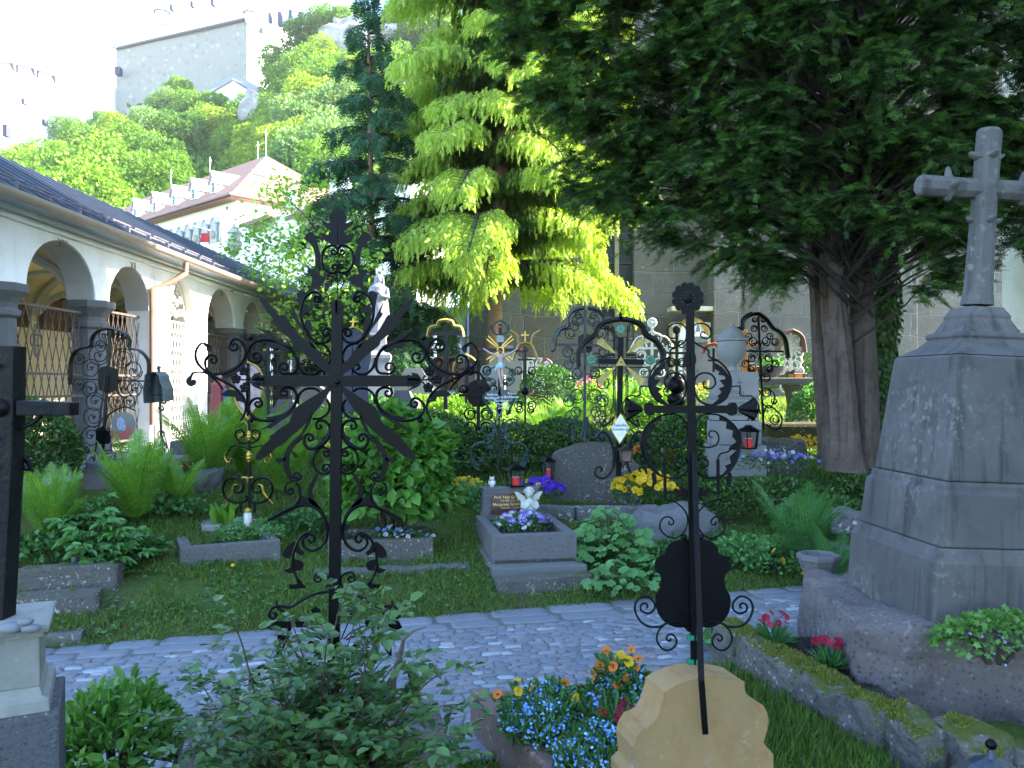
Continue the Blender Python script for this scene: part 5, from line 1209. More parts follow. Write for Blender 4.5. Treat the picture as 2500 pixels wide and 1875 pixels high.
# rear brace standing proud of the upright, running down onto the headstone
a = P(1692, 1104, Y2)-r2.location; m = MB(); b1 = P(1702, 1640, Y2-.10)-r2.location; a += Vector((0, -.012, 0)); b2 = P(1721, 1790, Y2-.20)-r2.location
b1 = P(1712, 1660, Y2-.165)-r2.location
for (p, q) in ((a, b1), (b1, P(1722, 1792, Y2-.168)-r2.location)):
    d = (q-p).normalized(); t_ = d.cross(Vector((0, 1, 0))).normalized()*.0085; dd = Vector((0, .004, 0))
    m.add([p+t_+dd, p-t_+dd, p-t_-dd, p+t_-dd, q+t_+dd, q-t_+dd, q-t_-dd, q+t_-dd], [(0,1,2,3),(7,6,5,4),(0,4,5,1),(1,5,6,2),(2,6,7,3),(3,7,4,0)])
br_ = m.build("brace", IRON, r2)
MB().ball(P(1722, 1765, Y2-.173)-r2.location, .003, 5).ball(P(1721, 1685, Y2-.171)-r2.location, .003, 5).build("rivet", IRON, br_)
# sandstone headstone
YH = 2.42; th0 = math.radians(15)
hd = thing("headstone", "curved yellow sandstone headstone seen from behind carrying the slender iron cross", "headstone", (P(1690, 1700, YH).x, YH, .0), th0)
k = YH/F; def_ = lambda x, y: ((x-764)*.27125*k/math.cos(th0)*1.0, EYE-(1400+.27125*y-CY)*k*(1-.0*(x-764)))
outl = [(500, 1045), (590, 1000), (700, 968), (800, 952), (880, 948), (1000, 955), (1100, 975), (1200, 1000), (1268, 1022), (1272, 1085), (1290, 1150), (1330, 1205), (1390, 1240), (1450, 1255), (1495, 1320), (1512, 1400), (1500, 1480), (1475, 1560), (1460, 1600), (1500, 1660), (1560, 1720), (1560, 2200), (200, 2200), (160, 1760), (232, 1700), (222, 1600), (212, 1500), (240, 1420), (290, 1350), (340, 1342), (400, 1310), (445, 1235), (475, 1150), (495, 1090)]
pts = [def_(*p) for p in outl]
MB().prism(pts, (0, 0, 0), (1, 0, 0), (0, 0, 1), (0, .13, 0)).build("slab", SAND, hd, bevel=.003)
MB().box((.0, .06, .14), (.62, .2, .28)).build("plinth", SANDP, hd, bevel=.006)
# ================================================================ FLOWER GRAVE with conglomerate kerb
def kerb(name, label, pts, w_, h0, h1, mat, cat="grave kerb", z=None, closed=False, bev=.012):
    t = MB(); base = pts[0]; n = len(pts); o = Vector((base[0], base[1], h0))
    L_ = pts+[pts[0]] if closed else pts
    for i in range(len(L_)-1):
        a = Vector((L_[i][0], L_[i][1], 0)); b = Vector((L_[i+1][0], L_[i+1][1], 0)); d = (b-a).normalized(); s_ = Vector((-d.y, d.x, 0))*w_/2
        e0 = -w_/2*.98 if i else 0
        a2 = a+d*(w_/2 if i else -w_/2*.0); b2 = b+d*(w_/2)
        if i: a2 = a+d*w_/2
        vs = [a2-s_, b2-s_, b2+s_, a2+s_]; za = h1 if not hasattr(h1, '__len__') else h1[i]
        t.add([Vector((q.x, q.y, h0))-o for q in vs]+[Vector((q.x, q.y, za+.001*i))-o for q in vs], [(0,3,2,1),(4,5,6,7),(0,1,5,4),(1,2,6,5),(2,3,7,6),(3,0,4,7)])
    ob = t.build(name, mat, None, bevel=bev); ob.location = o
    return tag(ob, label, cat)
PINKST = stone("rose brown conglomerate", (.30, .20, .15), (.24, .17, .14), (.16, .11, .09), sc=7, speck=30, spc=(.4, .32, .26), bmp=.8)
ka = P(1172, 1725, 3.75); kb = (P(1400, 1980, 2.55).x, 2.5)
kk = kerb("grave_kerb", "long rose brown stone kerb along the left side of the forget me not grave", [(-.16, 3.78), (.38, 2.45)], .075, -.02, .20, PINKST)
kerb("grave_kerb", "short pale kerb closing the path end of the forget me not grave", [(-.11, 3.78), (.60, 3.95)], .06, -.02, .17, PINKST)
sl_ = MB().add([(-.11, 3.77, .15), (.60, 3.93, .15), (.95, 2.65, .17), (.40, 2.45, .17), (-.11, 3.77, -.02), (.60, 3.93, -.02), (.95, 2.65, -.02), (.40, 2.45, -.02)], [(0,3,2,1),(4,5,6,7),(0,1,5,4),(1,2,6,5),(2,3,7,6),(3,0,4,7)]).build("soil", SOIL); tagk(sl_, "structure")
F_FMN = leafm("forget me not petal", (.13, .32, .85), (.35, .6, .95), .25, .6, (1, 1, 1))
def fmn(name, label, c, rx, ry, h, n):
    t = thing(name, label, "flowers", c, group="forget me nots on the front grave")
    a = RNG.random(n)*2*np.pi; r = np.sqrt(RNG.random(n)); top = h*(1-.45*r**2)*(1+.12*np.sin(a*3+c[0]*9)); p = np.stack([np.cos(a)*r*rx, np.sin(a)*r*ry, top*RNG.random(n)**.5], 1)
    leaves("leaves", p, RNG.normal(size=(n, 3))*.6+np.array((0, 0, .8)), RNG.normal(size=(n, 3))+np.array((0, -.3, .7)), .045*(.6+.6*RNG.random(n)), .014, LIVY, t, 'oval')
    n2 = int(n*.85); a = RNG.random(n2)*2*np.pi; r = np.sqrt(RNG.random(n2)); top = h*(1-.45*r**2)*(1+.12*np.sin(a*3+c[0]*9)); z = top*(.62+.42*RNG.random(n2)**.6)
    p = np.stack([np.cos(a)*r*rx*1.05, np.sin(a)*r*ry*1.05, z], 1)
    d = RNG.normal(size=(n2, 3))*.7+np.array((0, -.5, .7)); uu = np.cross(d, RNG.normal(size=(n2, 3)))
    tagk(leaves("blossoms", p, uu, d, .0125, .0125, F_FMN, t, 'disc'), "stuff"); return t
fmn("forget_me_nots", "large cushion of blue forget me nots at the path end of the front grave", (.19, 3.36, .15), .23, .27, .18, 1500)
fmn("forget_me_nots", "middle cushion of pale blue forget me nots beside the sandstone headstone", (.33, 2.98, .15), .17, .2, .19, 1000)
fmn("forget_me_nots", "small clump of blue forget me nots at the top right of the front grave", (.50, 3.45, .15), .16, .25, .22, 1000)
flowerbed("orange_pansies", "orange pansies among forget me nots at the far side of the front grave", "flowers", (.46, 3.50, .16), .14, .15, .28, LIVY, 420, .05, [(F_ORA, 16, .042, WAX and plain("dark pansy eye", (.12, .03, .01))), (F_YEL, 4, .038, None)], group="pansies on the front grave")
flowerbed("orange_pansies", "few yellow orange pansies above the blue forget me nots on the left", "flowers", (.13, 3.40, .16), .22, .2, .2, LIVY, 200, .05, [(F_ORA, 7, .04, plain("brown pansy eye", (.12, .03, .01))), (F_YEL, 3, .05, None)], group="pansies on the front grave")
flowerbed("crimson_daisies", "crimson daisies with yellow pansies in the middle of the front grave", "flowers", (.40, 3.2, .16), .15, .15, .17, LIVY, 260, .09, [(F_RED, 18, .038, None), (F_ORA, 3, .04, None)], asp=.12, group="daisies on the front grave")
for (x, y, s) in ((.36, 2.75, .10), (.48, 2.72, .12), (.2, 3.08, .08), (.02, 3.5, .09)):
    t = thing("seedling", {.10: "young dark green seedling near the end of the rose brown kerb", .12: "broad leafed green seedling at the foot of the sandstone headstone", .08: "small seedling on bare soil left of the middle forget me nots", .09: "low seedling behind the rose brown kerb"}[s], "plant", (x, y, .15))
    n = 40; a = RNG.random(n)*6.28; leaves("leaves", np.stack([np.cos(a)*.02, np.sin(a)*.02, RNG.random(n)*s], 1), np.stack([np.cos(a), np.sin(a), .5+0*a], 1), np.tile((0, 0, 1.), (n, 1)), s*.7, s*.25, LPER, t)

# ================================================================ MONUMENT ON ROCK at the right
mo = thing("stone_monument", "big weathered grey marble monument with stone cross on top standing on coarse rock", "monument", (P(2362, 1500, 4.05).x*1.074-.012, 4.35, .40), math.radians(4)); mo.scale = (1.074,)*3; mo.rotation_euler = (0, math.radians(2.3), math.radians(4))
def z4(y, Y=3.9): return EYE-(y-CY)/F*Y-.50
def sq(prof, name, mat=MONU, rz=0, bev=.012, n=4):
    return MB().lathe([(r*math.sqrt(2), z) for r, z in prof], (0, 0, 0), 4, rz=math.pi/4).build(name, mat, mo, bevel=bev)
sq([(.405, z4(1506)), (.400, z4(1345)), (.372, z4(1312))], "base_block")
sq([(.368, z4(1311)), (.352, z4(1190)), (.335, z4(1180)), (.335, z4(1170)), (.325, z4(1162))], "middle_block")
sq([(.322, z4(1161)), (.268, z4(868)), (.262, z4(862))], "body")
sq([(.258, z4(861)), (.19, z4(838)), (.155, z4(818)), (.165, z4(812)), (.16, z4(803)), (.135, z4(798)), (.115, z4(775)), (.105, z4(765)), (.108, z4(758)), (.082, z4(735))], "cap", bev=.006)
Yb = 4.05; ms = MB(); pr = []
sh = [(z4(736, 4.05), .074, .000), (z4(700, 4.05), .064, .003), (z4(560, 4.05), .058, .012), (z4(310, 4.05), .056, .03), (z4(303, 4.05), .045, .03)]
vs = []
for z, r, dx in sh:
    for k in range(8):
        a = math.pi/8+k*math.pi/4; vs.append((r*math.cos(a)/math.cos(math.pi/8)+dx, r*math.sin(a)*.85/math.cos(math.pi/8), z))
fs = [(i*8+j, i*8+(j+1) % 8, (i+1)*8+(j+1) % 8, (i+1)*8+j) for i in range(4) for j in range(8)]+[tuple(range(32, 40))]
MB().add(vs, fs).build("cross_shaft", MONU, mo, bevel=.004)
za = z4(452, 4.05); vs = []
for x, r in ((-.35, .042), (-.335, .056), (.0, .05), (.34, .056), (.355, .042)):
    for k_ in range(8):
        a = math.pi/8+k_*math.pi/4; vs.append((x+.022, r*math.cos(a)*.9, za+r*math.sin(a)))
fs = [(i*8+j, i*8+(j+1) % 8, (i+1)*8+(j+1) % 8, (i+1)*8+j) for i in range(4) for j in range(8)]+[tuple(reversed(range(8))), tuple(range(32, 40))]
MB().add(vs, fs).build("cross_arm", MONU, mo, bevel=.004)
def crocket(c, d):
    c = Vector(c); d = Vector(d).normalized(); pts = [c, c+d*.022+Vector((0, 0, .002)), c+d*.040+Vector((0, 0, .008)), c+d*.050+Vector((0, 0, .016))]
    MB().tube(pts, [.036, .022, .016, .007], 8, .8).build("crocket", MONU, mo, smooth=True)
for z in (z4(372, 4.05), z4(530, 4.05)):
    for d in ((1, 0, 0), (-1, 0, 0), (0, -1, 0)): crocket((.02+d[0]*.04, d[1]*.03, z), d)
for x in (-.17, .21):
    for d in ((0, 0, 1), (0, 0, -1), (0, -1, 0)): crocket((x, d[1]*.03, za+d[2]*.035), d if d[2] == 0 else (.15*(1 if x > 0 else -1), 0, d[2]))
rk = rock("rock_base", (2.66, 4.36, .03), (1.92, 1.2, .82), TUFA, None, sub=5, amp=.055, sc=4.5, rz=math.radians(-8), seed=7, boxy=.95)
tag(rk, "coarse pinkish tufa rock carrying the grey stone monument", "rock")
# mossy rubble edging
random.seed(5); mossy = [(1.26, 4.62), (1.34, 4.36), (1.42, 4.10), (1.50, 3.86), (1.58, 3.63), (1.68, 3.43), (1.86, 3.32), (2.1, 3.25), (2.38, 3.2), (2.66, 3.15)]
ec = ["nearest the path", "second along from the path", "third along, thick with moss", "fourth along, bulging", "fifth along, split by a leaf", "sixth along, below the rock corner", "seventh along, where the edging turns", "eighth along in front of the rock", "ninth along in the grass", "last one at the right edge"]
for i, (x, y) in enumerate(mossy):
    o = rock("edging_stone", (x, y, .07 if i < 7 else .03), (.19, .30, .34-.012*i), ROCKM, None, sub=4, amp=.045, sc=5, rz=math.radians(12+(i > 6)*75), seed=i*3.1, boxy=.62)
    tag(o, "mossy rubble edging stone "+ec[i], "edging stone", "mossy edging stones of the right grave")
sl_ = MB().add([(1.27, 4.68, .17), (1.56, 3.62, .17), (1.74, 3.72, .17), (1.72, 4.62, .17), (1.27, 4.68, 0), (1.56, 3.62, 0), (1.74, 3.72, 0), (1.72, 4.62, 0)], [(0,1,2,3),(0,4,5,1),(1,5,6,2),(2,6,7,3),(3,7,4,0)]).build("grave_soil", SOIL); tagk(sl_, "structure")
n = 260; tagk(np_mesh("soil_clods", *(lambda a: (a[0], a[1]))( (lambda P0: (np.concatenate([P0+d for d in np.array([(.012,0,0),(-.006,.01,0),(-.006,-.01,0),(0,0,.014)])]).reshape(4, -1, 3).transpose(1, 0, 2).reshape(-1, 3), np.concatenate([np.array([(0,1,3),(1,2,3),(2,0,3)])+4*i for i in range(n)])))(np.stack([RNG.uniform(1.45, 1.75, n), RNG.uniform(3.85, 4.6, n), np.full(n, .172)], 1))), SOIL), "stuff")
for (x, y, s, lb) in ((1.42, 4.48, 1, "crimson carnations in dark soil near the path end of the mossy grave"), (1.60, 4.12, .9, "crimson carnations against the tufa rock corner")):
    t = thing("carnations", lb, "flowers", (x, y, .17), group="crimson carnations on the mossy grave")
    n = 150; a = RNG.random(n)*6.28; e = RNG.random(n)*.8+.3; leaves("leaves", np.stack([np.cos(a)*.015, np.sin(a)*.015, 0*a], 1), np.stack([np.cos(a)*(1-e*.6), np.sin(a)*(1-e*.6), e], 1), RNG.normal(size=(n, 3)), .15*s*(.6+.5*RNG.random(n)), .008, LFERNB, t, 'dia')
    blossoms(t, [(math.cos(q)*random.uniform(.02, .085), math.sin(q)*random.uniform(.02, .07), random.uniform(.12, .17)*s) for q in np.linspace(0, 6.2, 12)], .042, F_RED, n_pet=9)
vz = MB().lathe([(.085, 0), (.085, .30), (.092, .33), (.085, .36), (.10, .40), (.125, .46), (.135, .47), (.135, .50), (.11, .505), (.10, .47)], (0, 0, 0), 8, rz=.4).build("stone_post", CONG2, None, bevel=.006); vz.location = (P(1998, 1560, 5.2).x, 5.2, .02)
tag(vz, "small octagonal stone flower post beside the tufa rock", "stone post")
cr = bush("creeping_toadflax", "pale creeping plant hanging over the tufa rock at the monument foot", "plant", (2.2, 3.72, .44), (.30, .12, .12), 700, .035, LPER, 'five', .9, stems=6, up=.6)
blossoms(cr, [(random.uniform(-.25, .25), -.06-random.random()*.03, random.uniform(.0, .17)) for _ in range(26)], .014, flm("pale lilac petal", (.55, .5, .75)), face=(0, -1, .4))
rg = np.random.default_rng(3); n = 15000; ii = rg.integers(0, 8, n); mx = np.array([m_[0] for m_ in mossy])[ii]+rg.normal(size=n)*.045; my = np.array([m_[1] for m_ in mossy])[ii]+rg.uniform(-.19, .19, n)
dg_ = bpy.context.evaluated_depsgraph_get(); dg_.update(); C = []
for x, y in zip(mx, my):
    if noise.noise(Vector((x*6, y*6, 1))) < -.05: continue
    hit, loc, nor, idx, ob, mt_x = SC.ray_cast(dg_, Vector((x, y, .8)), Vector((0, 0, -1)), distance=1.0)
    if hit and ob.name.startswith("edging_stone"): C.append(loc)
C = np.array(C); n = len(C)
tagk(leaves("moss_tufts", C, rg.normal(size=(n, 3))*.8+np.array((0, 0, .8)), rg.normal(size=(n, 3)), .016*(.5+rg.random(n)), .006, leafm("moss frond", (.09, .11, .012), (.19, .20, .03), .2, .8), None, 'dia'), "stuff")
# small black domed lamp at the bottom right
dl = thing("dome_lamp", "black domed metal lamp top with ball finial at the bottom right corner", "lamp", (P(2420, 1860, 2.1).x, 2.1, .0))
zt = P(0, 1838, 2.1).z
MB().lathe([(.004, zt+.012), (.016, zt-.012), (.05, zt-.028), (.09, zt-.06), (.115, zt-.10), (.112, zt-.105)], n=10).build("roof", plain("lamp sheet metal", (.03, .04, .055), .35, .3), dl, bevel=.001)
MB().ball((0, 0, zt+.022), .014, 8).build("finial", IRON, dl, smooth=True); MB().lathe([(.075, zt-.3), (.09, zt-.104)], n=10).build("body", glassy("lamp glass"), dl); MB().lathe([(.03, -.05), (.03, zt-.30), (.08, zt-.30)], n=10).build("post", IRON, dl, smooth=True)

# ================================================================ LEFT FOREGROUND: wooden cross on plinth
YL = 2.2; wc = thing("wooden_cross", "dark wooden cross with iron bolts at the left edge standing on pale plinth", "grave cross", P(0, 1535, YL))
WO = wc.location
def pl(px, py, dy=0): v = P(px, py, YL)-WO; v.y += dy; return v
def post(pts, dp, name, mat):
    vs = [pl(*p, -dp/2) for p in pts]+[pl(*p, dp/2) for p in pts]; n = len(pts)
    return MB().add(vs, [tuple(reversed(range(n))), tuple(range(n, 2*n))]+[(i, (i+1) % n, (i+1) % n+n, i+n) for i in range(n)]).build(name, mat, wc, bevel=.004)
post([(-6, 845), (50, 845), (46, 1100), (22, 1535), (-40, 1535)], .06, "upright", WOODD)
post([(51, 977), (182, 982), (182, 1014), (51, 1014)], .05, "arm", WOODD)
for x, y, r in ((18, 893, .006), (18, 995, .024), (15, 1070, .006), (12, 1140, .006)): MB().ball(pl(x, y, -.034), r, 8, (1, .4, 1)).build("bolt", IRON, wc, smooth=True)
MB().tube([pl(100, 1014, 0), pl(84, 1030, 0), pl(62, 1041, 0), pl(44, 1046, 0)], .006, 6).build("strut", IRON, wc)
MB().tube([pl(30, 1110, .03), pl(52, 1130, .03), pl(60, 1150, .03), pl(40, 1145, .03)], .008, 6).build("hook", IRON, wc)
pt = thing("stone_plinth", "pale moulded limestone plinth under the wooden cross at left edge", "plinth", (P(-18, 1800, 2.2).x, 2.2, .0), math.radians(26))
LS = stone("pale limestone", (.25, .245, .22), (.20, .20, .185), (.16, .165, .15), sc=4, bmp=.25, streak=.8, lich=.4, lc=(.3, .3, .28))
def zz(py, Y=2.08): return EYE-(py-CY)/F*Y
MB().box((0, 0, (zz(1575)+zz(1700))/2), (.235, .22, zz(1575)-zz(1700))).build("shaft", LS, pt, bevel=.003)
MB().box((0, 0, (zz(1540)+zz(1562))/2), (.285, .27, zz(1540)-zz(1562))).build("cap_slab", LS, pt, bevel=.011)
MB().box((0, 0, (zz(1562)+zz(1575))/2), (.255, .24, zz(1562)-zz(1575))).build("cap_moulding", LS, pt, bevel=.004)
MB().lathe([(.235/2*1.414, zz(1700)), (.25/2*1.414, zz(1722)), (.28/2*1.414, zz(1728)), (.285/2*1.414, zz(1758))][::-1], n=4, rz=math.pi/4).build("side_moulding", LS, pt, bevel=.003)
MB().box((0, 0, zz(1759)/2), (.33, .30, zz(1759))).build("base_block", stone("rough grey granite base", (.11, .115, .13), (.17, .175, .19), (.07, .075, .085), sc=8, speck=90, bmp=1.0), pt, bevel=.008)
for i, (px, py, r) in enumerate(((28, 1528, .028), (62, 1515, .018), (75, 1530, .022), (50, 1524, .016))):
    o = rock("pebble", P(px, py, 2.1)+Vector((0, 0, -.004)), (r*2, r*1.5, r*.9), plain("smooth grey pebble", (.15, .155, .17), .8), None, sub=2, amp=.003, sc=20, seed=i, boxy=.1)
    tag(o, ["largest flat pebble on the plinth by the wooden cross", "dark upright pebble at the back of the plinth top", "rounded pebble at the plinth edge", "smallest pebble between the others on the plinth"][i], "pebble", "pebbles on the plinth")
# ---- planting in the foreground
sh_ = bush("periwinkle_bush", "fresh green leafy bush growing behind the stone trough at lower left", "shrub", (P(245, 1740, 2.75).x, 2.85, .33), (.20, .18, .22), 1100, .055, LPER, 'oval', .45, up=.9, shell=.35, stems=12)
kerb("stone_trough", "rough grey stone block at lower left beside the leafy bush", [(P(265, 1830, 2.35).x, 2.35), (P(262, 1830, 2.35).x, 2.75)], .075, -.02, .30, CONG2, cat="stone block")
kerb("stone_trough", "narrow pale stone kerb behind the granite plinth base", [(-1.28, 2.3), (-1.2, 2.75)], .07, -.02, .25, CONG, cat="stone block")
rb = rock("boulder", (-.72, 3.0, .13), (.95, .55, .58), stone("purple grey boulder", (.16, .145, .155), (.22, .20, .21), (.10, .09, .10), sc=5, speck=30, bmp=1), None, sub=4, amp=.05, sc=3, seed=11, boxy=.5)
tag(rb, "rough purplish boulder under the rose bush at the foot of the big cross", "boulder")
# rose bush: arching canes with compound leaves
rs = thing("rose_bush", "sprawling rose bush with bluish green leaves around the base of the big iron cross", "shrub", (-.66, 2.62, .02))
RO = rs.location; random.seed(17); C = []; D = []; U = []; S = []; m = MB()
ends_all = [(420, 1760), (470, 1850), (540, 1790), (600, 1830), (640, 1700), (560, 1700), (500, 1660), (455, 1640), (700, 1640), (760, 1760), (820, 1830), (880, 1760), (930, 1700), (980, 1800), (1050, 1760), (1120, 1800), (1150, 1720), (1010, 1590), (1090, 1640), (960, 1480), (1060, 1520), (900, 1440), (860, 1520), (800, 1560), (740, 1600), (680, 1560), (620, 1480), (560, 1500), (640, 1440), (900, 1600), (980, 1680), (850, 1680), (730, 1690), (690, 1800), (1180, 1840), (1120, 1860), (770, 1850), (560, 1870), (870, 1860), (930, 1520), (1020, 1460), (660, 1850), (500, 1760), (840, 1780), (760, 1510), (820, 1620), (900, 1680), (700, 1500), (1000, 1870), (450, 1820), (940, 1840), (620, 1760), (800, 1700), (870, 1480), (890, 1560), (640, 1620), (720, 1740), (780, 1640), (950, 1600), (850, 1420), (930, 1440)]
ends = [q for i, q in enumerate(ends_all) if q[1] > 1590 or i % 2]
for i, (px, py) in enumerate(ends):
    Yq = random.uniform(2.3, 2.95) if py < 1700 else random.uniform(2.15, 2.75); e = P(px, py, Yq)-RO
    st = Vector((random.uniform(-.12, .16), random.uniform(-.05, .2), .02)); mid = st.lerp(e, .5)+Vector((random.gauss(0, .03), random.gauss(0, .03), .10+.05*random.random()))
    pts = [Vector(p) for p in catmull([st, st.lerp(mid, .6)+Vector((0, 0, .03)), mid, mid.lerp(e, .6)+Vector((0, 0, .03)), e], 5)]
    m.tube(pts, list(np.linspace(.005, .0014, len(pts))), 5)
    for j in range(14):
        u = .3+.7*(j+random.random())/14; q = pts[min(len(pts)-1, int(u*(len(pts)-1)))]; rd = Vector((random.gauss(0, 1), random.gauss(0, .8), random.gauss(.15, .5))).normalized(); L_ = random.uniform(.05, .1)
        m.tube([q, q+rd*L_], .0009, 3); sd_ = rd.cross(Vector((0, 0, 1))).normalized()
        for (t_, s_) in ((1, 0), (.75, 1), (.75, -1), (.45, 1), (.45, -1)):
            C.append(q+rd*L_*t_); D.append(rd*(1 if s_ == 0 else .45)+sd_*s_); S.append(random.uniform(.028, .05)); U.append(Vector((random.gauss(0, .3), random.gauss(-.1, .3), 1)))
C = np.array(C); D = np.array(D); S = np.array(S); U = np.array(U); leaves("leaves", C, D, U, S, S*.72, LROSE, rs, 'oval'); m.build("canes", STEMR, rs)
MB().tube([Vector(q)-RO for q in (P(955, 1750, 2.7), P(960, 1660, 2.68), P(975, 1610, 2.66), P(985, 1560, 2.62), P(1010, 1540, 2.6), P(1040, 1530, 2.6))], [.012, .011, .009, .006, .004, .003], 7).build("old_cane", plain("grey rose wood", (.13, .1, .09), .8), rs, smooth=True)
bush("euonymus", "small bright yellow green shrub by the boulder below the big cross", "shrub", (P(640, 1710, 3.3).x, 3.35, .12), (.3, .16, .12), 700, .04, LALC, 'oval', .6)
# ================================================================ MIDDLE GROUND
def gb(px, py): return G(px, py)
def slab(name, label, px0, py0, px1, py1, depth, h, mat, cat="stone kerb", jut=.0, w_=.0, bev=.012, sink=.08, group=None, amp=.018):
    """stone bar whose front foot runs between two picture points on the ground"""
    a = gb(px0, py0); b = gb(px1, py1); c = (a+b)/2; L_ = (b-a).length; rz = math.atan2(b.y-a.y, b.x-a.x)
    o = rock(name, (c.x-math.sin(rz)*depth/2, c.y+math.cos(rz)*depth/2, min(a.z, b.z)+h/2-sink/2), (L_, depth, h+sink), mat, None, sub=4, amp=amp, sc=3.5, rz=rz, seed=px0, boxy=.985)
    return tag(o, label, cat, group)
slab("stone_kerb", "upper mossy kerb stone below the ferns at left", 45, 1445, 290, 1440, .16, .17, CONGD)
slab("stone_step", "lower worn kerb stone at left with moss tuft", 30, 1515, 240, 1500, .2, .13, CONGD)
slab("stone_step", "small kerb stone in the grass at the path edge by the plinth", 110, 1585, 200, 1575, .16, .07, CONG)
slab("stone_kerb", "long pale flat kerb in the grass below the blue pansies", 765, 1410, 1150, 1396, .12, .05, CONG)
slab("stone_kerb", "mossy bank kerb stone at the path below the central grave", 1225, 1460, 1450, 1438, .15, .11, CONGD)
# left grave border with plants
def graveframe(name, label, c, rz, w_, d, wall, h, mat, z0=.0, dz=.0):
    t = thing(name, label, "grave border", c, rz)
    def bx(n, x, y, a, b): MB().box((x, y, h/2-.04), (a, b, h+.08)).build(n, mat, t, bevel=.008)
    bx("front_stone", 0, wall/2, w_, wall); bx("side_stone", -w_/2+wall/2, d/2+wall*0+.001, wall, d-2*wall-.002); bx("side_stone", w_/2-wall/2, d/2+.001, wall, d-2*wall-.002); bx("rear_stone", 0, d-wall/2, w_, wall)
    MB().box((0, d/2, h*.4-.04), (w_-2*wall-.004, d-2*wall-.004, h*.8)).build("earth", SOIL, t)
    return t
a = gb(440, 1382); b = gb(685, 1372); c = (a+b)/2
gf = graveframe("grave_border", "low grey concrete grave border at left planted with columbine", (c.x, c.y, min(a.z, b.z)), math.atan2(b.y-a.y, b.x-a.x), (b-a).length, .95, .085, .17, CONG)
gz = c.z+.17
MB().add([(-.16, .62, .17), (.2, .62, .17), (.2, .86, .19), (-.16, .86, .19), (-.16, .62, .22), (.2, .62, .22), (.2, .86, .24), (-.16, .86, .24)], [(0,3,2,1),(4,5,6,7),(0,1,5,4),(1,2,6,5),(2,3,7,6),(3,0,4,7)]).build("rest_slab", MARB, gf, bevel=.005)
flowerbed("columbine", "loose columbine and seedlings filling the left grave border", "plant", (c.x+.02, c.y+.36, gz-.05), .28, .2, .17, LALC, 600, .035, [(F_PNK, 4, .02, None)], 'five', asp=.8)
t = thing("lily_of_the_valley", "upright broad leaved lily clump at the back left of the left grave border", "plant", (c.x-.27, c.y+.62, gz-.04))
n = 22; a_r = RNG.random(n)*6.28; leaves("leaves", np.stack([np.cos(a_r)*.03, np.sin(a_r)*.03, 0*a_r], 1), np.stack([np.cos(a_r)*.35, np.sin(a_r)*.35, 1+0*a_r], 1), RNG.normal(size=(n, 3)), .26, .075, LFERN, t, 'oval')
# candle jar standing on the slab
cj = thing("grave_candle", "clear glass grave candle with gold lid on the left grave slab", "candle", P(605, 1262, 6.55))
cj.location.z = gz+.07
MB().lathe([(.028, 0), (.032, .01), (.032, .10), (.026, .11)], n=14).build("jar", glassy("candle glass", (.7, .72, .72), .55), cj, smooth=True); MB().lathe([(.027, .11), (.03, .115), (.03, .13), (.01, .145)], n=14).build("lid", GOLD, cj); MB().lathe([(.02, .008), (.02, .06)], n=12).build("wax", plain("pink wax", (.7, .3, .35), .5), cj)
# black iron cross with gilt ornaments
Yg = 6.85; gr_ = thing("gilded_cross", "small black iron cross with gilt balls, leaves and painted shield behind the left grave border", "grave cross", P(606, 1265, Yg)); gr_.location.z = H(P(606, 0, Yg).x, Yg)
K = Iron(gr_, Yg, 605, 1000, 0.0, depth=.008); k5 = 250/922; K.set(500, 850, k5)
K.bar(400, 640, 405, 1470, 22, .02, "upright"); K.bar(395, 20, 400, 640, 12, .012, "upper_rod")
K.plate([(290, 200), (330, 160), (400, 130), (400, 620), (340, 560), (285, 480), (265, 380), (270, 280)], name="painted_shield", mat=stone("painted tin shield", (.42, .38, .42), (.26, .14, .16), (.45, .36, .2), sc=9, bmp=.1), dy=.01, th=.006)
K.curve([(400, 125), (330, 150), (275, 205), (250, 300), (255, 400), (285, 500), (340, 580), (398, 640)], 13, mat=GOLD, name="gilt_frame", dy=-.004)
for y, h_ in ((785, 1), (975, 1.15)):
    for dy_, r in ((-32, 16), (-12, 26), (12, 26), (34, 17)): K.ball(398, y+dy_*h_, r*h_, False, "gilt_ball", GOLD)
K.curve([(400, 850), (330, 850), (282, 800), (285, 750), (330, 735)], 10, end1=(318, 785, .5)); K.curve([(330, 765), (335, 790), (305, 808)], 11, mat=GOLD, name="gilt_leaf", end1=(315, 790, .5))
K.curve([(400, 905), (330, 890), (260, 880), (215, 920), (190, 980), (230, 1030), (242, 1000)], 9); K.curve([(210, 925), (185, 955), (182, 990), (205, 1025), (235, 1020), (236, 995)], 15, mat=GOLD, name="gilt_leaf", taper=.6)
K.curve([(400, 1330), (350, 1385), (250, 1385), (180, 1330), (165, 1250), (210, 1180), (290, 1175), (345, 1225), (335, 1290), (285, 1300)], 13, end1=(290, 1255, .5)); K.curve([(300, 1225), (262, 1240), (240, 1310), (160, 1400)], 18, mat=GOLD, name="gilt_leaf", taper=.7)
K.curve([(385, 1210), (380, 1170), (335, 1165)], 14, mat=GOLD, name="gilt_leaf"); K.bar(325, 1395, 325, 1480, 20, .02, "foot", mir=True)
K.curve([(330, 670), (355, 660), (385, 700), (390, 740)], 8, name="gilt_leaf", mat=GOLD)
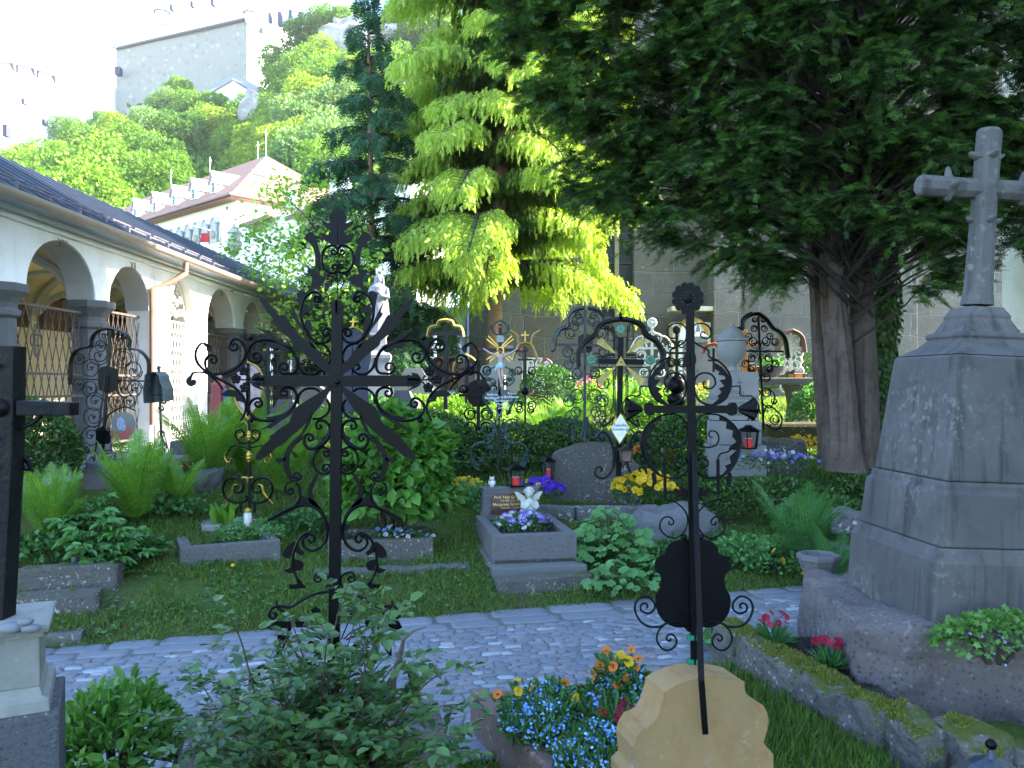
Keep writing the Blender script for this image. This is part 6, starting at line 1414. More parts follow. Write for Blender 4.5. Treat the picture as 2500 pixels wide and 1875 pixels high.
# pansy border right of the big cross
a = gb(800, 1372); b = gb(1058, 1365); c = (a+b)/2
gf2 = graveframe("grave_border", "mossy rough stone grave border with pale blue pansies behind the big cross", (c.x, c.y, min(a.z, b.z)), math.atan2(b.y-a.y, b.x-a.x), (b-a).length, .6, .09, .17, CONGD)
flowerbed("pale_pansies", "pale blue and white pansies in the mossy border behind the big cross", "flowers", (c.x+.1, c.y+.14, c.z+.1), .33, .08, .13, LIVY, 420, .03, [(F_BLU, 15, .036, None), (F_WHT, 13, .034, None)], group="pansies")
# hydrangea
hy = bush("hydrangea", "large leafy hydrangea bush behind the big iron cross", "shrub", (P(955, 1150, 7.0).x, 7.0, .72), (.50, .40, .62), 2100, .12, LHYD, 'oval', .72, shell=.7, stems=12, up=.1, lump=.3)
# ferns and leafy plants left
Fz = lambda px, py: gb(px, py)
def at(px, Y, dz=0): x = (px-CX)/F*Y; return (x, Y, H(x, Y)+dz)
fern("large upright green fern left of the low grave border", at(330, 6.6), 19, .85, spread=.62)
fern("pale feathery fern at far left behind the dark cylinder lamp", at(130, 6.1), 15, .72, spread=.7)
fern("fern clump between the two left graves crosses", at(430, 7.0), 12, .6, spread=.8)
fern("tall fern thicket left of the gilded cross", at(510, 7.9), 20, .95, spread=.75)
fern("tall fern thicket right of the gilded cross", at(690, 8.0), 20, .95, spread=.75)
fern("fern behind the gilded cross", at(600, 8.5), 24, 1.0, spread=.6)
fern("lush fern above the hydrangea", at(760, 9.6), 20, .85, spread=.8)
fern("blue green fern drooping over the bank beside the monument", at(1955, 6.55, .1), 18, .80, LFERNB, spread=.9)
fern("small blue green fern against the monument edge", at(2040, 6.3, .1), 14, .5, LFERNB, spread=1.1)
fern("bright fern behind the crucifix grave in the sun", at(1330, 11.5), 24, .85, spread=.9)
fern("sunny fern right of the dark box hedge", at(1400, 12.5), 22, .8, spread=.9)
fern("sunlit fern behind the fret pattern cross", at(1530, 13.0), 22, .95, spread=.7)
fern("fern in the hedge gap left of the crucifix", at(1060, 9.2), 18, .7, spread=.8)
for i, (px, Y, s, lb) in enumerate(((215, 6.0, .28, "hellebore with fingered leaves behind the dark cylinder lamp"), (265, 5.85, .26, "hellebore right of the dark cylinder lamp"), (180, 6.3, .26, "hellebore under the pale feathery fern"))):
    t = thing("hellebore", lb, "plant", at(px, Y), group="hellebores"); n = 26; m = MB()
    C = []; D = []; U = []
    for k in range(n):
        a = 2.4*k+random.random(); r = s*.9*math.sqrt(random.random()); hgt = s*(1.1-.7*(k/n))*random.uniform(.7, 1.2); c = Vector((math.cos(a)*r, math.sin(a)*r, hgt)); m.tube([(0, 0, 0), c*.6, c], .003, 4)
        for q in range(7):
            b = a+(q-3)*.5; C.append(c); D.append((math.cos(b), math.sin(b), random.uniform(-.35, .2))); U.append((0, 0, 1))
    leaves("leaves", C, D, np.array(U)+RNG.normal(size=(len(U), 3))*.4, s*.42, s*.17, LALC, t); m.build("stems", STEMG, t)
for i, (px, Y, rx, lb) in enumerate(((110, 5.95, .32, "ivy patch on the upper left kerb"), (270, 6.0, .25, "ivy patch right of the cylinder lamp"), (340, 6.15, .22, "ivy patch beneath the upright fern"), (400, 6.9, .35, "ground ivy left of the gilded cross"), (740, 7.2, .3, "ground ivy between left grave border and hydrangea"))):
    p = at(px, Y); bush("ivy_patch", lb, "plant", (p[0], p[1], p[2]+.06), (rx, rx*.6, .10), 520, .05, LIVY, 'five', .9, shell=.3, stems=3, group="ivy patches")
cy_ = thing("cylinder_lamp", "dark metal cylinder with conical lid among the hellebores", "lamp", at(186, 5.8)); 
MB().lathe([(.036, 0), (.036, .14), (.034, .145)], n=18).build("body", plain("dark zinc", (.05, .06, .07), .45, .4), cy_, smooth=True); MB().lathe([(.046, .14), (.044, .15), (.026, .172), (.006, .186)], n=18).build("lid", plain("dark zinc lid", (.06, .07, .08), .45, .4), cy_, smooth=True)
hb = at(60, 6.9); bush("box_bush", "dark dense box bush behind the wooden cross at left", "shrub", (P(60, 1090, 6.9).x, 6.9, .95), (.42, .4, .48), 4200, .05, LBOX, 'oval', .6, shell=.75, stems=10)
# left terrace wall, filigree cross, tin roofed cross
slab("stone_block", "large weathered grave stone behind the upright fern at left", 205, 1195, 425, 1185, .28, .24, CONG2, amp=.03, cat="stone block")
slab("stone_block", "rough pale boulder left of the gilded cross", 475, 1205, 550, 1200, .2, .2, CONG2, amp=.05, cat="boulder")
Yf = 7.7; fr = thing("filigree_cross", "dark iron cross with fine spiral filigree, blank shield and round painted tin plate", "grave cross", P(262, 1150, Yf)); fr.location.z = .78
K = Iron(fr, Yf, 266, 900, -.03, mat=IRONB, cw=1.1); k6 = 320/1327; K.set(150, 780, k6)
K.bar(495, 100, 410, 1490, 26, .02, "upright"); K.bar(60, 600, 880, 625, 16, .014, "crossbar")
K.plate([(385, 515), (420, 480), (480, 475), (540, 490), (585, 530), (582, 690), (540, 730), (480, 738), (420, 725), (385, 690)], False, "shield_plate", dy=-.02, th=.008, smoothn=2, mat=IRON)
K.curve([(90, 660), (95, 450), (130, 350), (200, 295), (300, 270), (310, 200), (360, 130), (450, 95), (540, 100), (640, 140), (690, 210), (690, 290), (780, 310), (850, 370), (885, 450), (880, 640)], 22, mir=False, name="canopy_rim", fl=4)
m = MB(); c0 = K.w(*K.uv((880, 500)))
for k in range(12): m.box(K.w(*K.uv((888, 410+k*22))), (.02, .02, .008))
m.build("rim_teeth", IRONB, fr)
for (cx_, cy2, r, tn, sg) in ((380, 360, 100, 2.2, 1), (300, 490, 85, 2.2, -1), (440, 160, 60, 1.8, 1), (400, 270, 55, 1.8, -1), (620, 390, 100, 2.2, -1), (730, 520, 90, 2.2, 1), (580, 200, 60, 1.8, -1), (290, 700, 75, 2.2, 1), (340, 830, 90, 2.2, -1), (320, 990, 95, 2.2, 1), (300, 1180, 95, 2.2, -1), (320, 1410, 75, 2.2, 1), (640, 700, 85, 2.2, 1), (745, 700, 75, 2, -1), (560, 830, 80, 2, 1), (480, 1400, 75, 2, -1), (560, 1290, 60, 2, 1), (640, 1300, 50, 2, -1), (180, 660, 60, 2, 1), (690, 830, 60, 2, 1), (240, 1300, 50, 2, 1), (180, 400, 55, 2, -1)):
    K.curve([(cx_+r*math.cos(t_)*(1-.0), cy2+r*math.sin(t_)) for t_ in np.linspace(0, sg*5.0, 14)], 10, end1=(cx_, cy2, 1.0), mir=False, taper=.1)
    K.flower(cx_+r*.1, cy2, 24, 3, False, name="iron_leaf")
K.plate([(515, 1000), (560, 955), (640, 935), (720, 955), (755, 1010), (765, 1080), (735, 1170), (690, 1210), (560, 1210), (510, 1160), (525, 1080)], False, "painted_plate", dy=-.03, th=.008, mat=stone("painted grey tin", (.17, .155, .14), (.22, .2, .18), sc=7, bmp=.1), smoothn=3)
K.plate([(520, 1140), (560, 1120), (600, 1140), (650, 1130), (690, 1060), (730, 1100), (735, 1160), (690, 1200), (560, 1200)], False, "painted_flames", dy=-.037, th=.003, mat=plain("painted red flames", (.40, .06, .05), .6, 0, (.3, .12, .1)))
K.plate([(590, 1000), (625, 985), (650, 1020), (670, 1070), (660, 1120), (600, 1115), (580, 1060)], False, "painted_figure", dy=-.0375, th=.003, mat=plain("painted pale figure", (.36, .40, .5), .6, 0, (.14, .2, .3), 60))
K.curve([(440, 1250), (470, 1000), (540, 930), (650, 885), (760, 920)], 14, mir=False, name="plate_arm", dy=-.02)
m = MB(); c = K.w(*K.uv((450, 1190)), -.05); m.box(c, (.10, .08, .12)); m.add([c+Vector(q) for q in ((-.06, -.05, .06), (.06, -.05, .06), (.06, .05, .06), (-.06, .05, .06), (0, 0, .11))], [(0,1,4),(1,2,4),(2,3,4),(3,0,4)]); m.build("lantern_box", IRON, fr)
K.bar(480, 560, 345, 1580, 11, .012, "brace", dy=-.06)
Yt = 8.2; tr_ = thing("roofed_cross", "slim blue grey iron cross under a curved tin roof left of the sunlit gate", "grave cross", P(395, 1130, Yt)); tr_.location.z = .82
K = Iron(tr_, Yt, 390, 900, .03, mat=IRONG); K.set(150, 780, k6)
K.bar(985, 480, 1020, 1420, 18, .02, "upright"); K.bar(930, 760, 1080, 775, 16, .02, "crossbar")
sm_ = plain("blue grey tin", (.13, .16, .18), .45, .3, (.1, .12, .14), 8, .1); m = MB(); pts = [(895, 845), (885, 720), (895, 650), (905, 560), (950, 530), (1010, 530), (1050, 570), (1065, 640), (1095, 700), (1095, 820)]
vs = []
for p in pts: v = K.w(*K.uv(p)); vs += [v+Vector((0, -.14, 0)), v+Vector((0, .10, 0))]
m.add(vs, [(2*i, 2*i+2, 2*i+3, 2*i+1) for i in range(len(pts)-1)]); o_r = m.build("tin_roof", sm_, tr_, smooth=False); sd2 = o_r.modifiers.new("s", 'SOLIDIFY'); sd2.thickness = .008
K.plate([(895, 845), (885, 700), (900, 640), (905, 560), (950, 530), (1000, 535), (1040, 570), (1075, 680), (1080, 820), (1000, 830)], False, "back_plate", dy=.09, th=.006, mat=sm_)
for (x, y, r, s) in ((1010, 900, 26, 1), (1010, 1160, 34, -1), (1030, 1280, 42, 1), (1010, 1340, 40, -1), (1035, 830, 24, 1)): K.curve([(x+r*math.cos(t_), y+r*math.sin(t_)) for t_ in np.linspace(0, s*5, 10)], 7, end1=(x, y, .8), mir=False)
K.plate([(1020, 1180), (1055, 1260), (1040, 1290), (985, 1280)], False, "leaf"); K.bar(1050, 1150, 1150, 1520, 7, .008, "brace", dy=-.03); K.flower(985, 490, 22, 4, False)
pf = K.w(*K.uv((990, 880)))
# block with yellow top beside it, red yellow flowers
wb = MB().box((0, 0, .05), (.06, .06, .12)).build("marker_post", stone("cream marker", (.5, .45, .3), (.4, .36, .25), sc=9), None, bevel=.004); wb.location = at(382, 8.1); tag(wb, "small cream marker block left of the roofed cross", "marker")
slab("stone_block", "square grey stone block right of the roofed cross", 452, 1112, 490, 1106, .2, .18, CONG2, cat="stone block")
flowerbed("mixed_pansies", "few red and yellow pansies beside the square grey stone", "flowers", at(480, 8.3), .2, .12, .14, LBOX, 250, .04, [(F_YEL, 6, .04, None), (F_RED, 7, .04, None)])

# ================================================================ CENTRAL GRAVE
a = Vector((P(1205, 0, 6.25).x, 6.25, .115)); b = Vector((P(1438, 0, 6.32).x, 6.38, .12)); rz = math.atan2(b.y-a.y, b.x-a.x)
cg = thing("central_grave", "central grave of pinkish conglomerate with raised planting box and grey concrete footing", "grave", ((a.x+b.x)/2-.01, (a.y+b.y)/2, .07), rz)
W0 = .73
MB().box((0, .10, .045), (W0+.02, .20, .15)).build("footing", CONC, cg, bevel=.006)
MB().box((-.015, .72, .085), (W0+.02, 1.04, .14)).build("base_course", CONG, cg, bevel=.01)
for (x, y, sx, sy, nm) in ((0, .19, .68, .085, "front_stone"), (-.297, .70, .085, .93, "side_stone"), (.297, .70, .085, .93, "side_stone")):
    MB().box((x-.01, y, .245), (sx, sy, .20 if nm == "front_stone" else .198)).build(nm, CONG2, cg, bevel=.007)
MB().box((-.01, .70, .22), (.505, .93, .18)).build("earth", SOIL, cg)
hs_ = MB().add([(-.265, 1.10, .30), (.265, 1.10, .30), (.245, 1.13, .60), (-.245, 1.13, .60), (-.265, 1.24, .30), (.265, 1.24, .30), (.245, 1.22, .60), (-.245, 1.22, .60)], [(0,1,2,3),(7,6,5,4),(0,4,5,1),(1,5,6,2),(2,6,7,3),(3,7,4,0)])
hs_.v = [(x*1.04-.03, y, (z-.30)*1.26+.22) for x, y, z in hs_.v]; hs_.build("headstone", CONG2, cg, bevel=.01)
PL = [(-.20, .31), (.16, .31), (.16, .455), (.14, .475), (.14, .49), (-.165, .49), (-.165, .475), (-.19, .455)]
GR = plain("polished brown red granite", (.075, .028, .028), .18, 0, (.05, .02, .022), 60, .0)
tilt = .13; pq = MB().prism([(x+.0, z) for x, z in PL], (-.02, 1.066, 0), (1, 0, 0), (0, .10, 1), (0, .03, 0)).build("name_plate", GR, cg, bevel=.002)
pq.location.z = .05; GL = plain("gilt lettering", (.75, .5, .15), .4, .5)
for i, (tx, sz, z) in enumerate((("Prof. Felix Größlhub.", .036, .447), ("13.2.1920 - 11.11.2014", .021, .421), ("Margareta Größlhuber", .036, .384), ("21.5.1922 - 3.5.2016", .021, .357))):
    textmesh("inscription", tx, sz, (-.035, 1.064+z*.10, z), GL, pq, rot=(math.radians(84), 0, 0), bold=.0004)
def cgp(x, y, z): return cg.matrix_basis @ Vector((x, y, z)) if False else Vector((cg.location.x+x*math.cos(rz)-y*math.sin(rz), cg.location.y+x*math.sin(rz)+y*math.cos(rz), cg.location.z+z))
t = flowerbed("pansy_bed", "violet and white pansies filling the central grave", "flowers", cgp(-.01, .66, .29), .25, .30, .14, LIVY, 900, .035, [(F_VIO, 52, .040, WAX), (F_WHT, 34, .038, F_YEL and plain("yellow pansy eye", (.8, .5, .02)))], group="pansies")
# lantern on the headstone
def lantern(name, label, c, w_, h, fr_, candle=True, glass=None, post=0, group=None, n=4, rz=.35):
    t = thing(name, label, "grave lantern", c, rz, group); b = w_/2; tp = w_/2*1.25; z0 = post; q = math.sqrt(2)
    if post: MB().tube([(0, 0, 0), (0, 0, post)], .006, 6).build("stand", fr_, t)
    MB().lathe([(b*1.15*q, z0), (b*1.15*q, z0+.012)], n=n, rz=math.pi/4).build("base", fr_, t)
    m = MB()
    for k in range(n):
        a = math.pi/4+k*2*math.pi/n; m.tube([(b*q*math.cos(a), b*q*math.sin(a), z0+.01), (tp*q*math.cos(a), tp*q*math.sin(a), z0+h*.72)], w_*.05, 4)
    m.build("frame", fr_, t)
    MB().lathe([(tp*q*1.35, z0+h*.72), (tp*q*1.3, z0+h*.75), (tp*q*.45, z0+h*.92), (tp*q*.42, z0+h*.97), (tp*q*.12, z0+h)], n=n, rz=math.pi/4).build("roof", fr_, t)
    MB().lathe([(b*q*.94, z0+.013), (tp*q*.93, z0+h*.715)], n=n, rz=math.pi/4).build("glass", glass or glassy("lantern glass", (.10, .11, .11), .25), t)
    if candle: MB().lathe([(b*.62, z0+.014), (b*.62, z0+h*.40), (b*.58, z0+h*.41)], n=14).build("candle", REDCANDLE, t, smooth=True); MB().lathe([(b*.6, z0+h*.412), (b*.6, z0+h*.44)], n=14).build("candle_top", WAX, t)
    return t
lantern("grave_lantern", "black four sided lantern with red candle on the central headstone", cgp(.02, 1.17, .595), .115, .21, IRON)
# little owl
ow = thing("owl_figurine", "tiny white owl figurine on the left corner of the central headstone", "figurine", cgp(-.20, 1.16, .595)); PW = plain("white porcelain", (.85, .85, .85), .3)
MB().ball((0, 0, .034), .026, 10, (.95, .8, 1.2)).ball((0, 0, .072), .021, 10, (1.1, .85, .9)).build("body", PW, ow, smooth=True)
m = MB()
for s in (-1, 1): m.tube([(s*.012, 0, .085), (s*.02, 0, .101)], [.007, .001], 5)
m.build("ears", PW, ow)
for s in (-1, 1): MB().ball((s*.026, 0, .04), .014, 8, (.4, .8, 1.5)).build("wing", PW, ow, smooth=True); MB().ball((s*.009, -.018, .076), .004, 6).build("eye", IRON, ow); MB().ball((s*.01, -.01, .004), .007, 6, (1, 1.4, .5)).build("foot", PW, ow)
# angel bust
AN = stone("pale cast angel stone", (.52, .52, .44), (.42, .43, .37), sc=30, bmp=.2)
an = thing("angel_bust", "small pale angel bust with wings and folded hands on the central grave", "statue", cgp(.10, .93, .36), .15)
an.scale = (1.12, 1.12, 1.12)
MB().lathe([(.035, 0), (.045, .01), (.05, .03), (.058, .07), (.052, .105), (.03, .13), (.016, .14), (.016, .155)], n=16).build("torso", AN, an, smooth=True)
m = MB().ball((0, 0, .185), .036, 12, (.92, .95, 1.1)); m.ball((0, -.034, .182), .006, 6).ball((-.012, -.034, .168), .004, 6, (3, 1, 1)); hd_ = m.build("head", AN, an, smooth=True)
m = MB(); random.seed(4)
for k in range(46):
    a = random.random()*6.28; e = random.uniform(-.1, 1.5); d = Vector((math.cos(a)*math.cos(e), math.sin(a)*math.cos(e), math.sin(e)))
    if d.y < -.55 and d.z < .45: continue
    m.ball(Vector((0, .003, .188))+d*.036, .0095, 6)
m.build("hair", AN, hd_, smooth=True)
for s in (-1, 1):
    pts = [(s*.0, .0), (s*.03, .035), (s*.07, .06), (s*.095, .062), (s*.085, .035), (s*.07, .02), (s*.072, .008), (s*.05, -.002), (s*.05, -.015), (s*.02, -.03)]
    MB().prism(pts, (s*.015, .035, .125), (1, 0, 0), (0, 0, 1), (0, .012, 0)).build("wing", AN, an, bevel=.002)
    MB().tube([(s*.05, -.005, .11), (s*.06, -.03, .08), (s*.045, -.055, .07), (s*.008, -.06, .10), (s*.003, -.062, .13)], [.018, .017, .013, .009, .005], 8).build("arm", AN, an, smooth=True)
bo = thing("offering_bowl", "small dark footed metal bowl at the front of the central grave", "bowl", cgp(.12, .34, .31)); DK = plain("dark patinated metal", (.05, .055, .065), .4, .5)
MB().lathe([(.03, 0), (.008, .012), (.007, .05), (.012, .06), (.04, .075), (.052, .095), (.046, .098), (.02, .085)], n=16).build("bowl", DK, bo, smooth=True)
MB().lathe([(.048, .099), (.03, .115), (.008, .125), (.006, .135), (.012, .145), (.004, .155)], n=16).build("lid", DK, bo, smooth=True)
# ================================================================ soft lobed plants (lady's mantle) beside the grave
def alch(label, c, r, h, n, s):
    t = thing("ladys_mantle", label, "plant", c, group="lady's mantle clumps"); m = MB(); C = []; D = []; U = []
    for k in range(n):
        a = 2.4*k; q = math.sqrt((k+.5)/n); a += random.gauss(0, .3); hh = h*(1-.72*q*q)*random.uniform(.6, 1.25); p = Vector((math.cos(a)*r*q*random.uniform(.8, 1.15), math.sin(a)*r*q, hh)); m.tube([(0, 0, 0), p*.55+Vector((0, 0, .02)), p], .0025, 3)
        o = Vector((math.cos(a), math.sin(a), 0)); C.append(p-o*s*.4); D.append(o+Vector((0, 0, -.3*q))); U.append(Vector((0, 0, 1))+o*.55*q+Vector((0, -.5, 0))+Vector((random.gauss(0, .45), random.gauss(0, .45), 0)))
    C = np.array(C); n_ = len(C); ss = s*(.7+.5*RNG.random(n_)); leaves("leaves", C, np.array(D), np.array(U), ss, ss, LALC, t, 'lobe'); m.build("stems", STEMG, t)
alch("large lady's mantle clump right of the central grave", at(1490, 6.75), .36, .36, 150, .10)
alch("lower lady's mantle clump spilling over the path edge", at(1500, 6.15), .26, .18, 80, .085)
alch("lady's mantle tuft behind the sandstone headstone at the mossy edge", (P(1745, 0, 4.9).x, 4.9, .02), .15, .2, 40, .07)
alch("lady's mantle beside the mossy kerb stone near the shield plate", at(1590, 6.35), .18, .16, 50, .075)
for (px, Y, rx, rz_, n, lb) in ((1640, 6.7, .4, .12, 800, "wild herbs on the bank left of the shield plate"), (1830, 6.75, .38, .16, 900, "wild strawberry leaves on the bank right of the shield plate"), (1890, 6.6, .25, .2, 600, "ivy with yellow flowers on the bank near the drooping fern"), (1720, 7.3, .4, .08, 600, "low herbs behind the shield plate"), (1230, 7.9, .3, .15, 700, "herbs left of the central headstone"), (1150, 8.3, .35, .14, 600, "bluish sedum cushion left of the central headstone")):
    p = at(px, Y); q = bush("bank_herbs", lb, "plant", (p[0], p[1], p[2]+rz_*.5), (rx, rx*.6, rz_), n, .045, [LIVY, LALC][n % 3 == 0], 'five', .8, shell=.3, stems=4, group="herb clumps on the bank")
    if px == 1890: blossoms(q, [(-.05, -.15, .3), (.02, -.15, .22), (.18, -.15, .12)], .05, F_YEL)
o = rock("boulder", at(1645, 7.5, .08), (.75, .5, .36), CONG2, None, sub=4, amp=.07, sc=3, seed=2, boxy=.5); tag(o, "rough pale boulder below the yellow pansies", "boulder")
o = rock("boulder", at(1885, 7.0, .02), (.22, .2, .16), CONG2, None, sub=3, amp=.04, sc=5, seed=8, boxy=.5); tag(o, "small half buried boulder in the bank right of the slender cross", "boulder")
o = rock("boulder", at(2075, 6.75, .10), (.28, .3, .26), CONG, None, sub=4, amp=.04, sc=5, seed=9, boxy=.8); tag(o, "squared kerb boulder at the path end left of the monument", "boulder")
o = rock("boulder", at(2070, 7.2, .28), (.26, .25, .2), CONG, None, sub=4, amp=.05, sc=5, seed=19, boxy=.6); tag(o, "rounded boulder above the squared one left of the monument", "boulder")
o = rock("stone_slab", at(1410, 7.3, .02), (.35, .12, .07), CONG2, None, sub=3, amp=.02, sc=5, rz=-.3, seed=3, boxy=.9); tag(o, "half sunken pale slab in the grass right of the central grave", "stone slab")
# ================================================================ groundcover, hedges
hedges = [(1100, 9.4, .62, .36, .34, "low dark box hedge left of the crucifix cross"), (1250, 9.9, .75, .4, .32, "dark box hedge behind the central lantern"), (1370, 10.2, .5, .4, .34, "dark box hedge left of the hump shaped gravestone"), (1860, 8.2, .85, .42, .22, "broad dark ivy hedge right of the slender cross"), (2010, 7.7, .5, .45, .2, "dark ground cover below the yew trunks"), (1640, 8.8, .35, .35, .5, "dark juniper bush behind the slender cross"), (1010, 8.9, .3, .3, .35, "dark shrub above the hydrangea"), (1040, 11.0, .6, .4, .3, "box hedge in the left middle distance"), (1340, 14.5, .55, .45, .55, "round clipped yew ball in front of the church wall"), (2110, 8.9, .45, .4, .16, "low ivy around the yew trunks")]
for (px, Y, rx, ry, rz_, lb) in hedges:
    p = at(px, Y); big = rx*rz_; bush("hedge", lb, "hedge", (p[0], p[1], p[2]+rz_*.75), (rx, ry, rz_), int(2600+9000*big), .042, LBOX if px not in (1340,) else LIVY, 'oval', .6, shell=.78, stems=6, group="clipped hedges", lump=.12)
flowerbed("yellow_pansies", "dense mound of bright yellow pansies behind the pale boulder", "flowers", at(1572, 8.1, .12), .32, .26, .30, LIVY, 900, .035, [(F_YEL, 99, .068, None)], group="pansies")
flowerbed("orange_marigolds", "orange flowers behind the small brown lantern", "flowers", at(1560, 9.4, .15), .3, .2, .28, LBOX, 400, .035, [(F_ORA, 50, .055, None)])
flowerbed("purple_pansies", "deep purple pansies at the foot of the hump shaped gravestone", "flowers", at(1320, 8.1, .12), .25, .16, .20, LBOX, 350, .035, [(F_PUR, 60, .062, None), (F_YEL, 4, .05, None)], group="pansies")
flowerbed("yellow_sedum", "small yellow flowers on the left of the central headstone", "flowers", at(1120, 8.5, .05), .30, .15, .17, LFERNB, 600, .03, [(F_YEL, 80, .04, None)])
flowerbed("violet_pansies", "violet and white pansies in front of the pale inscribed headstone", "flowers", at(1895, 9.0, .3), .48, .25, .22, LIVY, 700, .035, [(F_VIO, 55, .04, None), (F_WHT, 30, .04, None)], group="pansies")
flowerbed("yellow_shrub_flowers", "soft yellow flowering bush left of the yew trunks", "flowers", at(1960, 10.4, .1), .42, .3, .35, LIVY, 900, .03, [(F_YEL, 90, .045, None)])
# hump gravestone
a = gb(1322, 1200); hm = thing("hump_gravestone", "rough conglomerate gravestone with curved hump top in the middle distance", "headstone", (P(1425, 0, 8.6).x, 8.6, H(.7, 8.6)-.05))
HO2 = hm.location; ol = [(1342, 1250), (1345, 1160), (1352, 1110), (1385, 1094), (1420, 1083), (1460, 1080), (1500, 1086), (1532, 1110), (1560, 1150), (1562, 1250)]
q = [(P(x, y, 8.6).x-HO2.x, P(x, y, 8.6).z-HO2.z) for x, y in [p[:2] for p in catmull(ol, 4)]]
MB().prism(q, (0, -.13, 0), (1, 0, 0), (0, 0, 1), (0, .26, 0)).build("stone", CONGD, hm, bevel=.02)
kerb("grave_kerb", "long curved kerb in front of the hump shaped gravestone", [(P(1290, 0, 8.0).x, 8.05), (P(1390, 0, 7.9).x, 7.9), (P(1560, 0, 7.95).x, 7.95)], .12, .25, .42, CONG)
sl2 = lantern("grave_lantern", "dark domed lantern with red light left of the hump gravestone", at(1338, 8.4, .22), .075, .24, IRON, n=6, post=.05)
# cross on the hump
rH = thing("grave_cross", "grey green iron cross with arched tin canopy standing on the hump gravestone", "grave cross", P(1432, 1080, 8.6)); K = Iron(rH, 8.6, 1430, 1000, 0.0, mat=IRONG); k7 = 340/1226; K.set(1320, 740, k7)
K.bar(392, 60, 385, 1215, 24, .03, "upright"); K.bar(150, 365, 600, 375, 24, .02, "crossbar")
K.curve([(90, 425), (120, 400), (130, 320), (170, 240), (235, 210), (240, 130), (290, 70), (380, 45)], 20, name="canopy", fl=4)
m = MB()
for (x, y) in [p[:2] for p in catmull([(112, 330), (150, 235), (225, 190), (232, 120), (285, 55), (380, 30)], 4)]:
    u, v = K.uv((x, y)); [m.ball(K.w(s*u, v), .012, 5) for s in (1, -1)]
m.build("canopy_fringe", IRONG, rH)
for (x, y, r, s) in ((330, 150, 50, 1), (300, 200, 40, -1), (260, 270, 45, 1), (240, 430, 45, -1), (330, 110, 30, 1), (300, 480, 40, 1), (250, 540, 40, -1), (320, 620, 45, 1), (250, 700, 55, -1), (320, 820, 60, 1), (250, 860, 50, -1), (270, 1000, 55, 1), (310, 960, 45, -1), (280, 1090, 45, 1)):
    K.curve([(x+r*math.cos(t_), y+r*math.sin(t_)) for t_ in np.linspace(0, s*5, 10)], 8, end1=(x, y, .8))
K.curve([(385, 1000), (375, 1130), (340, 1190), (300, 1170), (285, 1120)], 18); K.bar(283, 1120, 280, 1215, 22, .02, "foot", mir=True)
K.plate([(330, 300), (392, 270), (392, 430), (340, 420)], name="dark_shield", mat=stone("dark rusted plate", (.05, .035, .035), (.03, .03, .03), sc=6), dy=.03)
# fret pattern cross with gilt rays
rF = thing("fret_cross", "black cross with key fret frames, gilt rays, green rosettes and white diamond plaque", "grave cross", P(1513, 1150, 8.0)); rF.location.z = H(1.05, 8.0)
K = Iron(rF, 8.0, 1515, 900, 0.0, mat=IRONB); K.set(1320, 740, k7)
K.bar(705, 300, 685, 1520, 48, .04, "upright", mat=IRON); K.bar(505, 512, 905, 520, 48, .035, "crossbar", mat=IRON, dy=-.003)
K.curve([(345, 560), (340, 440), (400, 340), (480, 290), (520, 210), (600, 165), (700, 150)], 22, name="canopy", fl=4, mat=IRONB)
m = MB()
for (x, y) in [p[:2] for p in catmull([(330, 560), (325, 430), (390, 325), (470, 275), (510, 195), (595, 150), (700, 135)], 5)]:
    u, v = K.uv((x, y)); [m.box(K.w(s*u, v), (.028, .1, .028)) for s in (1, -1)]
m.build("canopy_fringe", IRONB, rF)
for x, y in ((705, 232),): K.flower(x, y, 44, 8, False, plain("green enamel rosette", (.06, .20, .12), .4), -.03, "green_rosette", .5)
K.flower(445, 500, 46, 8, True, plain("green enamel", (.05, .17, .10), .4), -.03, "green_rosette", .5)
KEY = [[(655, 250), (625, 250), (625, 185), (595, 185), (595, 210), (590, 330), (640, 330), (640, 300), (645, 430), (645, 450), (555, 450)], [(640, 330), (640, 200)], [(645, 460), (500, 470), (500, 450)], [(670, 570), (500, 565), (440, 560), (440, 600), (520, 600), (520, 650), (420, 650)], [(655, 580), (655, 950)], [(640, 570), (640, 900), (600, 990), (530, 1000)], [(530, 480), (650, 480), (650, 300), (680, 300)]]
for p in KEY: K.curve(p, 8, name="fret", sub=1, fl=1.2)
for (P0, P1, w0, w1) in (((510, 330), (650, 440), 70, 12), ((510, 700), (650, 565), 70, 12)):
    d = Vector((P1[0]-P0[0], P1[1]-P0[1])).normalized(); nrm_ = Vector((-d.y, d.x))
    K.plate([tuple(Vector(P0)+nrm_*w0/2), tuple(Vector(P0)+nrm_*w0/6-d*8), tuple(Vector(P0)-nrm_*w0/6-d*4), tuple(Vector(P0)-nrm_*w0/2+d*12), tuple(Vector(P1)-nrm_*w1/2), tuple(Vector(P1)+nrm_*w1/2)], name="gilt_ray", mat=stone("aged gilt", (.50, .36, .09), (.30, .24, .08), sc=20), dy=-.03, smoothn=1)
K.plate([(703, 468), (745, 552), (655, 552)], False, "gilt_triangle", mat=stone("aged gilt plate", (.5, .36, .09), (.36, .27, .08), sc=20), dy=-.045, th=.012, smoothn=1)
K.plate([(688, 520), (703, 512), (718, 520), (703, 528)], False, "triangle_eye", mat=plain("eye paint", (.05, .04, .02)), dy=-.053, th=.003, smoothn=2)
K.plate([(700, 968), (782, 1100), (690, 1240), (604, 1100)], False, "plaque_rim", mat=GOLD, dy=-.042, th=.012, smoothn=1); dq = P(1320+700*k7, 0, 8.0)
K.plate([(700, 982), (773, 1100), (691, 1226), (613, 1100)], False, "diamond_plaque", mat=plain("white enamel plaque", (.72, .76, .8), .3), dy=-.052, th=.012, smoothn=1)
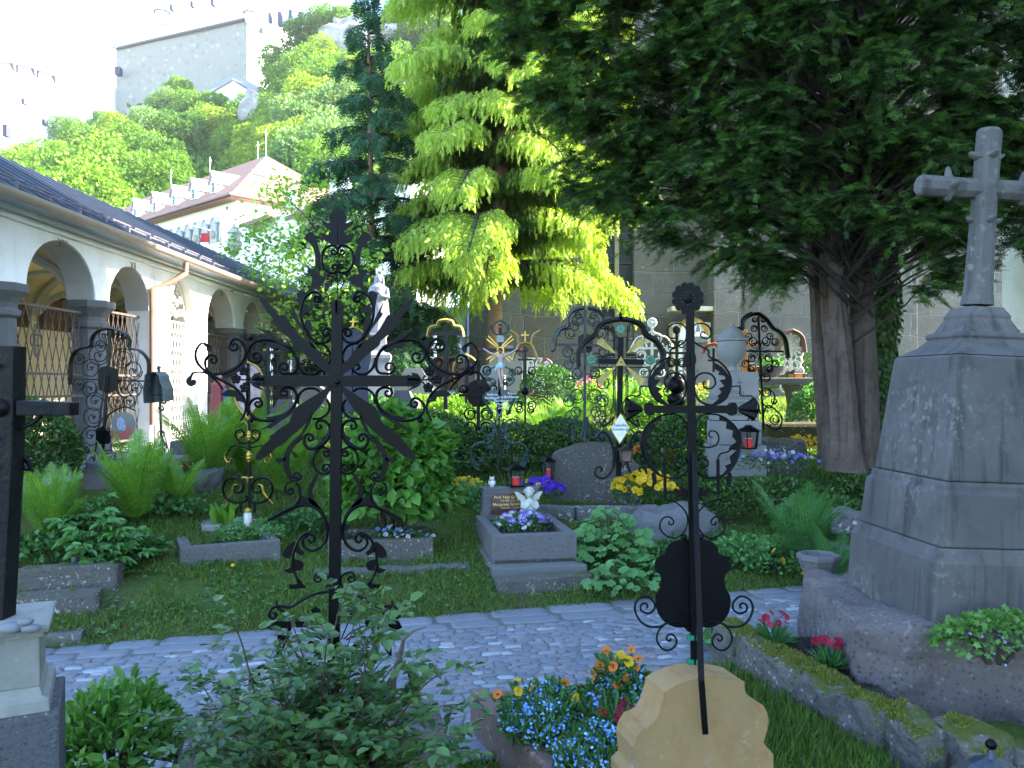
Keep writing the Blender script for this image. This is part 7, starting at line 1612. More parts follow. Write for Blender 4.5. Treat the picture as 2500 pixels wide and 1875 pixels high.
tp_ = K.w(*K.uv((694, 1085)), -.060); BK = plain("black lettering", (.02, .02, .02), .6)
textmesh("inscription", "Familie", .045, tp_, BK, rF); tp_ = K.w(*K.uv((694, 1118)), -.060); textmesh("inscription", "Schatzberger", .04, tp_, BK, rF)
K.curve([(640, 1440), (640, 1300), (600, 1180), (540, 1130), (510, 1170), (540, 1210)], 18, end1=(545, 1180, .4)); K.curve([(650, 1260), (640, 1440), (560, 1540), (480, 1510), (490, 1450)], 16, end1=(520, 1470, .6), name="scroll")
K.curve([(560, 1020), (540, 1080), (590, 1060), (650, 1000)], 16)
lg = lantern("grave_lantern", "small brown metal lantern with hipped roof in front of the fret pattern cross", P(1527, 1128, 7.8), .085, .155, IRONB, glass=plain("rusty lantern side", (.16, .09, .07), .6, 0, (.1, .07, .06)), candle=False, rz=.1)
MB().tube([(0, .2, .0), (0, .1, -.06), (0, .0, .0)], .006, 5).build("bracket", IRONB, lg)
# ================================================================ CRUCIFIX
rC = thing("crucifix", "iron crucifix with painted Christ, gilt rays and verdigris vine scrolls behind the central grave", "crucifix", P(1220, 1170, 7.9)); rC.location.z = H(-.1, 7.9); K = Iron(rC, 7.9, 1220, 900, -.01, mat=IRONV); k8 = 300/1131; K.set(1120, 740, k8)
K.bar(382, 190, 375, 860, 30, .03, "upright", mat=IRONB); K.bar(150, 432, 640, 432, 30, .028, "crossbar", mat=IRONB, dy=.004); K.bar(372, 1040, 366, 1590, 18, .02, "lower_upright", mat=IRONB)
K.ball(175, 435, 22, True, "red_rosette", plain("dark red rosette", (.25, .02, .04), .4), dy=-.01); K.plate([(355, 300), (410, 300), (415, 355), (350, 355)], False, "title_board", mat=plain("grey title board", (.22, .27, .27), .5), dy=-.02); K.ball(382, 225, 22, False, "red_rosette", plain("dark red rosette top", (.2, .02, .04), .4))
K.curve([(382, 160), (330, 190), (310, 250), (350, 290), (380, 280)], 10); K.curve([(340, 280), (300, 240), (300, 190)], 12, taper=.5)
for (p, q) in (((255, 330), (370, 420)), ((270, 300), (372, 405)), ((285, 540), (365, 460)), ((255, 520), (360, 450))): K.bar(*p, *q, 9, .006, "gilt_ray", mat=GOLD, dy=-.006, mir=True)
K.plate([(385, 800), (330, 795), (290, 800), (262, 840), (270, 890), (310, 905), (345, 930), (358, 990), (380, 1040), (402, 1045)], name="name_plate", mat=plain("dark slate plate", (.045, .055, .065), .45), dy=-.015, th=.008, smoothn=3)
WT = plain("pale lettering", (.7, .72, .74), .6)
for (x, y, tx) in ((308, 860, "Stefanie\nBachbauer"), (395, 885, "Franz\nBachbauer"), (487, 850, "Franz\nBachbauer"), (400, 950, "Manfred\nGroth")): textmesh("inscription", tx, .034, K.w(*K.uv((x, y-10)), -.022), WT, rC)
for pts, w_, e in (([(385, 560), (300, 600), (270, 610)], 9, None), ([(300, 640), (240, 700), (290, 760), (340, 740)], 10, (300, 725, .6)), ([(262, 820), (240, 880), (270, 960), (300, 1030)], 20, None), ([(330, 1110), (270, 1070), (210, 1080), (190, 1130), (230, 1150)], 12, (230, 1110, .6)), ([(330, 1060), (345, 1150), (330, 1230), (270, 1290), (180, 1290), (120, 1340), (115, 1430), (140, 1510), (210, 1550)], 16, None), ([(380, 1260), (420, 1200), (450, 1240), (420, 1290)], 9, None), ([(300, 1340), (290, 1400), (330, 1420), (420, 1360)], 9, None), ([(240, 1270), (300, 1200), (350, 1210)], 9, None)):
    K.curve(pts, w_, end1=e, taper=.2)
for (x, y) in ((240, 860), (270, 920), (290, 1000), (310, 1120), (330, 1170), (300, 1210), (270, 620), (250, 650), (280, 700), (120, 1440), (150, 1480), (210, 1440), (300, 1320), (320, 740)):
    K.plate([(x-28, y), (x-12, y-20), (x+10, y-14), (x+26, y-24), (x+18, y+6), (x+26, y+22), (x, y+16), (x-16, y+24)], name="vine_leaf", dy=random.uniform(-.03, .02))
SKIN = plain("painted figure flesh", (.42, .30, .24), .5, 0, (.34, .24, .2), 40, .1)
def cp(x, y, dy=-.035): return tuple(K.w(*K.uv((x, y)), dy))
V = [cp(385, 570), cp(388, 520), cp(385, 490, -.04), cp(385, 468, -.05), cp(383, 445, -.062), cp(345, 484), cp(290, 460), cp(235, 425, -.02), cp(425, 484), cp(480, 460), cp(535, 425, -.02), cp(372, 600), cp(376, 670, -.055), cp(388, 740, -.04), cp(392, 775, -.045), cp(400, 600), cp(404, 670, -.055), cp(398, 740, -.035), cp(396, 775, -.05), cp(222, 415, -.02), cp(548, 415, -.02)]
s8 = 7.9/F*k8
E = [(0,1),(1,2),(2,3),(3,4),(2,5),(5,6),(6,7),(7,19),(2,8),(8,9),(9,10),(10,20),(0,11),(11,12),(12,13),(13,14),(0,15),(15,16),(16,17),(17,18)]
R_ = [s8*q for q in (24, 26, 26, 10, 18, 13, 10, 7, 13, 10, 7, 17, 13, 9, 8, 17, 13, 9, 8, 6, 6)]
cf = skinfig("christ_figure", V, E, R_, SKIN, rC)
MB().ball(cp(383, 440, -.075), s8*21, 8, (1, 1, 1.15)).build("hair", plain("dark painted hair", (.06, .035, .02), .6), cf, smooth=True) if False else MB().ball(cp(383, 436, -.048), s8*22, 8, (1.05, .9, 1.15)).build("hair", plain("dark painted hair", (.06, .035, .02), .6), cf, smooth=True)
MB().lathe([(s8*34, 0), (s8*34, .004), (s8*20, .006)], cp(385, 435, -.028), 18, axis='Y').build("halo", GOLD, cf)
cl_ = MB(); cl_.lathe([(s8*32, -s8*20), (s8*38, 0), (s8*32, s8*26), (s8*20, s8*34)], cp(387, 582, -.035), 12, lobes=5, la=.08); cl_.tube([cp(355, 570, -.05), cp(348, 600, -.05), cp(335, 630, -.045)], [s8*12, s8*14, s8*6], 6); cl_.build("loincloth", plain("pale blue cloth", (.32, .45, .52), .6), cf, smooth=True)
# ================================================================ PALE INSCRIBED HEADSTONE with urn
gh_ = thing("pale_headstone", "tall pale marble headstone with engraved cross and urn on top beside the slender cross", "headstone", (P(1792, 0, 9.6).x, 9.6, H(2.6, 9.6)-.05))
k9 = 9.6/F; g9 = lambda x, y: ((x-1792)*k9, EYE-(y-CY)*k9-gh_.location.z)
def pr(name, x0, x1, y0, y1, dp, mat=MARB, t=0): MB().add([( (x)*1.0, y, z) for (x, z), y in [(g9(x0, y1), -dp/2), (g9(x1, y1), -dp/2), (g9(x1-t, y0), -dp/2), (g9(x0+t, y0), -dp/2), (g9(x0, y1), dp/2), (g9(x1, y1), dp/2), (g9(x1-t, y0), dp/2), (g9(x0+t, y0), dp/2)]], [(0,1,2,3),(7,6,5,4),(0,4,5,1),(1,5,6,2),(2,6,7,3),(3,7,4,0)]).build(name, mat, gh_, bevel=.008)
pr("body", 1735, 1848, 908, 1025, .20, t=2); pr("shaft", 1732, 1852, 1026.5, 1084, .24); pr("base", 1722, 1862, 1085.5, 1160, .30)
ux, uz = g9(1787, 905)
MB().lathe([(.07, uz), (.05, uz+.04), (.06, uz+.08), (.13, uz+.14), (.165, uz+.22), (.165, uz+.34), (.185, uz+.35), (.19, uz+.38), (.15, uz+.40), (.11, uz+.47), (.03, uz+.52), (.03, uz+.55)], (ux, 0, 0), 22).build("urn", MARB, gh_, smooth=True)
IN = plain("engraved grey letters", (.14, .13, .12), .8)
x, z = g9(1800, 940); MB().box((x, -.102, z), (.012, .004, .13)).box((x, -.1025, z+.028), (.07, .003, .01)).build("engraved_cross", IN, gh_)
for tx, sz, y in (("Prälat", .07, 958), ("Alois Schmiedbauer", .088, 971), ("Journalist", .06, 982), ("Dozent der\nPräsident der", .062, 994), ("Salzburg", .06, 1010)):
    x, z = g9(1795, y+4); textmesh("inscription", tx, sz, (x, -.1025, z), IN, gh_)
x, z = g9(1815, 1120); textmesh("inscription", "Schmiedbauer", .09, (x, -.152, z), IN, gh_)
lantern("grave_lantern", "black slatted lantern with red candle on the pale headstone right edge", P(1828, 1095, 9.3), .13, .27, IRON, n=6)
# dark round cross on a rock with canopy
rR = thing("radial_cross", "delicate black iron cross with radial rays and curved canopy right of the pale headstone", "grave cross", P(1865, 1050, 10.2)); K = Iron(rR, 10.2, 1856, 880, .035, mat=IRON); k10 = 260/1198; K.set(1740, 740, k10)
K.bar(512, 150, 572, 1420, 22, .03, "upright"); K.bar(320, 540, 800, 545, 20, .02, "crossbar")
for k in range(16):
    a = 2*math.pi*(k+.5)/16; K.bar(530+30*math.cos(a), 545+30*math.sin(a), 530+125*math.cos(a), 545+125*math.sin(a), 9, .012, "ray")
for (x, y, r, s) in ((410, 375, 36, 1), (465, 285, 34, -1), (355, 440, 38, 1), (370, 680, 40, -1), (430, 745, 36, 1), (440, 620, 40, -1), (455, 430, 46, 1), (470, 190, 25, 1), (600, 835, 50, 1), (610, 1005, 48, -1), (700, 1310, 52, 1), (690, 1105, 30, 1), (630, 730, 42, 1)):
    K.curve([(x+r*math.cos(t_), y+r*math.sin(t_)) for t_ in np.linspace(0, s*5, 10)], 9, end1=(x, y, .9), mir=True)
K.curve([(560, 1130), (640, 1180), (690, 1100), (690, 1020), (620, 960)], 10, mir=False); K.curve([(572, 1250), (620, 1150), (740, 1230), (780, 1310), (750, 1400), (690, 1420), (600, 1370)], 12, mir=True)
K.curve([(160, 440), (200, 360), (250, 310), (330, 290), (345, 210), (380, 160), (440, 130), (512, 120)], 30, mir=False, name="canopy", fl=3); K.curve([(512, 120), (600, 180), (680, 280), (760, 330), (820, 420), (850, 620)], 30, mir=False, name="canopy", fl=3)
m = MB()
for (x, y) in [p[:2] for p in catmull([(140, 430), (185, 345), (240, 295), (320, 270), (330, 200), (368, 145), (430, 112)], 5)]: m.ball(K.w(*K.uv((x, y))), .018, 5)
m.build("canopy_fringe", IRON, rR)
o = rock("boulder", at(1890, 10.3, .14), (.75, .4, .62), CONGD, None, sub=4, amp=.06, sc=3, seed=6, boxy=.55); tag(o, "dark rough boulder at the foot of the radial cross", "boulder")
# stone table in the sun
tb = thing("stone_table", "massive pale stone table tomb in the sunlight left of the yew", "stone table", (P(1870, 0, 14.2).x, 14.2, H(4.4, 14.2)-.02), .05)
MB().box((0, 0, .80), (1.75, .8, .12)).build("top", CONG2, tb, bevel=.02)
for x in (-.6, .55): MB().lathe([(.3, .03), (.22, .1), (.19, .4), (.24, .65), (.3, .738)], (x, 0, 0), 4, rz=math.pi/4+.0).build("leg", CONG2, tb, bevel=.02)
MB().box((0, 0, .0), (1.9, .9, .1)).build("base", CONG, tb, bevel=.02)
bw2 = MB().lathe([(.10, 0), (.12, .02), (.26, .13), (.30, .2), (.25, .2), (.1, .1)], n=20).build("planter_bowl", CONG2, None, smooth=True); bw2.location = tb.location+Vector((.1, .1, .862)); tag(bw2, "shallow stone planter bowl on the sunlit stone table", "planter")
bush("bowl_plant", "small green plant growing in the stone bowl on the table", "plant", tuple(bw2.location+Vector((0, 0, .22))), (.22, .2, .1), 260, .06, LALC, 'oval', .5, stems=3)
# ================================================================ BACK ROW
def simple_cross(name, label, px, py0, py1, army, armw, Y, mat, wd=10, extra=None, group=None):
    """px axis, py0 top, py1 foot, in picture units at distance Y"""
    r = thing(name, label, "grave cross", P(px, py1, Y), group=group); r.location.z = min(r.location.z, max(P(px, py1, Y).z, H(P(px, 0, Y).x, Y)))
    K = Iron(r, Y, px, army, 0, mat=mat); K.bar(px, py0, px, py1, wd, .04, "upright"); K.bar(px-armw, army, px+armw, army, wd*.9, .035, "crossbar", dy=-.004)
    return K
def scrolls(K, lst, wd=2.2, mat=None, mir=True):
    for (x, y, r, s) in lst: K.curve([(x+r*math.cos(t_), y+r*math.sin(t_)) for t_ in np.linspace(0, s*5, 9)], wd, end1=(x, y, .8), mir=mir, mat=mat)
def rim(K, pts, wd, mat, name="canopy", teeth=0, tm=None, fl=4):
    K.curve(pts, wd, name=name, mat=mat, fl=fl)
    if teeth:
        m = MB()
        for (x, y) in [p[:2] for p in catmull(pts, teeth)]:
            u, v = K.uv((x, y-wd*.7)); [m.ball(K.w(s*u, v), K.W(wd*.35), 5) for s in (1, -1)]
        m.build("fringe", tm or mat, K.root)
ch2 = plain("ochre painted iron", (.45, .30, .05), .5, 0, (.3, .2, .05), 20)
K = simple_cross("grave_cross", "dark brown cross under an ochre arched canopy left of the spruce trunk", 1088, 790, 1000, 815, 42, 12.5, IRONB, 10); rim(K, [(1044, 822), (1050, 800), (1066, 796), (1072, 785), (1088, 781)], 5, ch2, teeth=3); scrolls(K, [(1064, 850, 12, 1), (1068, 885, 12, -1), (1060, 920, 14, 1)], 2.5)
K.plate([(1088, 868), (1112, 872), (1125, 890), (1128, 930), (1110, 946), (1088, 948)], name="brown_shield", mat=stone("brown painted shield", (.16, .08, .05), (.10, .06, .045), sc=6), dy=.03)
K = simple_cross("grave_cross", "white iron cross with trefoil ends glowing in the sun left of the spruce trunk", 1062, 818, 960, 848, 24, 13.5, WHITEIRON, 6)
for x, y in ((1062, 820), (1038, 848)): K.flower(x, y, 5.5, 4, True, name="trefoil")
scrolls(K, [(1052, 880, 8, 1), (1052, 905, 8, -1), (1046, 930, 9, 1)], 2, WHITEIRON)
K = simple_cross("grave_cross", "small brown arched cross with dark red niche between the white cross and crucifix", 1138, 872, 985, 900, 22, 12, IRONB, 6); rim(K, [(1112, 930), (1108, 895), (1120, 876), (1138, 866)], 4, ch2, teeth=3); K.plate([(1138, 880), (1122, 890), (1116, 920), (1120, 950), (1138, 955)], name="niche", mat=plain("brown niche tin", (.14, .06, .04), .6), dy=.03)
K = simple_cross("grave_cross", "black wrought cross with dark shield plate just left of the crucifix", 1168, 880, 1130, 965, 48, 9.4, IRON, 8); K.plate([(1168, 925), (1190, 935), (1198, 960), (1190, 985), (1168, 992)], name="shield_plate", mat=IRON, dy=.02); scrolls(K, [(1148, 905, 10, 1), (1148, 1010, 14, -1), (1150, 1045, 14, 1), (1132, 950, 9, 1)], 3)
K = simple_cross("grave_cross", "black lantern topped cross with gilt ball right of the crucifix", 1282, 845, 1040, 878, 18, 10.5, IRONB, 5); K.ball(1282, 955, 10, False, "dark_ball", IRON); scrolls(K, [(1266, 905, 9, 1), (1266, 990, 10, -1), (1296, 1000, 8, 1)], 2.2)
rim(K, [(1312, 880), (1304, 855), (1295, 842), (1282, 838)], 5, ch2, teeth=4); K.bar(1282, 808, 1282, 842, 2.5, .01, "small_cross", mat=GOLD); K.bar(1272, 818, 1292, 818, 2.5, .01, "small_cross_arm", mat=GOLD)
rim(K, [(1245, 808), (1262, 818), (1268, 838), (1275, 845)], 4, ch2, "crest", teeth=4)
# white grille gate by the church
wg2 = thing("grille_gate", "white painted iron grille with scrollwork beside the church wall", "gate", P(1305, 955, 17)); K = Iron(wg2, 17, 1305, 900, 0, mat=WHITEIRON)
for x in (1322, ): K.bar(x, 873, x, 952, 4, .04, "frame", mir=True)
K.bar(1286, 875, 1324, 875, 3, .04, "frame"); K.bar(1286, 952, 1324, 952, 3, .04, "frame"); scrolls(K, [(1296, 888, 7, 1), (1296, 905, 7, -1), (1296, 922, 7, 1), (1296, 940, 7, -1)], 1.6)
for x in (1290, 1300, 1310): K.bar(x, 876, x+10, 950, 1.2, .01, "bar", mir=True)
pl_ = thing("pole_shrine", "slim pole shrine with curved red rimmed top right of the white grille", "grave cross", P(1334, 955, 17)); K = Iron(pl_, 17, 1334, 900, 0, mat=IRONB); K.bar(1334, 872, 1334, 955, 3, .03, "post"); K.curve([(1322, 900), (1322, 885), (1334, 876)], 3.5, mat=plain("red rim", (.3, .06, .04)), name="rim"); K.plate([(1327, 884), (1334, 880), (1341, 884), (1341, 900), (1327, 900)], False, "shrine_plate", mat=plain("pale shrine plate", (.5, .55, .6), .5), dy=-.02)
# statue of a robed woman on a pedestal
st = thing("robed_statue", "white statue of a robed praying woman on a tall pedestal left of the spruce", "statue", P(925, 1000, 14)); st.location.z = H(-2.2, 14)-.05; zt = P(0, 668, 14).z-st.location.z; STM = stone("weathered white statue marble", (.34, .33, .35), (.24, .23, .26), sc=8, bmp=.3)
zb = P(0, 815, 14).z-st.location.z
MB().lathe([(.34, 0), (.34, .12), (.26, .16), (.25, zb-.5), (.30, zb-.42), (.30, zb-.36), (.20, zb-.30), (.17, zb-.06), (.21, zb-.03), (.21, zb)], n=4, rz=.9).build("pedestal", STM, st, bevel=.01)
hh = zt-zb; s_ = hh/1.03
m = MB(); prof = [(.15, 0), (.16, .05), (.14, .3), (.13, .5), (.12, .6), (.145, .72), (.135, .80), (.06, .855), (.045, .875)]
vs = []; n = 24
for i, (r, z) in enumerate(prof):
    for k in range(n):
        a = 2*math.pi*k/n; q = r*s_*(1+(.10*math.sin(a*7+z*3)+.05*math.sin(a*4+1))*(1 if z < .7 else .3)); vs.append((q*math.cos(a)*1.05+.02*math.sin(z*5)*s_, q*math.sin(a)*.8, zb+z*s_))
fs = [(i*n+k, i*n+(k+1) % n, (i+1)*n+(k+1) % n, (i+1)*n+k) for i in range(len(prof)-1) for k in range(n)]
m.add(vs, fs).build("robe", STM, st, smooth=True)
for s in (-1, 1): MB().tube([(s*.125*s_, 0, zb+.77*s_), (s*.15*s_, -.05*s_, zb+.62*s_), (s*.06*s_, -.14*s_, zb+.64*s_), (0, -.15*s_, zb+.72*s_)], [.045*s_, .05*s_, .035*s_, .018*s_], 8).build("sleeve", STM, st, smooth=True)
q = MB().ball((0, -.01, zb+.945*s_), .062*s_, 10, (.9, 1, 1.2)).build("head", STM, st, smooth=True); MB().lathe([(.085*s_, zb+.84*s_), (.088*s_, zb+.90*s_), (.08*s_, zb+.98*s_), (.04*s_, zb+1.025*s_), (.005, zb+1.03*s_)], (0, .025*s_, 0), 14, a0=-.45, a1=math.pi+.9-.45).build("veil", STM, q, smooth=True)
# dark heart shaped stone with gilt fringe
dh = thing("headstone", "dark rounded headstone with gilt leaf fringe and small cross in front of the statue", "headstone", P(862, 1000, 10.5)); dh.location.z = H(-2, 10.5)-.05; K = Iron(dh, 10.5, 862, 870, 0, mat=IRONB)
K.plate([(862, 806), (885, 812), (902, 835), (905, 870), (895, 925), (900, 1000), (862, 1000)], name="slab", mat=stone("dark grey polished stone", (.05, .052, .07), (.075, .075, .095), sc=4, bmp=.1), th=.08, smoothn=2)
rim(K, [(902, 845), (892, 820), (878, 806), (862, 800)], 4, GOLD, "gilt_fringe", teeth=4); K.bar(862, 778, 862, 802, 3, .02, "cross", mat=GOLD); K.bar(854, 785, 870, 785, 3, .02, "cross_arm", mat=GOLD)
# sunlit group in front of the church
K = simple_cross("grave_cross", "sunlit white cross with round sunflower finial right of the fret pattern cross", 1592, 800, 960, 850, 34, 13.8, WHITEIRON, 6); K.flower(1592, 788, 14, 12, False, petal=.4, name="sunflower_finial"); scrolls(K, [(1580, 825, 11, 1), (1566, 868, 11, -1), (1572, 845, 8, 1), (1550, 850, 8, 1), (1578, 885, 10, 1), (1572, 910, 10, -1)], 2.4, WHITEIRON)
K.curve([(1540, 850), (1555, 825), (1575, 818), (1592, 808)], 2.5, mat=WHITEIRON, name="hoop")
K = simple_cross("grave_cross", "thin dark spiny cross seen behind the slender cross, between it and the church", 1652, 800, 1020, 862, 26, 11.5, IRONB, 6); K.flower(1652, 805, 12, 12, False, petal=.35, name="star_finial"); scrolls(K, [(1638, 885, 11, 1), (1640, 840, 9, -1), (1664, 885, 10, -1), (1640, 915, 10, 1), (1632, 955, 12, -1)], 2.3)
for k in range(9): K.bar(1660+k*5, 850+k*k*.9, 1664+k*5, 846+k*k*.9, 2, .01, "thorn") if k % 2 == 0 else None
K.ball(1652, 940, 22, False, "dark_vase", IRON, (1, .6, 1)); K.ball(1652, 976, 24, False, "dark_vase", IRON, (1, .6, .8))
ps = thing("headstone", "blazing white marble headstone in full sun behind the slender cross", "headstone", (P(1705, 0, 15).x, 15, H(3.3, 15)-.05)); MB().box((0, 0, .7), (.55, .2, 1.5)).box((0, 0, .02), (.7, .35, .16)).build("slab", MARB, ps, bevel=.02); MB().lathe([(.02, 0), (.22, .0), (.2, .12), (.06, .2), (.02, .4)], (0, 0, 1.45), 4, rz=.78).build("crown", MARB, ps, bevel=.01)
ga = thing("arched_cross", "small cross with red and yellow arched rim above the pale headstone's left edge", "grave cross", P(1735, 980, 13)); K = Iron(ga, 13, 1742, 860, 0, mat=IRONB); K.bar(1742, 850, 1742, 980, 5, .03, "upright"); K.curve([(1718, 862), (1726, 848), (1742, 843)], 4, mat=GOLD, name="rim", fl=5); K.curve([(1714, 864), (1723, 844), (1742, 838)], 3, mat=plain("red tin rim", (.35, .04, .03)), name="red_rim", fl=5); K.bar(1728, 880, 1756, 880, 5, .02, "crossbar")
wo = thing("wooden_cross", "orange brown wooden cross lit by the sun behind the radial cross", "grave cross", P(1818, 980, 12.6)); K = Iron(wo, 12.6, 1818, 850, 0, mat=stone("sunlit oiled wood", (.62, .30, .12), (.5, .22, .08), sc=12, bmp=.2)); K.bar(1818, 805, 1818, 985, 11, .07, "upright"); K.bar(1790, 836, 1846, 842, 9, .06, "crossbar", dy=-.004)
K = simple_cross("grave_cross", "white scrolled iron cross under a brown hood at the church wall left of the yew", 1930, 812, 975, 850, 30, 15, WHITEIRON, 6); scrolls(K, [(1918, 828, 10, 1), (1910, 862, 10, -1), (1918, 892, 12, 1), (1908, 905, 9, -1), (1918, 945, 13, 1), (1950, 880, 9, 1)], 2.6, WHITEIRON)
K.plate([(1930, 822), (1942, 832), (1948, 850), (1938, 868), (1930, 872)], name="white_shield", mat=WHITEIRON, dy=.02); rim(K, [(1962, 860), (1958, 830), (1948, 815), (1930, 806)], 7, plain("brown hood", (.16, .09, .06), .6), "hood"); 
lantern("grave_lantern", "amber glass lantern hanging on the white scrolled cross", P(1942, 938, 14.6), .16, .26, IRONB, glass=AMBER, candle=False)
lantern("grave_lantern", "amber lantern standing on the stone table beside the planter bowl", tb.location+Vector((-.3, -.1, .862)), .16, .26, IRONB, glass=AMBER, candle=False)
lantern("grave_lantern", "small dark lantern with amber panes hanging behind the slender cross", at(1633, 9.3, .33), .12, .2, IRON, glass=AMBER, candle=False, post=.0)
lantern("grave_lantern", "red glass lantern on the sunlit marble headstone plinth", ps.location+Vector((-.1, -.3, .1)), .12, .3, IRONB, glass=REDCANDLE, candle=False)
flowerbed("yellow_flowers", "sunlit yellow flowers behind the pale headstone urn", "flowers", at(1775, 12, .62), .6, .25, .35, LMAP, 600, .05, [(F_YEL, 70, .05, None)])
flowerbed("pink_flowers", "pink flowers behind the hump gravestone cross", "flowers", at(1440, 13.2, .5), .22, .2, .35, LMAP, 260, .05, [(F_PNK, 30, .055, None)])
flowerbed("mixed_flowers", "pink and violet flowers at the foot of the white grille", "flowers", at(1300, 15.5, .1), .3, .2, .3, LMAP, 220, .05, [(F_PNK, 14, .06, None), (F_VIO, 14, .06, None)])
kb_ = MB().box((0, 0, .18), (1.8, .5, .36)).build("beech_hedge", stone("brown clipped hedge", (.16, .12, .05), (.10, .09, .04), sc=20, speck=40, bmp=1), None, bevel=.05); kb_.location = at(2010, 12.2); tag(kb_, "low brown clipped hedge block behind the yew trunks", "hedge")
rd = thing("roofed_cross", "dark cross with pitched tin roof half hidden behind the stone monument at right", "grave cross", P(2500, 960, 6.5)); K = Iron(rd, 6.5, 2480, 850, 0, mat=IRONB); K.bar(2480, 806, 2480, 1150, 12, .05, "upright"); 
m = MB()
for s in (1, -1): m.add([P(2462, 806, 6.3)-rd.location, P(2462, 806, 6.75)-rd.location, P(2462+s*75, 806+62, 6.75)-rd.location, P(2462+s*75, 806+62, 6.3)-rd.location], [(0, 1, 2, 3)])
q = m.build("tin_roof", plain("dark grey tin", (.05, .05, .06), .5, .3), rd); q.modifiers.new("s", 'SOLIDIFY').thickness = .015
# more graves between arcade and big cross
K = simple_cross("grave_cross", "black iron cross with bell ends behind the big cross near the arcade", 655, 805, 1050, 860, 40, 10.8, IRONB, 7); scrolls(K, [(640, 835, 10, 1), (636, 885, 12, -1), (640, 915, 12, 1)], 2.6)
fg = thing("painted_figure", "small painted saint figure in red and blue near the sunlit arcade pier", "statue", P(532, 1035, 10.5)); RB = plain("red painted robe", (.40, .07, .06), .6, 0, (.28, .06, .08), 20)
MB().lathe([(.11, 0), (.10, .25), (.08, .42), (.09, .50), (.03, .56)], n=12, lobes=6, la=.08).build("robe", RB, fg, smooth=True); MB().ball((0, 0, .61), .05, 8).build("head", SKIN, fg, smooth=True); MB().lathe([(.115, .02), (.105, .3), (.09, .46)], (.02, .01, 0), 10, a0=-.8, a1=1.8).build("cloak", plain("blue painted cloak", (.05, .09, .25), .6), fg, smooth=True); MB().box((0, 0, -.5), (.3, .3, 1.0)).build("pedestal", CONG2, fg, bevel=.01)
random.seed(31)
for i, (px, Y, w_, h_, m_, lb) in enumerate(((985, 11.8, .45, .75, CONG2, "small grey headstone with rounded shoulders left of the brown canopy cross"), (1195, 15.5, .6, .95, MARB, "white sunlit slab headstone beside the spruce trunk"), (1235, 17.5, .7, 1.3, MARB, "tall bright marble headstone right of the spruce trunk"), (1010, 15.0, .7, .9, MARB, "sunlit pale headstone left of the white trefoil cross"), (760, 13.5, .6, 1.0, CONG2, "grey headstone behind the young maple"), (1560, 16.0, .9, .8, MARB, "broad bright marble headstone behind the sunflower cross"), (700, 12, .5, .7, CONG2, "small grey headstone by the upper path"), (1400, 17.5, .7, .9, CONG2, "conglomerate headstone against the church plinth"), (1480, 10.8, .5, .4, CONG, "low mossy stone behind the fret pattern cross"))):
    t = thing("headstone", lb, "headstone", at(px, Y, -.04), random.uniform(-.15, .15)); MB().prism([(-w_/2, 0), (w_/2, 0), (w_/2, h_*.8), (w_*.3, h_*.88), (w_*.2, h_), (-w_*.2, h_), (-w_*.3, h_*.88), (-w_/2, h_*.8)], (0, -.07, 0), (1, 0, 0), (0, 0, 1), (0, .14, 0)).build("slab", m_, t, bevel=.012); MB().box((0, 0, .05), (w_*1.2, .3, .12)).build("plinth", m_, t, bevel=.01)
for (px, Y, rx, rz_, lb, mt_) in ((1150, 13.0, .7, .3, "sunlit shrubs behind the crucifix", LMAP), (1480, 13.6, .6, .5, "tall sunlit shrub left of the fret pattern cross", LMAP), (1600, 12.0, .5, .45, "sunlit shrub right of the fret pattern cross", LMAP), (1690, 11.0, .45, .35, "bright leafy shrub behind the slender cross shield", LALC), (2000, 13.2, .5, .45, "sunlit shrub seen left of the yew trunks", LALC), (880, 12.0, .6, .35, "leafy shrub in front of the dark conifer", LALC), (1945, 17, .8, .7, "dark leafy shrub at the church wall left of the yew", LBOX), (1000, 13.5, .7, .25, "bright ground shrubs left of the white trefoil cross", LMAP), (2280, 12.5, .8, .5, "shrub behind the monument at right", LALC), (1560, 10.6, .5, .2, "leafy ground cover behind the small brown lantern", LIVY), (960, 9.9, .5, .3, "ferny shrub above the hydrangea", LALC)):
    p = at(px, Y); bush("shrub", lb, "shrub", (p[0], p[1], p[2]+rz_*.8), (rx, rx*.6, rz_), 1300, .085, mt_, 'oval', .5, shell=.5, stems=6, group="shrubs between the graves")

# ================================================================ GRASS AND GROUND COVER
def region(n, x0, x1, y0, y1, ok):
    out = []
    while len(out) < n:
        x = random.uniform(x0, x1); y = random.uniform(y0, y1)
        if ok(x, y): out.append((x, y, H(x, y)))
    return np.array(out)
def grass(name, lab, n, x0, x1, y0, y1, ok, hgt, wd, mat=GRASSM):
    C = region(n, x0, x1, y0, y1, ok); n = len(C); D = RNG.normal(size=(n, 3))*.45+np.array((0, 0, .8)); D[:, 2] = np.abs(D[:, 2])+.15
    h_ = hgt*(.5+.9*RNG.random(n)); C[:, 2] -= .004
    return tagk(leaves(name, C, D, RNG.normal(size=(n, 3)), h_, wd, mat, None, 'dia'), "stuff")
random.seed(8)
def clump(x, y, s=1.9, th=.0): return noise.noise(Vector((x*s, y*s, 7.)))+.5*noise.noise(Vector((x*s*3, y*s*3, 2.))) > th-random.random()*.5
cgc = lambda x, y: abs(x-cg.location.x) < .40 and 6.2 < y < 7.6
bank = lambda x, y: -.04+.07*random.random() < y-yedge(x) < 2.6 and clump(x, y, 1.7, .13) and not cgc(x, y)
grass("bank_grass", "", 52000, -3.6, 3.4, 4.6, 9.0, bank, .055, .006)
grass("lawn_grass", "", 42000, -4.0, 6.5, 7.5, 14, lambda x, y: y-yedge(x) > 2.2 and clump(x, y, 1.2), .08, .012)
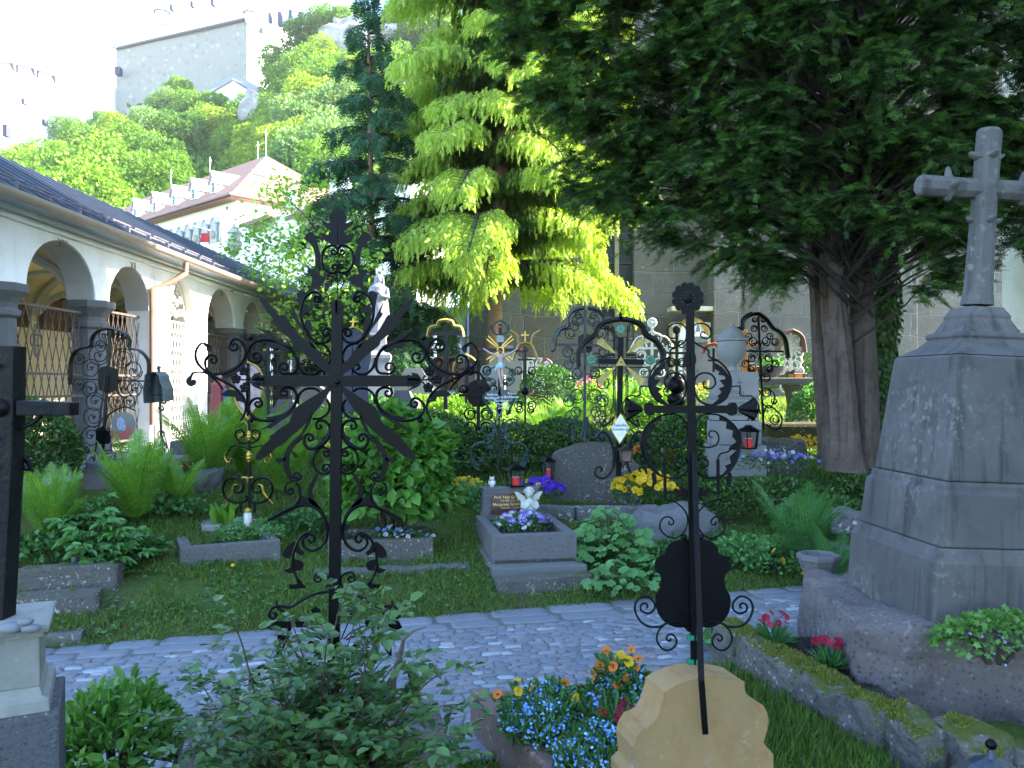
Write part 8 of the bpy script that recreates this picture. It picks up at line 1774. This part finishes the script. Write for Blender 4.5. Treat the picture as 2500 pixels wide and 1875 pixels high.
grass("far_grass", "", 26000, -3.6, 8, 11, 21, lambda x, y: True, .11, .022, leafm("sunlit lawn blade", (.10, .17, .02), (.2, .3, .05), .4))  # lighter blade colour stands in for sun on the far lawn
grass("near_grass", "", 9000, .78, 2.6, 2.2, 3.6, lambda x, y: y < 3.15 and x > .95, .10, .006)
grass("near_grass", "", 9000, .75, 1.55, 2.6, 4.5, lambda x, y: y < ynear(x)+.03 and x < 1.18+(4.62-y)*.33 and x > .82, .08, .006)
grass("near_grass", "", 5000, -1.6, .1, 2.5, 3.6, lambda x, y: y < ynear(x)+.02 and clump(x, y, 3), .06, .005)
n_ = 15000; C = region(n_, -3.6, 5.5, 4.7, 12, lambda x, y: y-yedge(x) > .05 and clump(x+5, y, 1.5, .15) and not cgc(x, y)); C[:, 2] += .01+.03*RNG.random(n_)
tagk(leaves("ground_cover", C, RNG.normal(size=(n_, 3))*np.array((1, 1, .2)), RNG.normal(size=(n_, 3))*.4+np.array((0, -.3, 1)), .032*(.6+.8*RNG.random(n_)), .026, LIVY, None, 'oval'), "stuff")
n_ = 9000; C = region(n_, -3.6, 6, 4.5, 8, lambda x, y: -.12 < y-yedge(x) < .22+.15*random.random()); C[:, 2] += .012
tagk(leaves("path_edge_litter", C, RNG.normal(size=(n_, 3))*np.array((1, 1, .1)), np.tile((0, 0, 1.), (n_, 1)), .012, .008, leafm("dry litter", (.10, .08, .05), (.2, .17, .12), .05), None, 'dia'), "stuff")
random.seed(77); bc = 0
for (px, py, lb) in ((865, 0, ""),)*0 or ((427, 1346, "single yellow buttercup beside the left grave border corner"), (350, 1368, "single yellow buttercup in the grass below the large fern"), (568, 1392, "single yellow buttercup in front of the left grave border"), (1749, 1217, "single yellow buttercup right of the slender cross")):
    g = gb(px, py+12); t = thing("buttercup", lb, "flower", tuple(g), group="buttercups in the grass"); MB().tube([(0, 0, 0), (.004, 0, .05), (0, 0, .07)], .0012, 4).build("stem", STEMG, t); blossoms(t, [(0, 0, .072)], .028, F_YEL)

# ---------------------------------------------------------------- air
hz = MB().box((0, 190, 62), (900, 520, 127)); hm_ = bpy.data.materials.new("haze"); hm_.use_nodes = True; t = hm_.node_tree; t.nodes.clear()
vo = t.nodes.new("ShaderNodeVolumePrincipled"); vo.inputs["Color"].default_value = (.93, .95, .98, 1); vo.inputs["Density"].default_value = .0002; vo.inputs["Anisotropy"].default_value = .2
oo = t.nodes.new("ShaderNodeOutputMaterial"); t.links.new(vo.outputs[0], oo.inputs[1])
tagk(hz.build("haze", hm_), "stuff"); SC.cycles.volume_bounces = 0
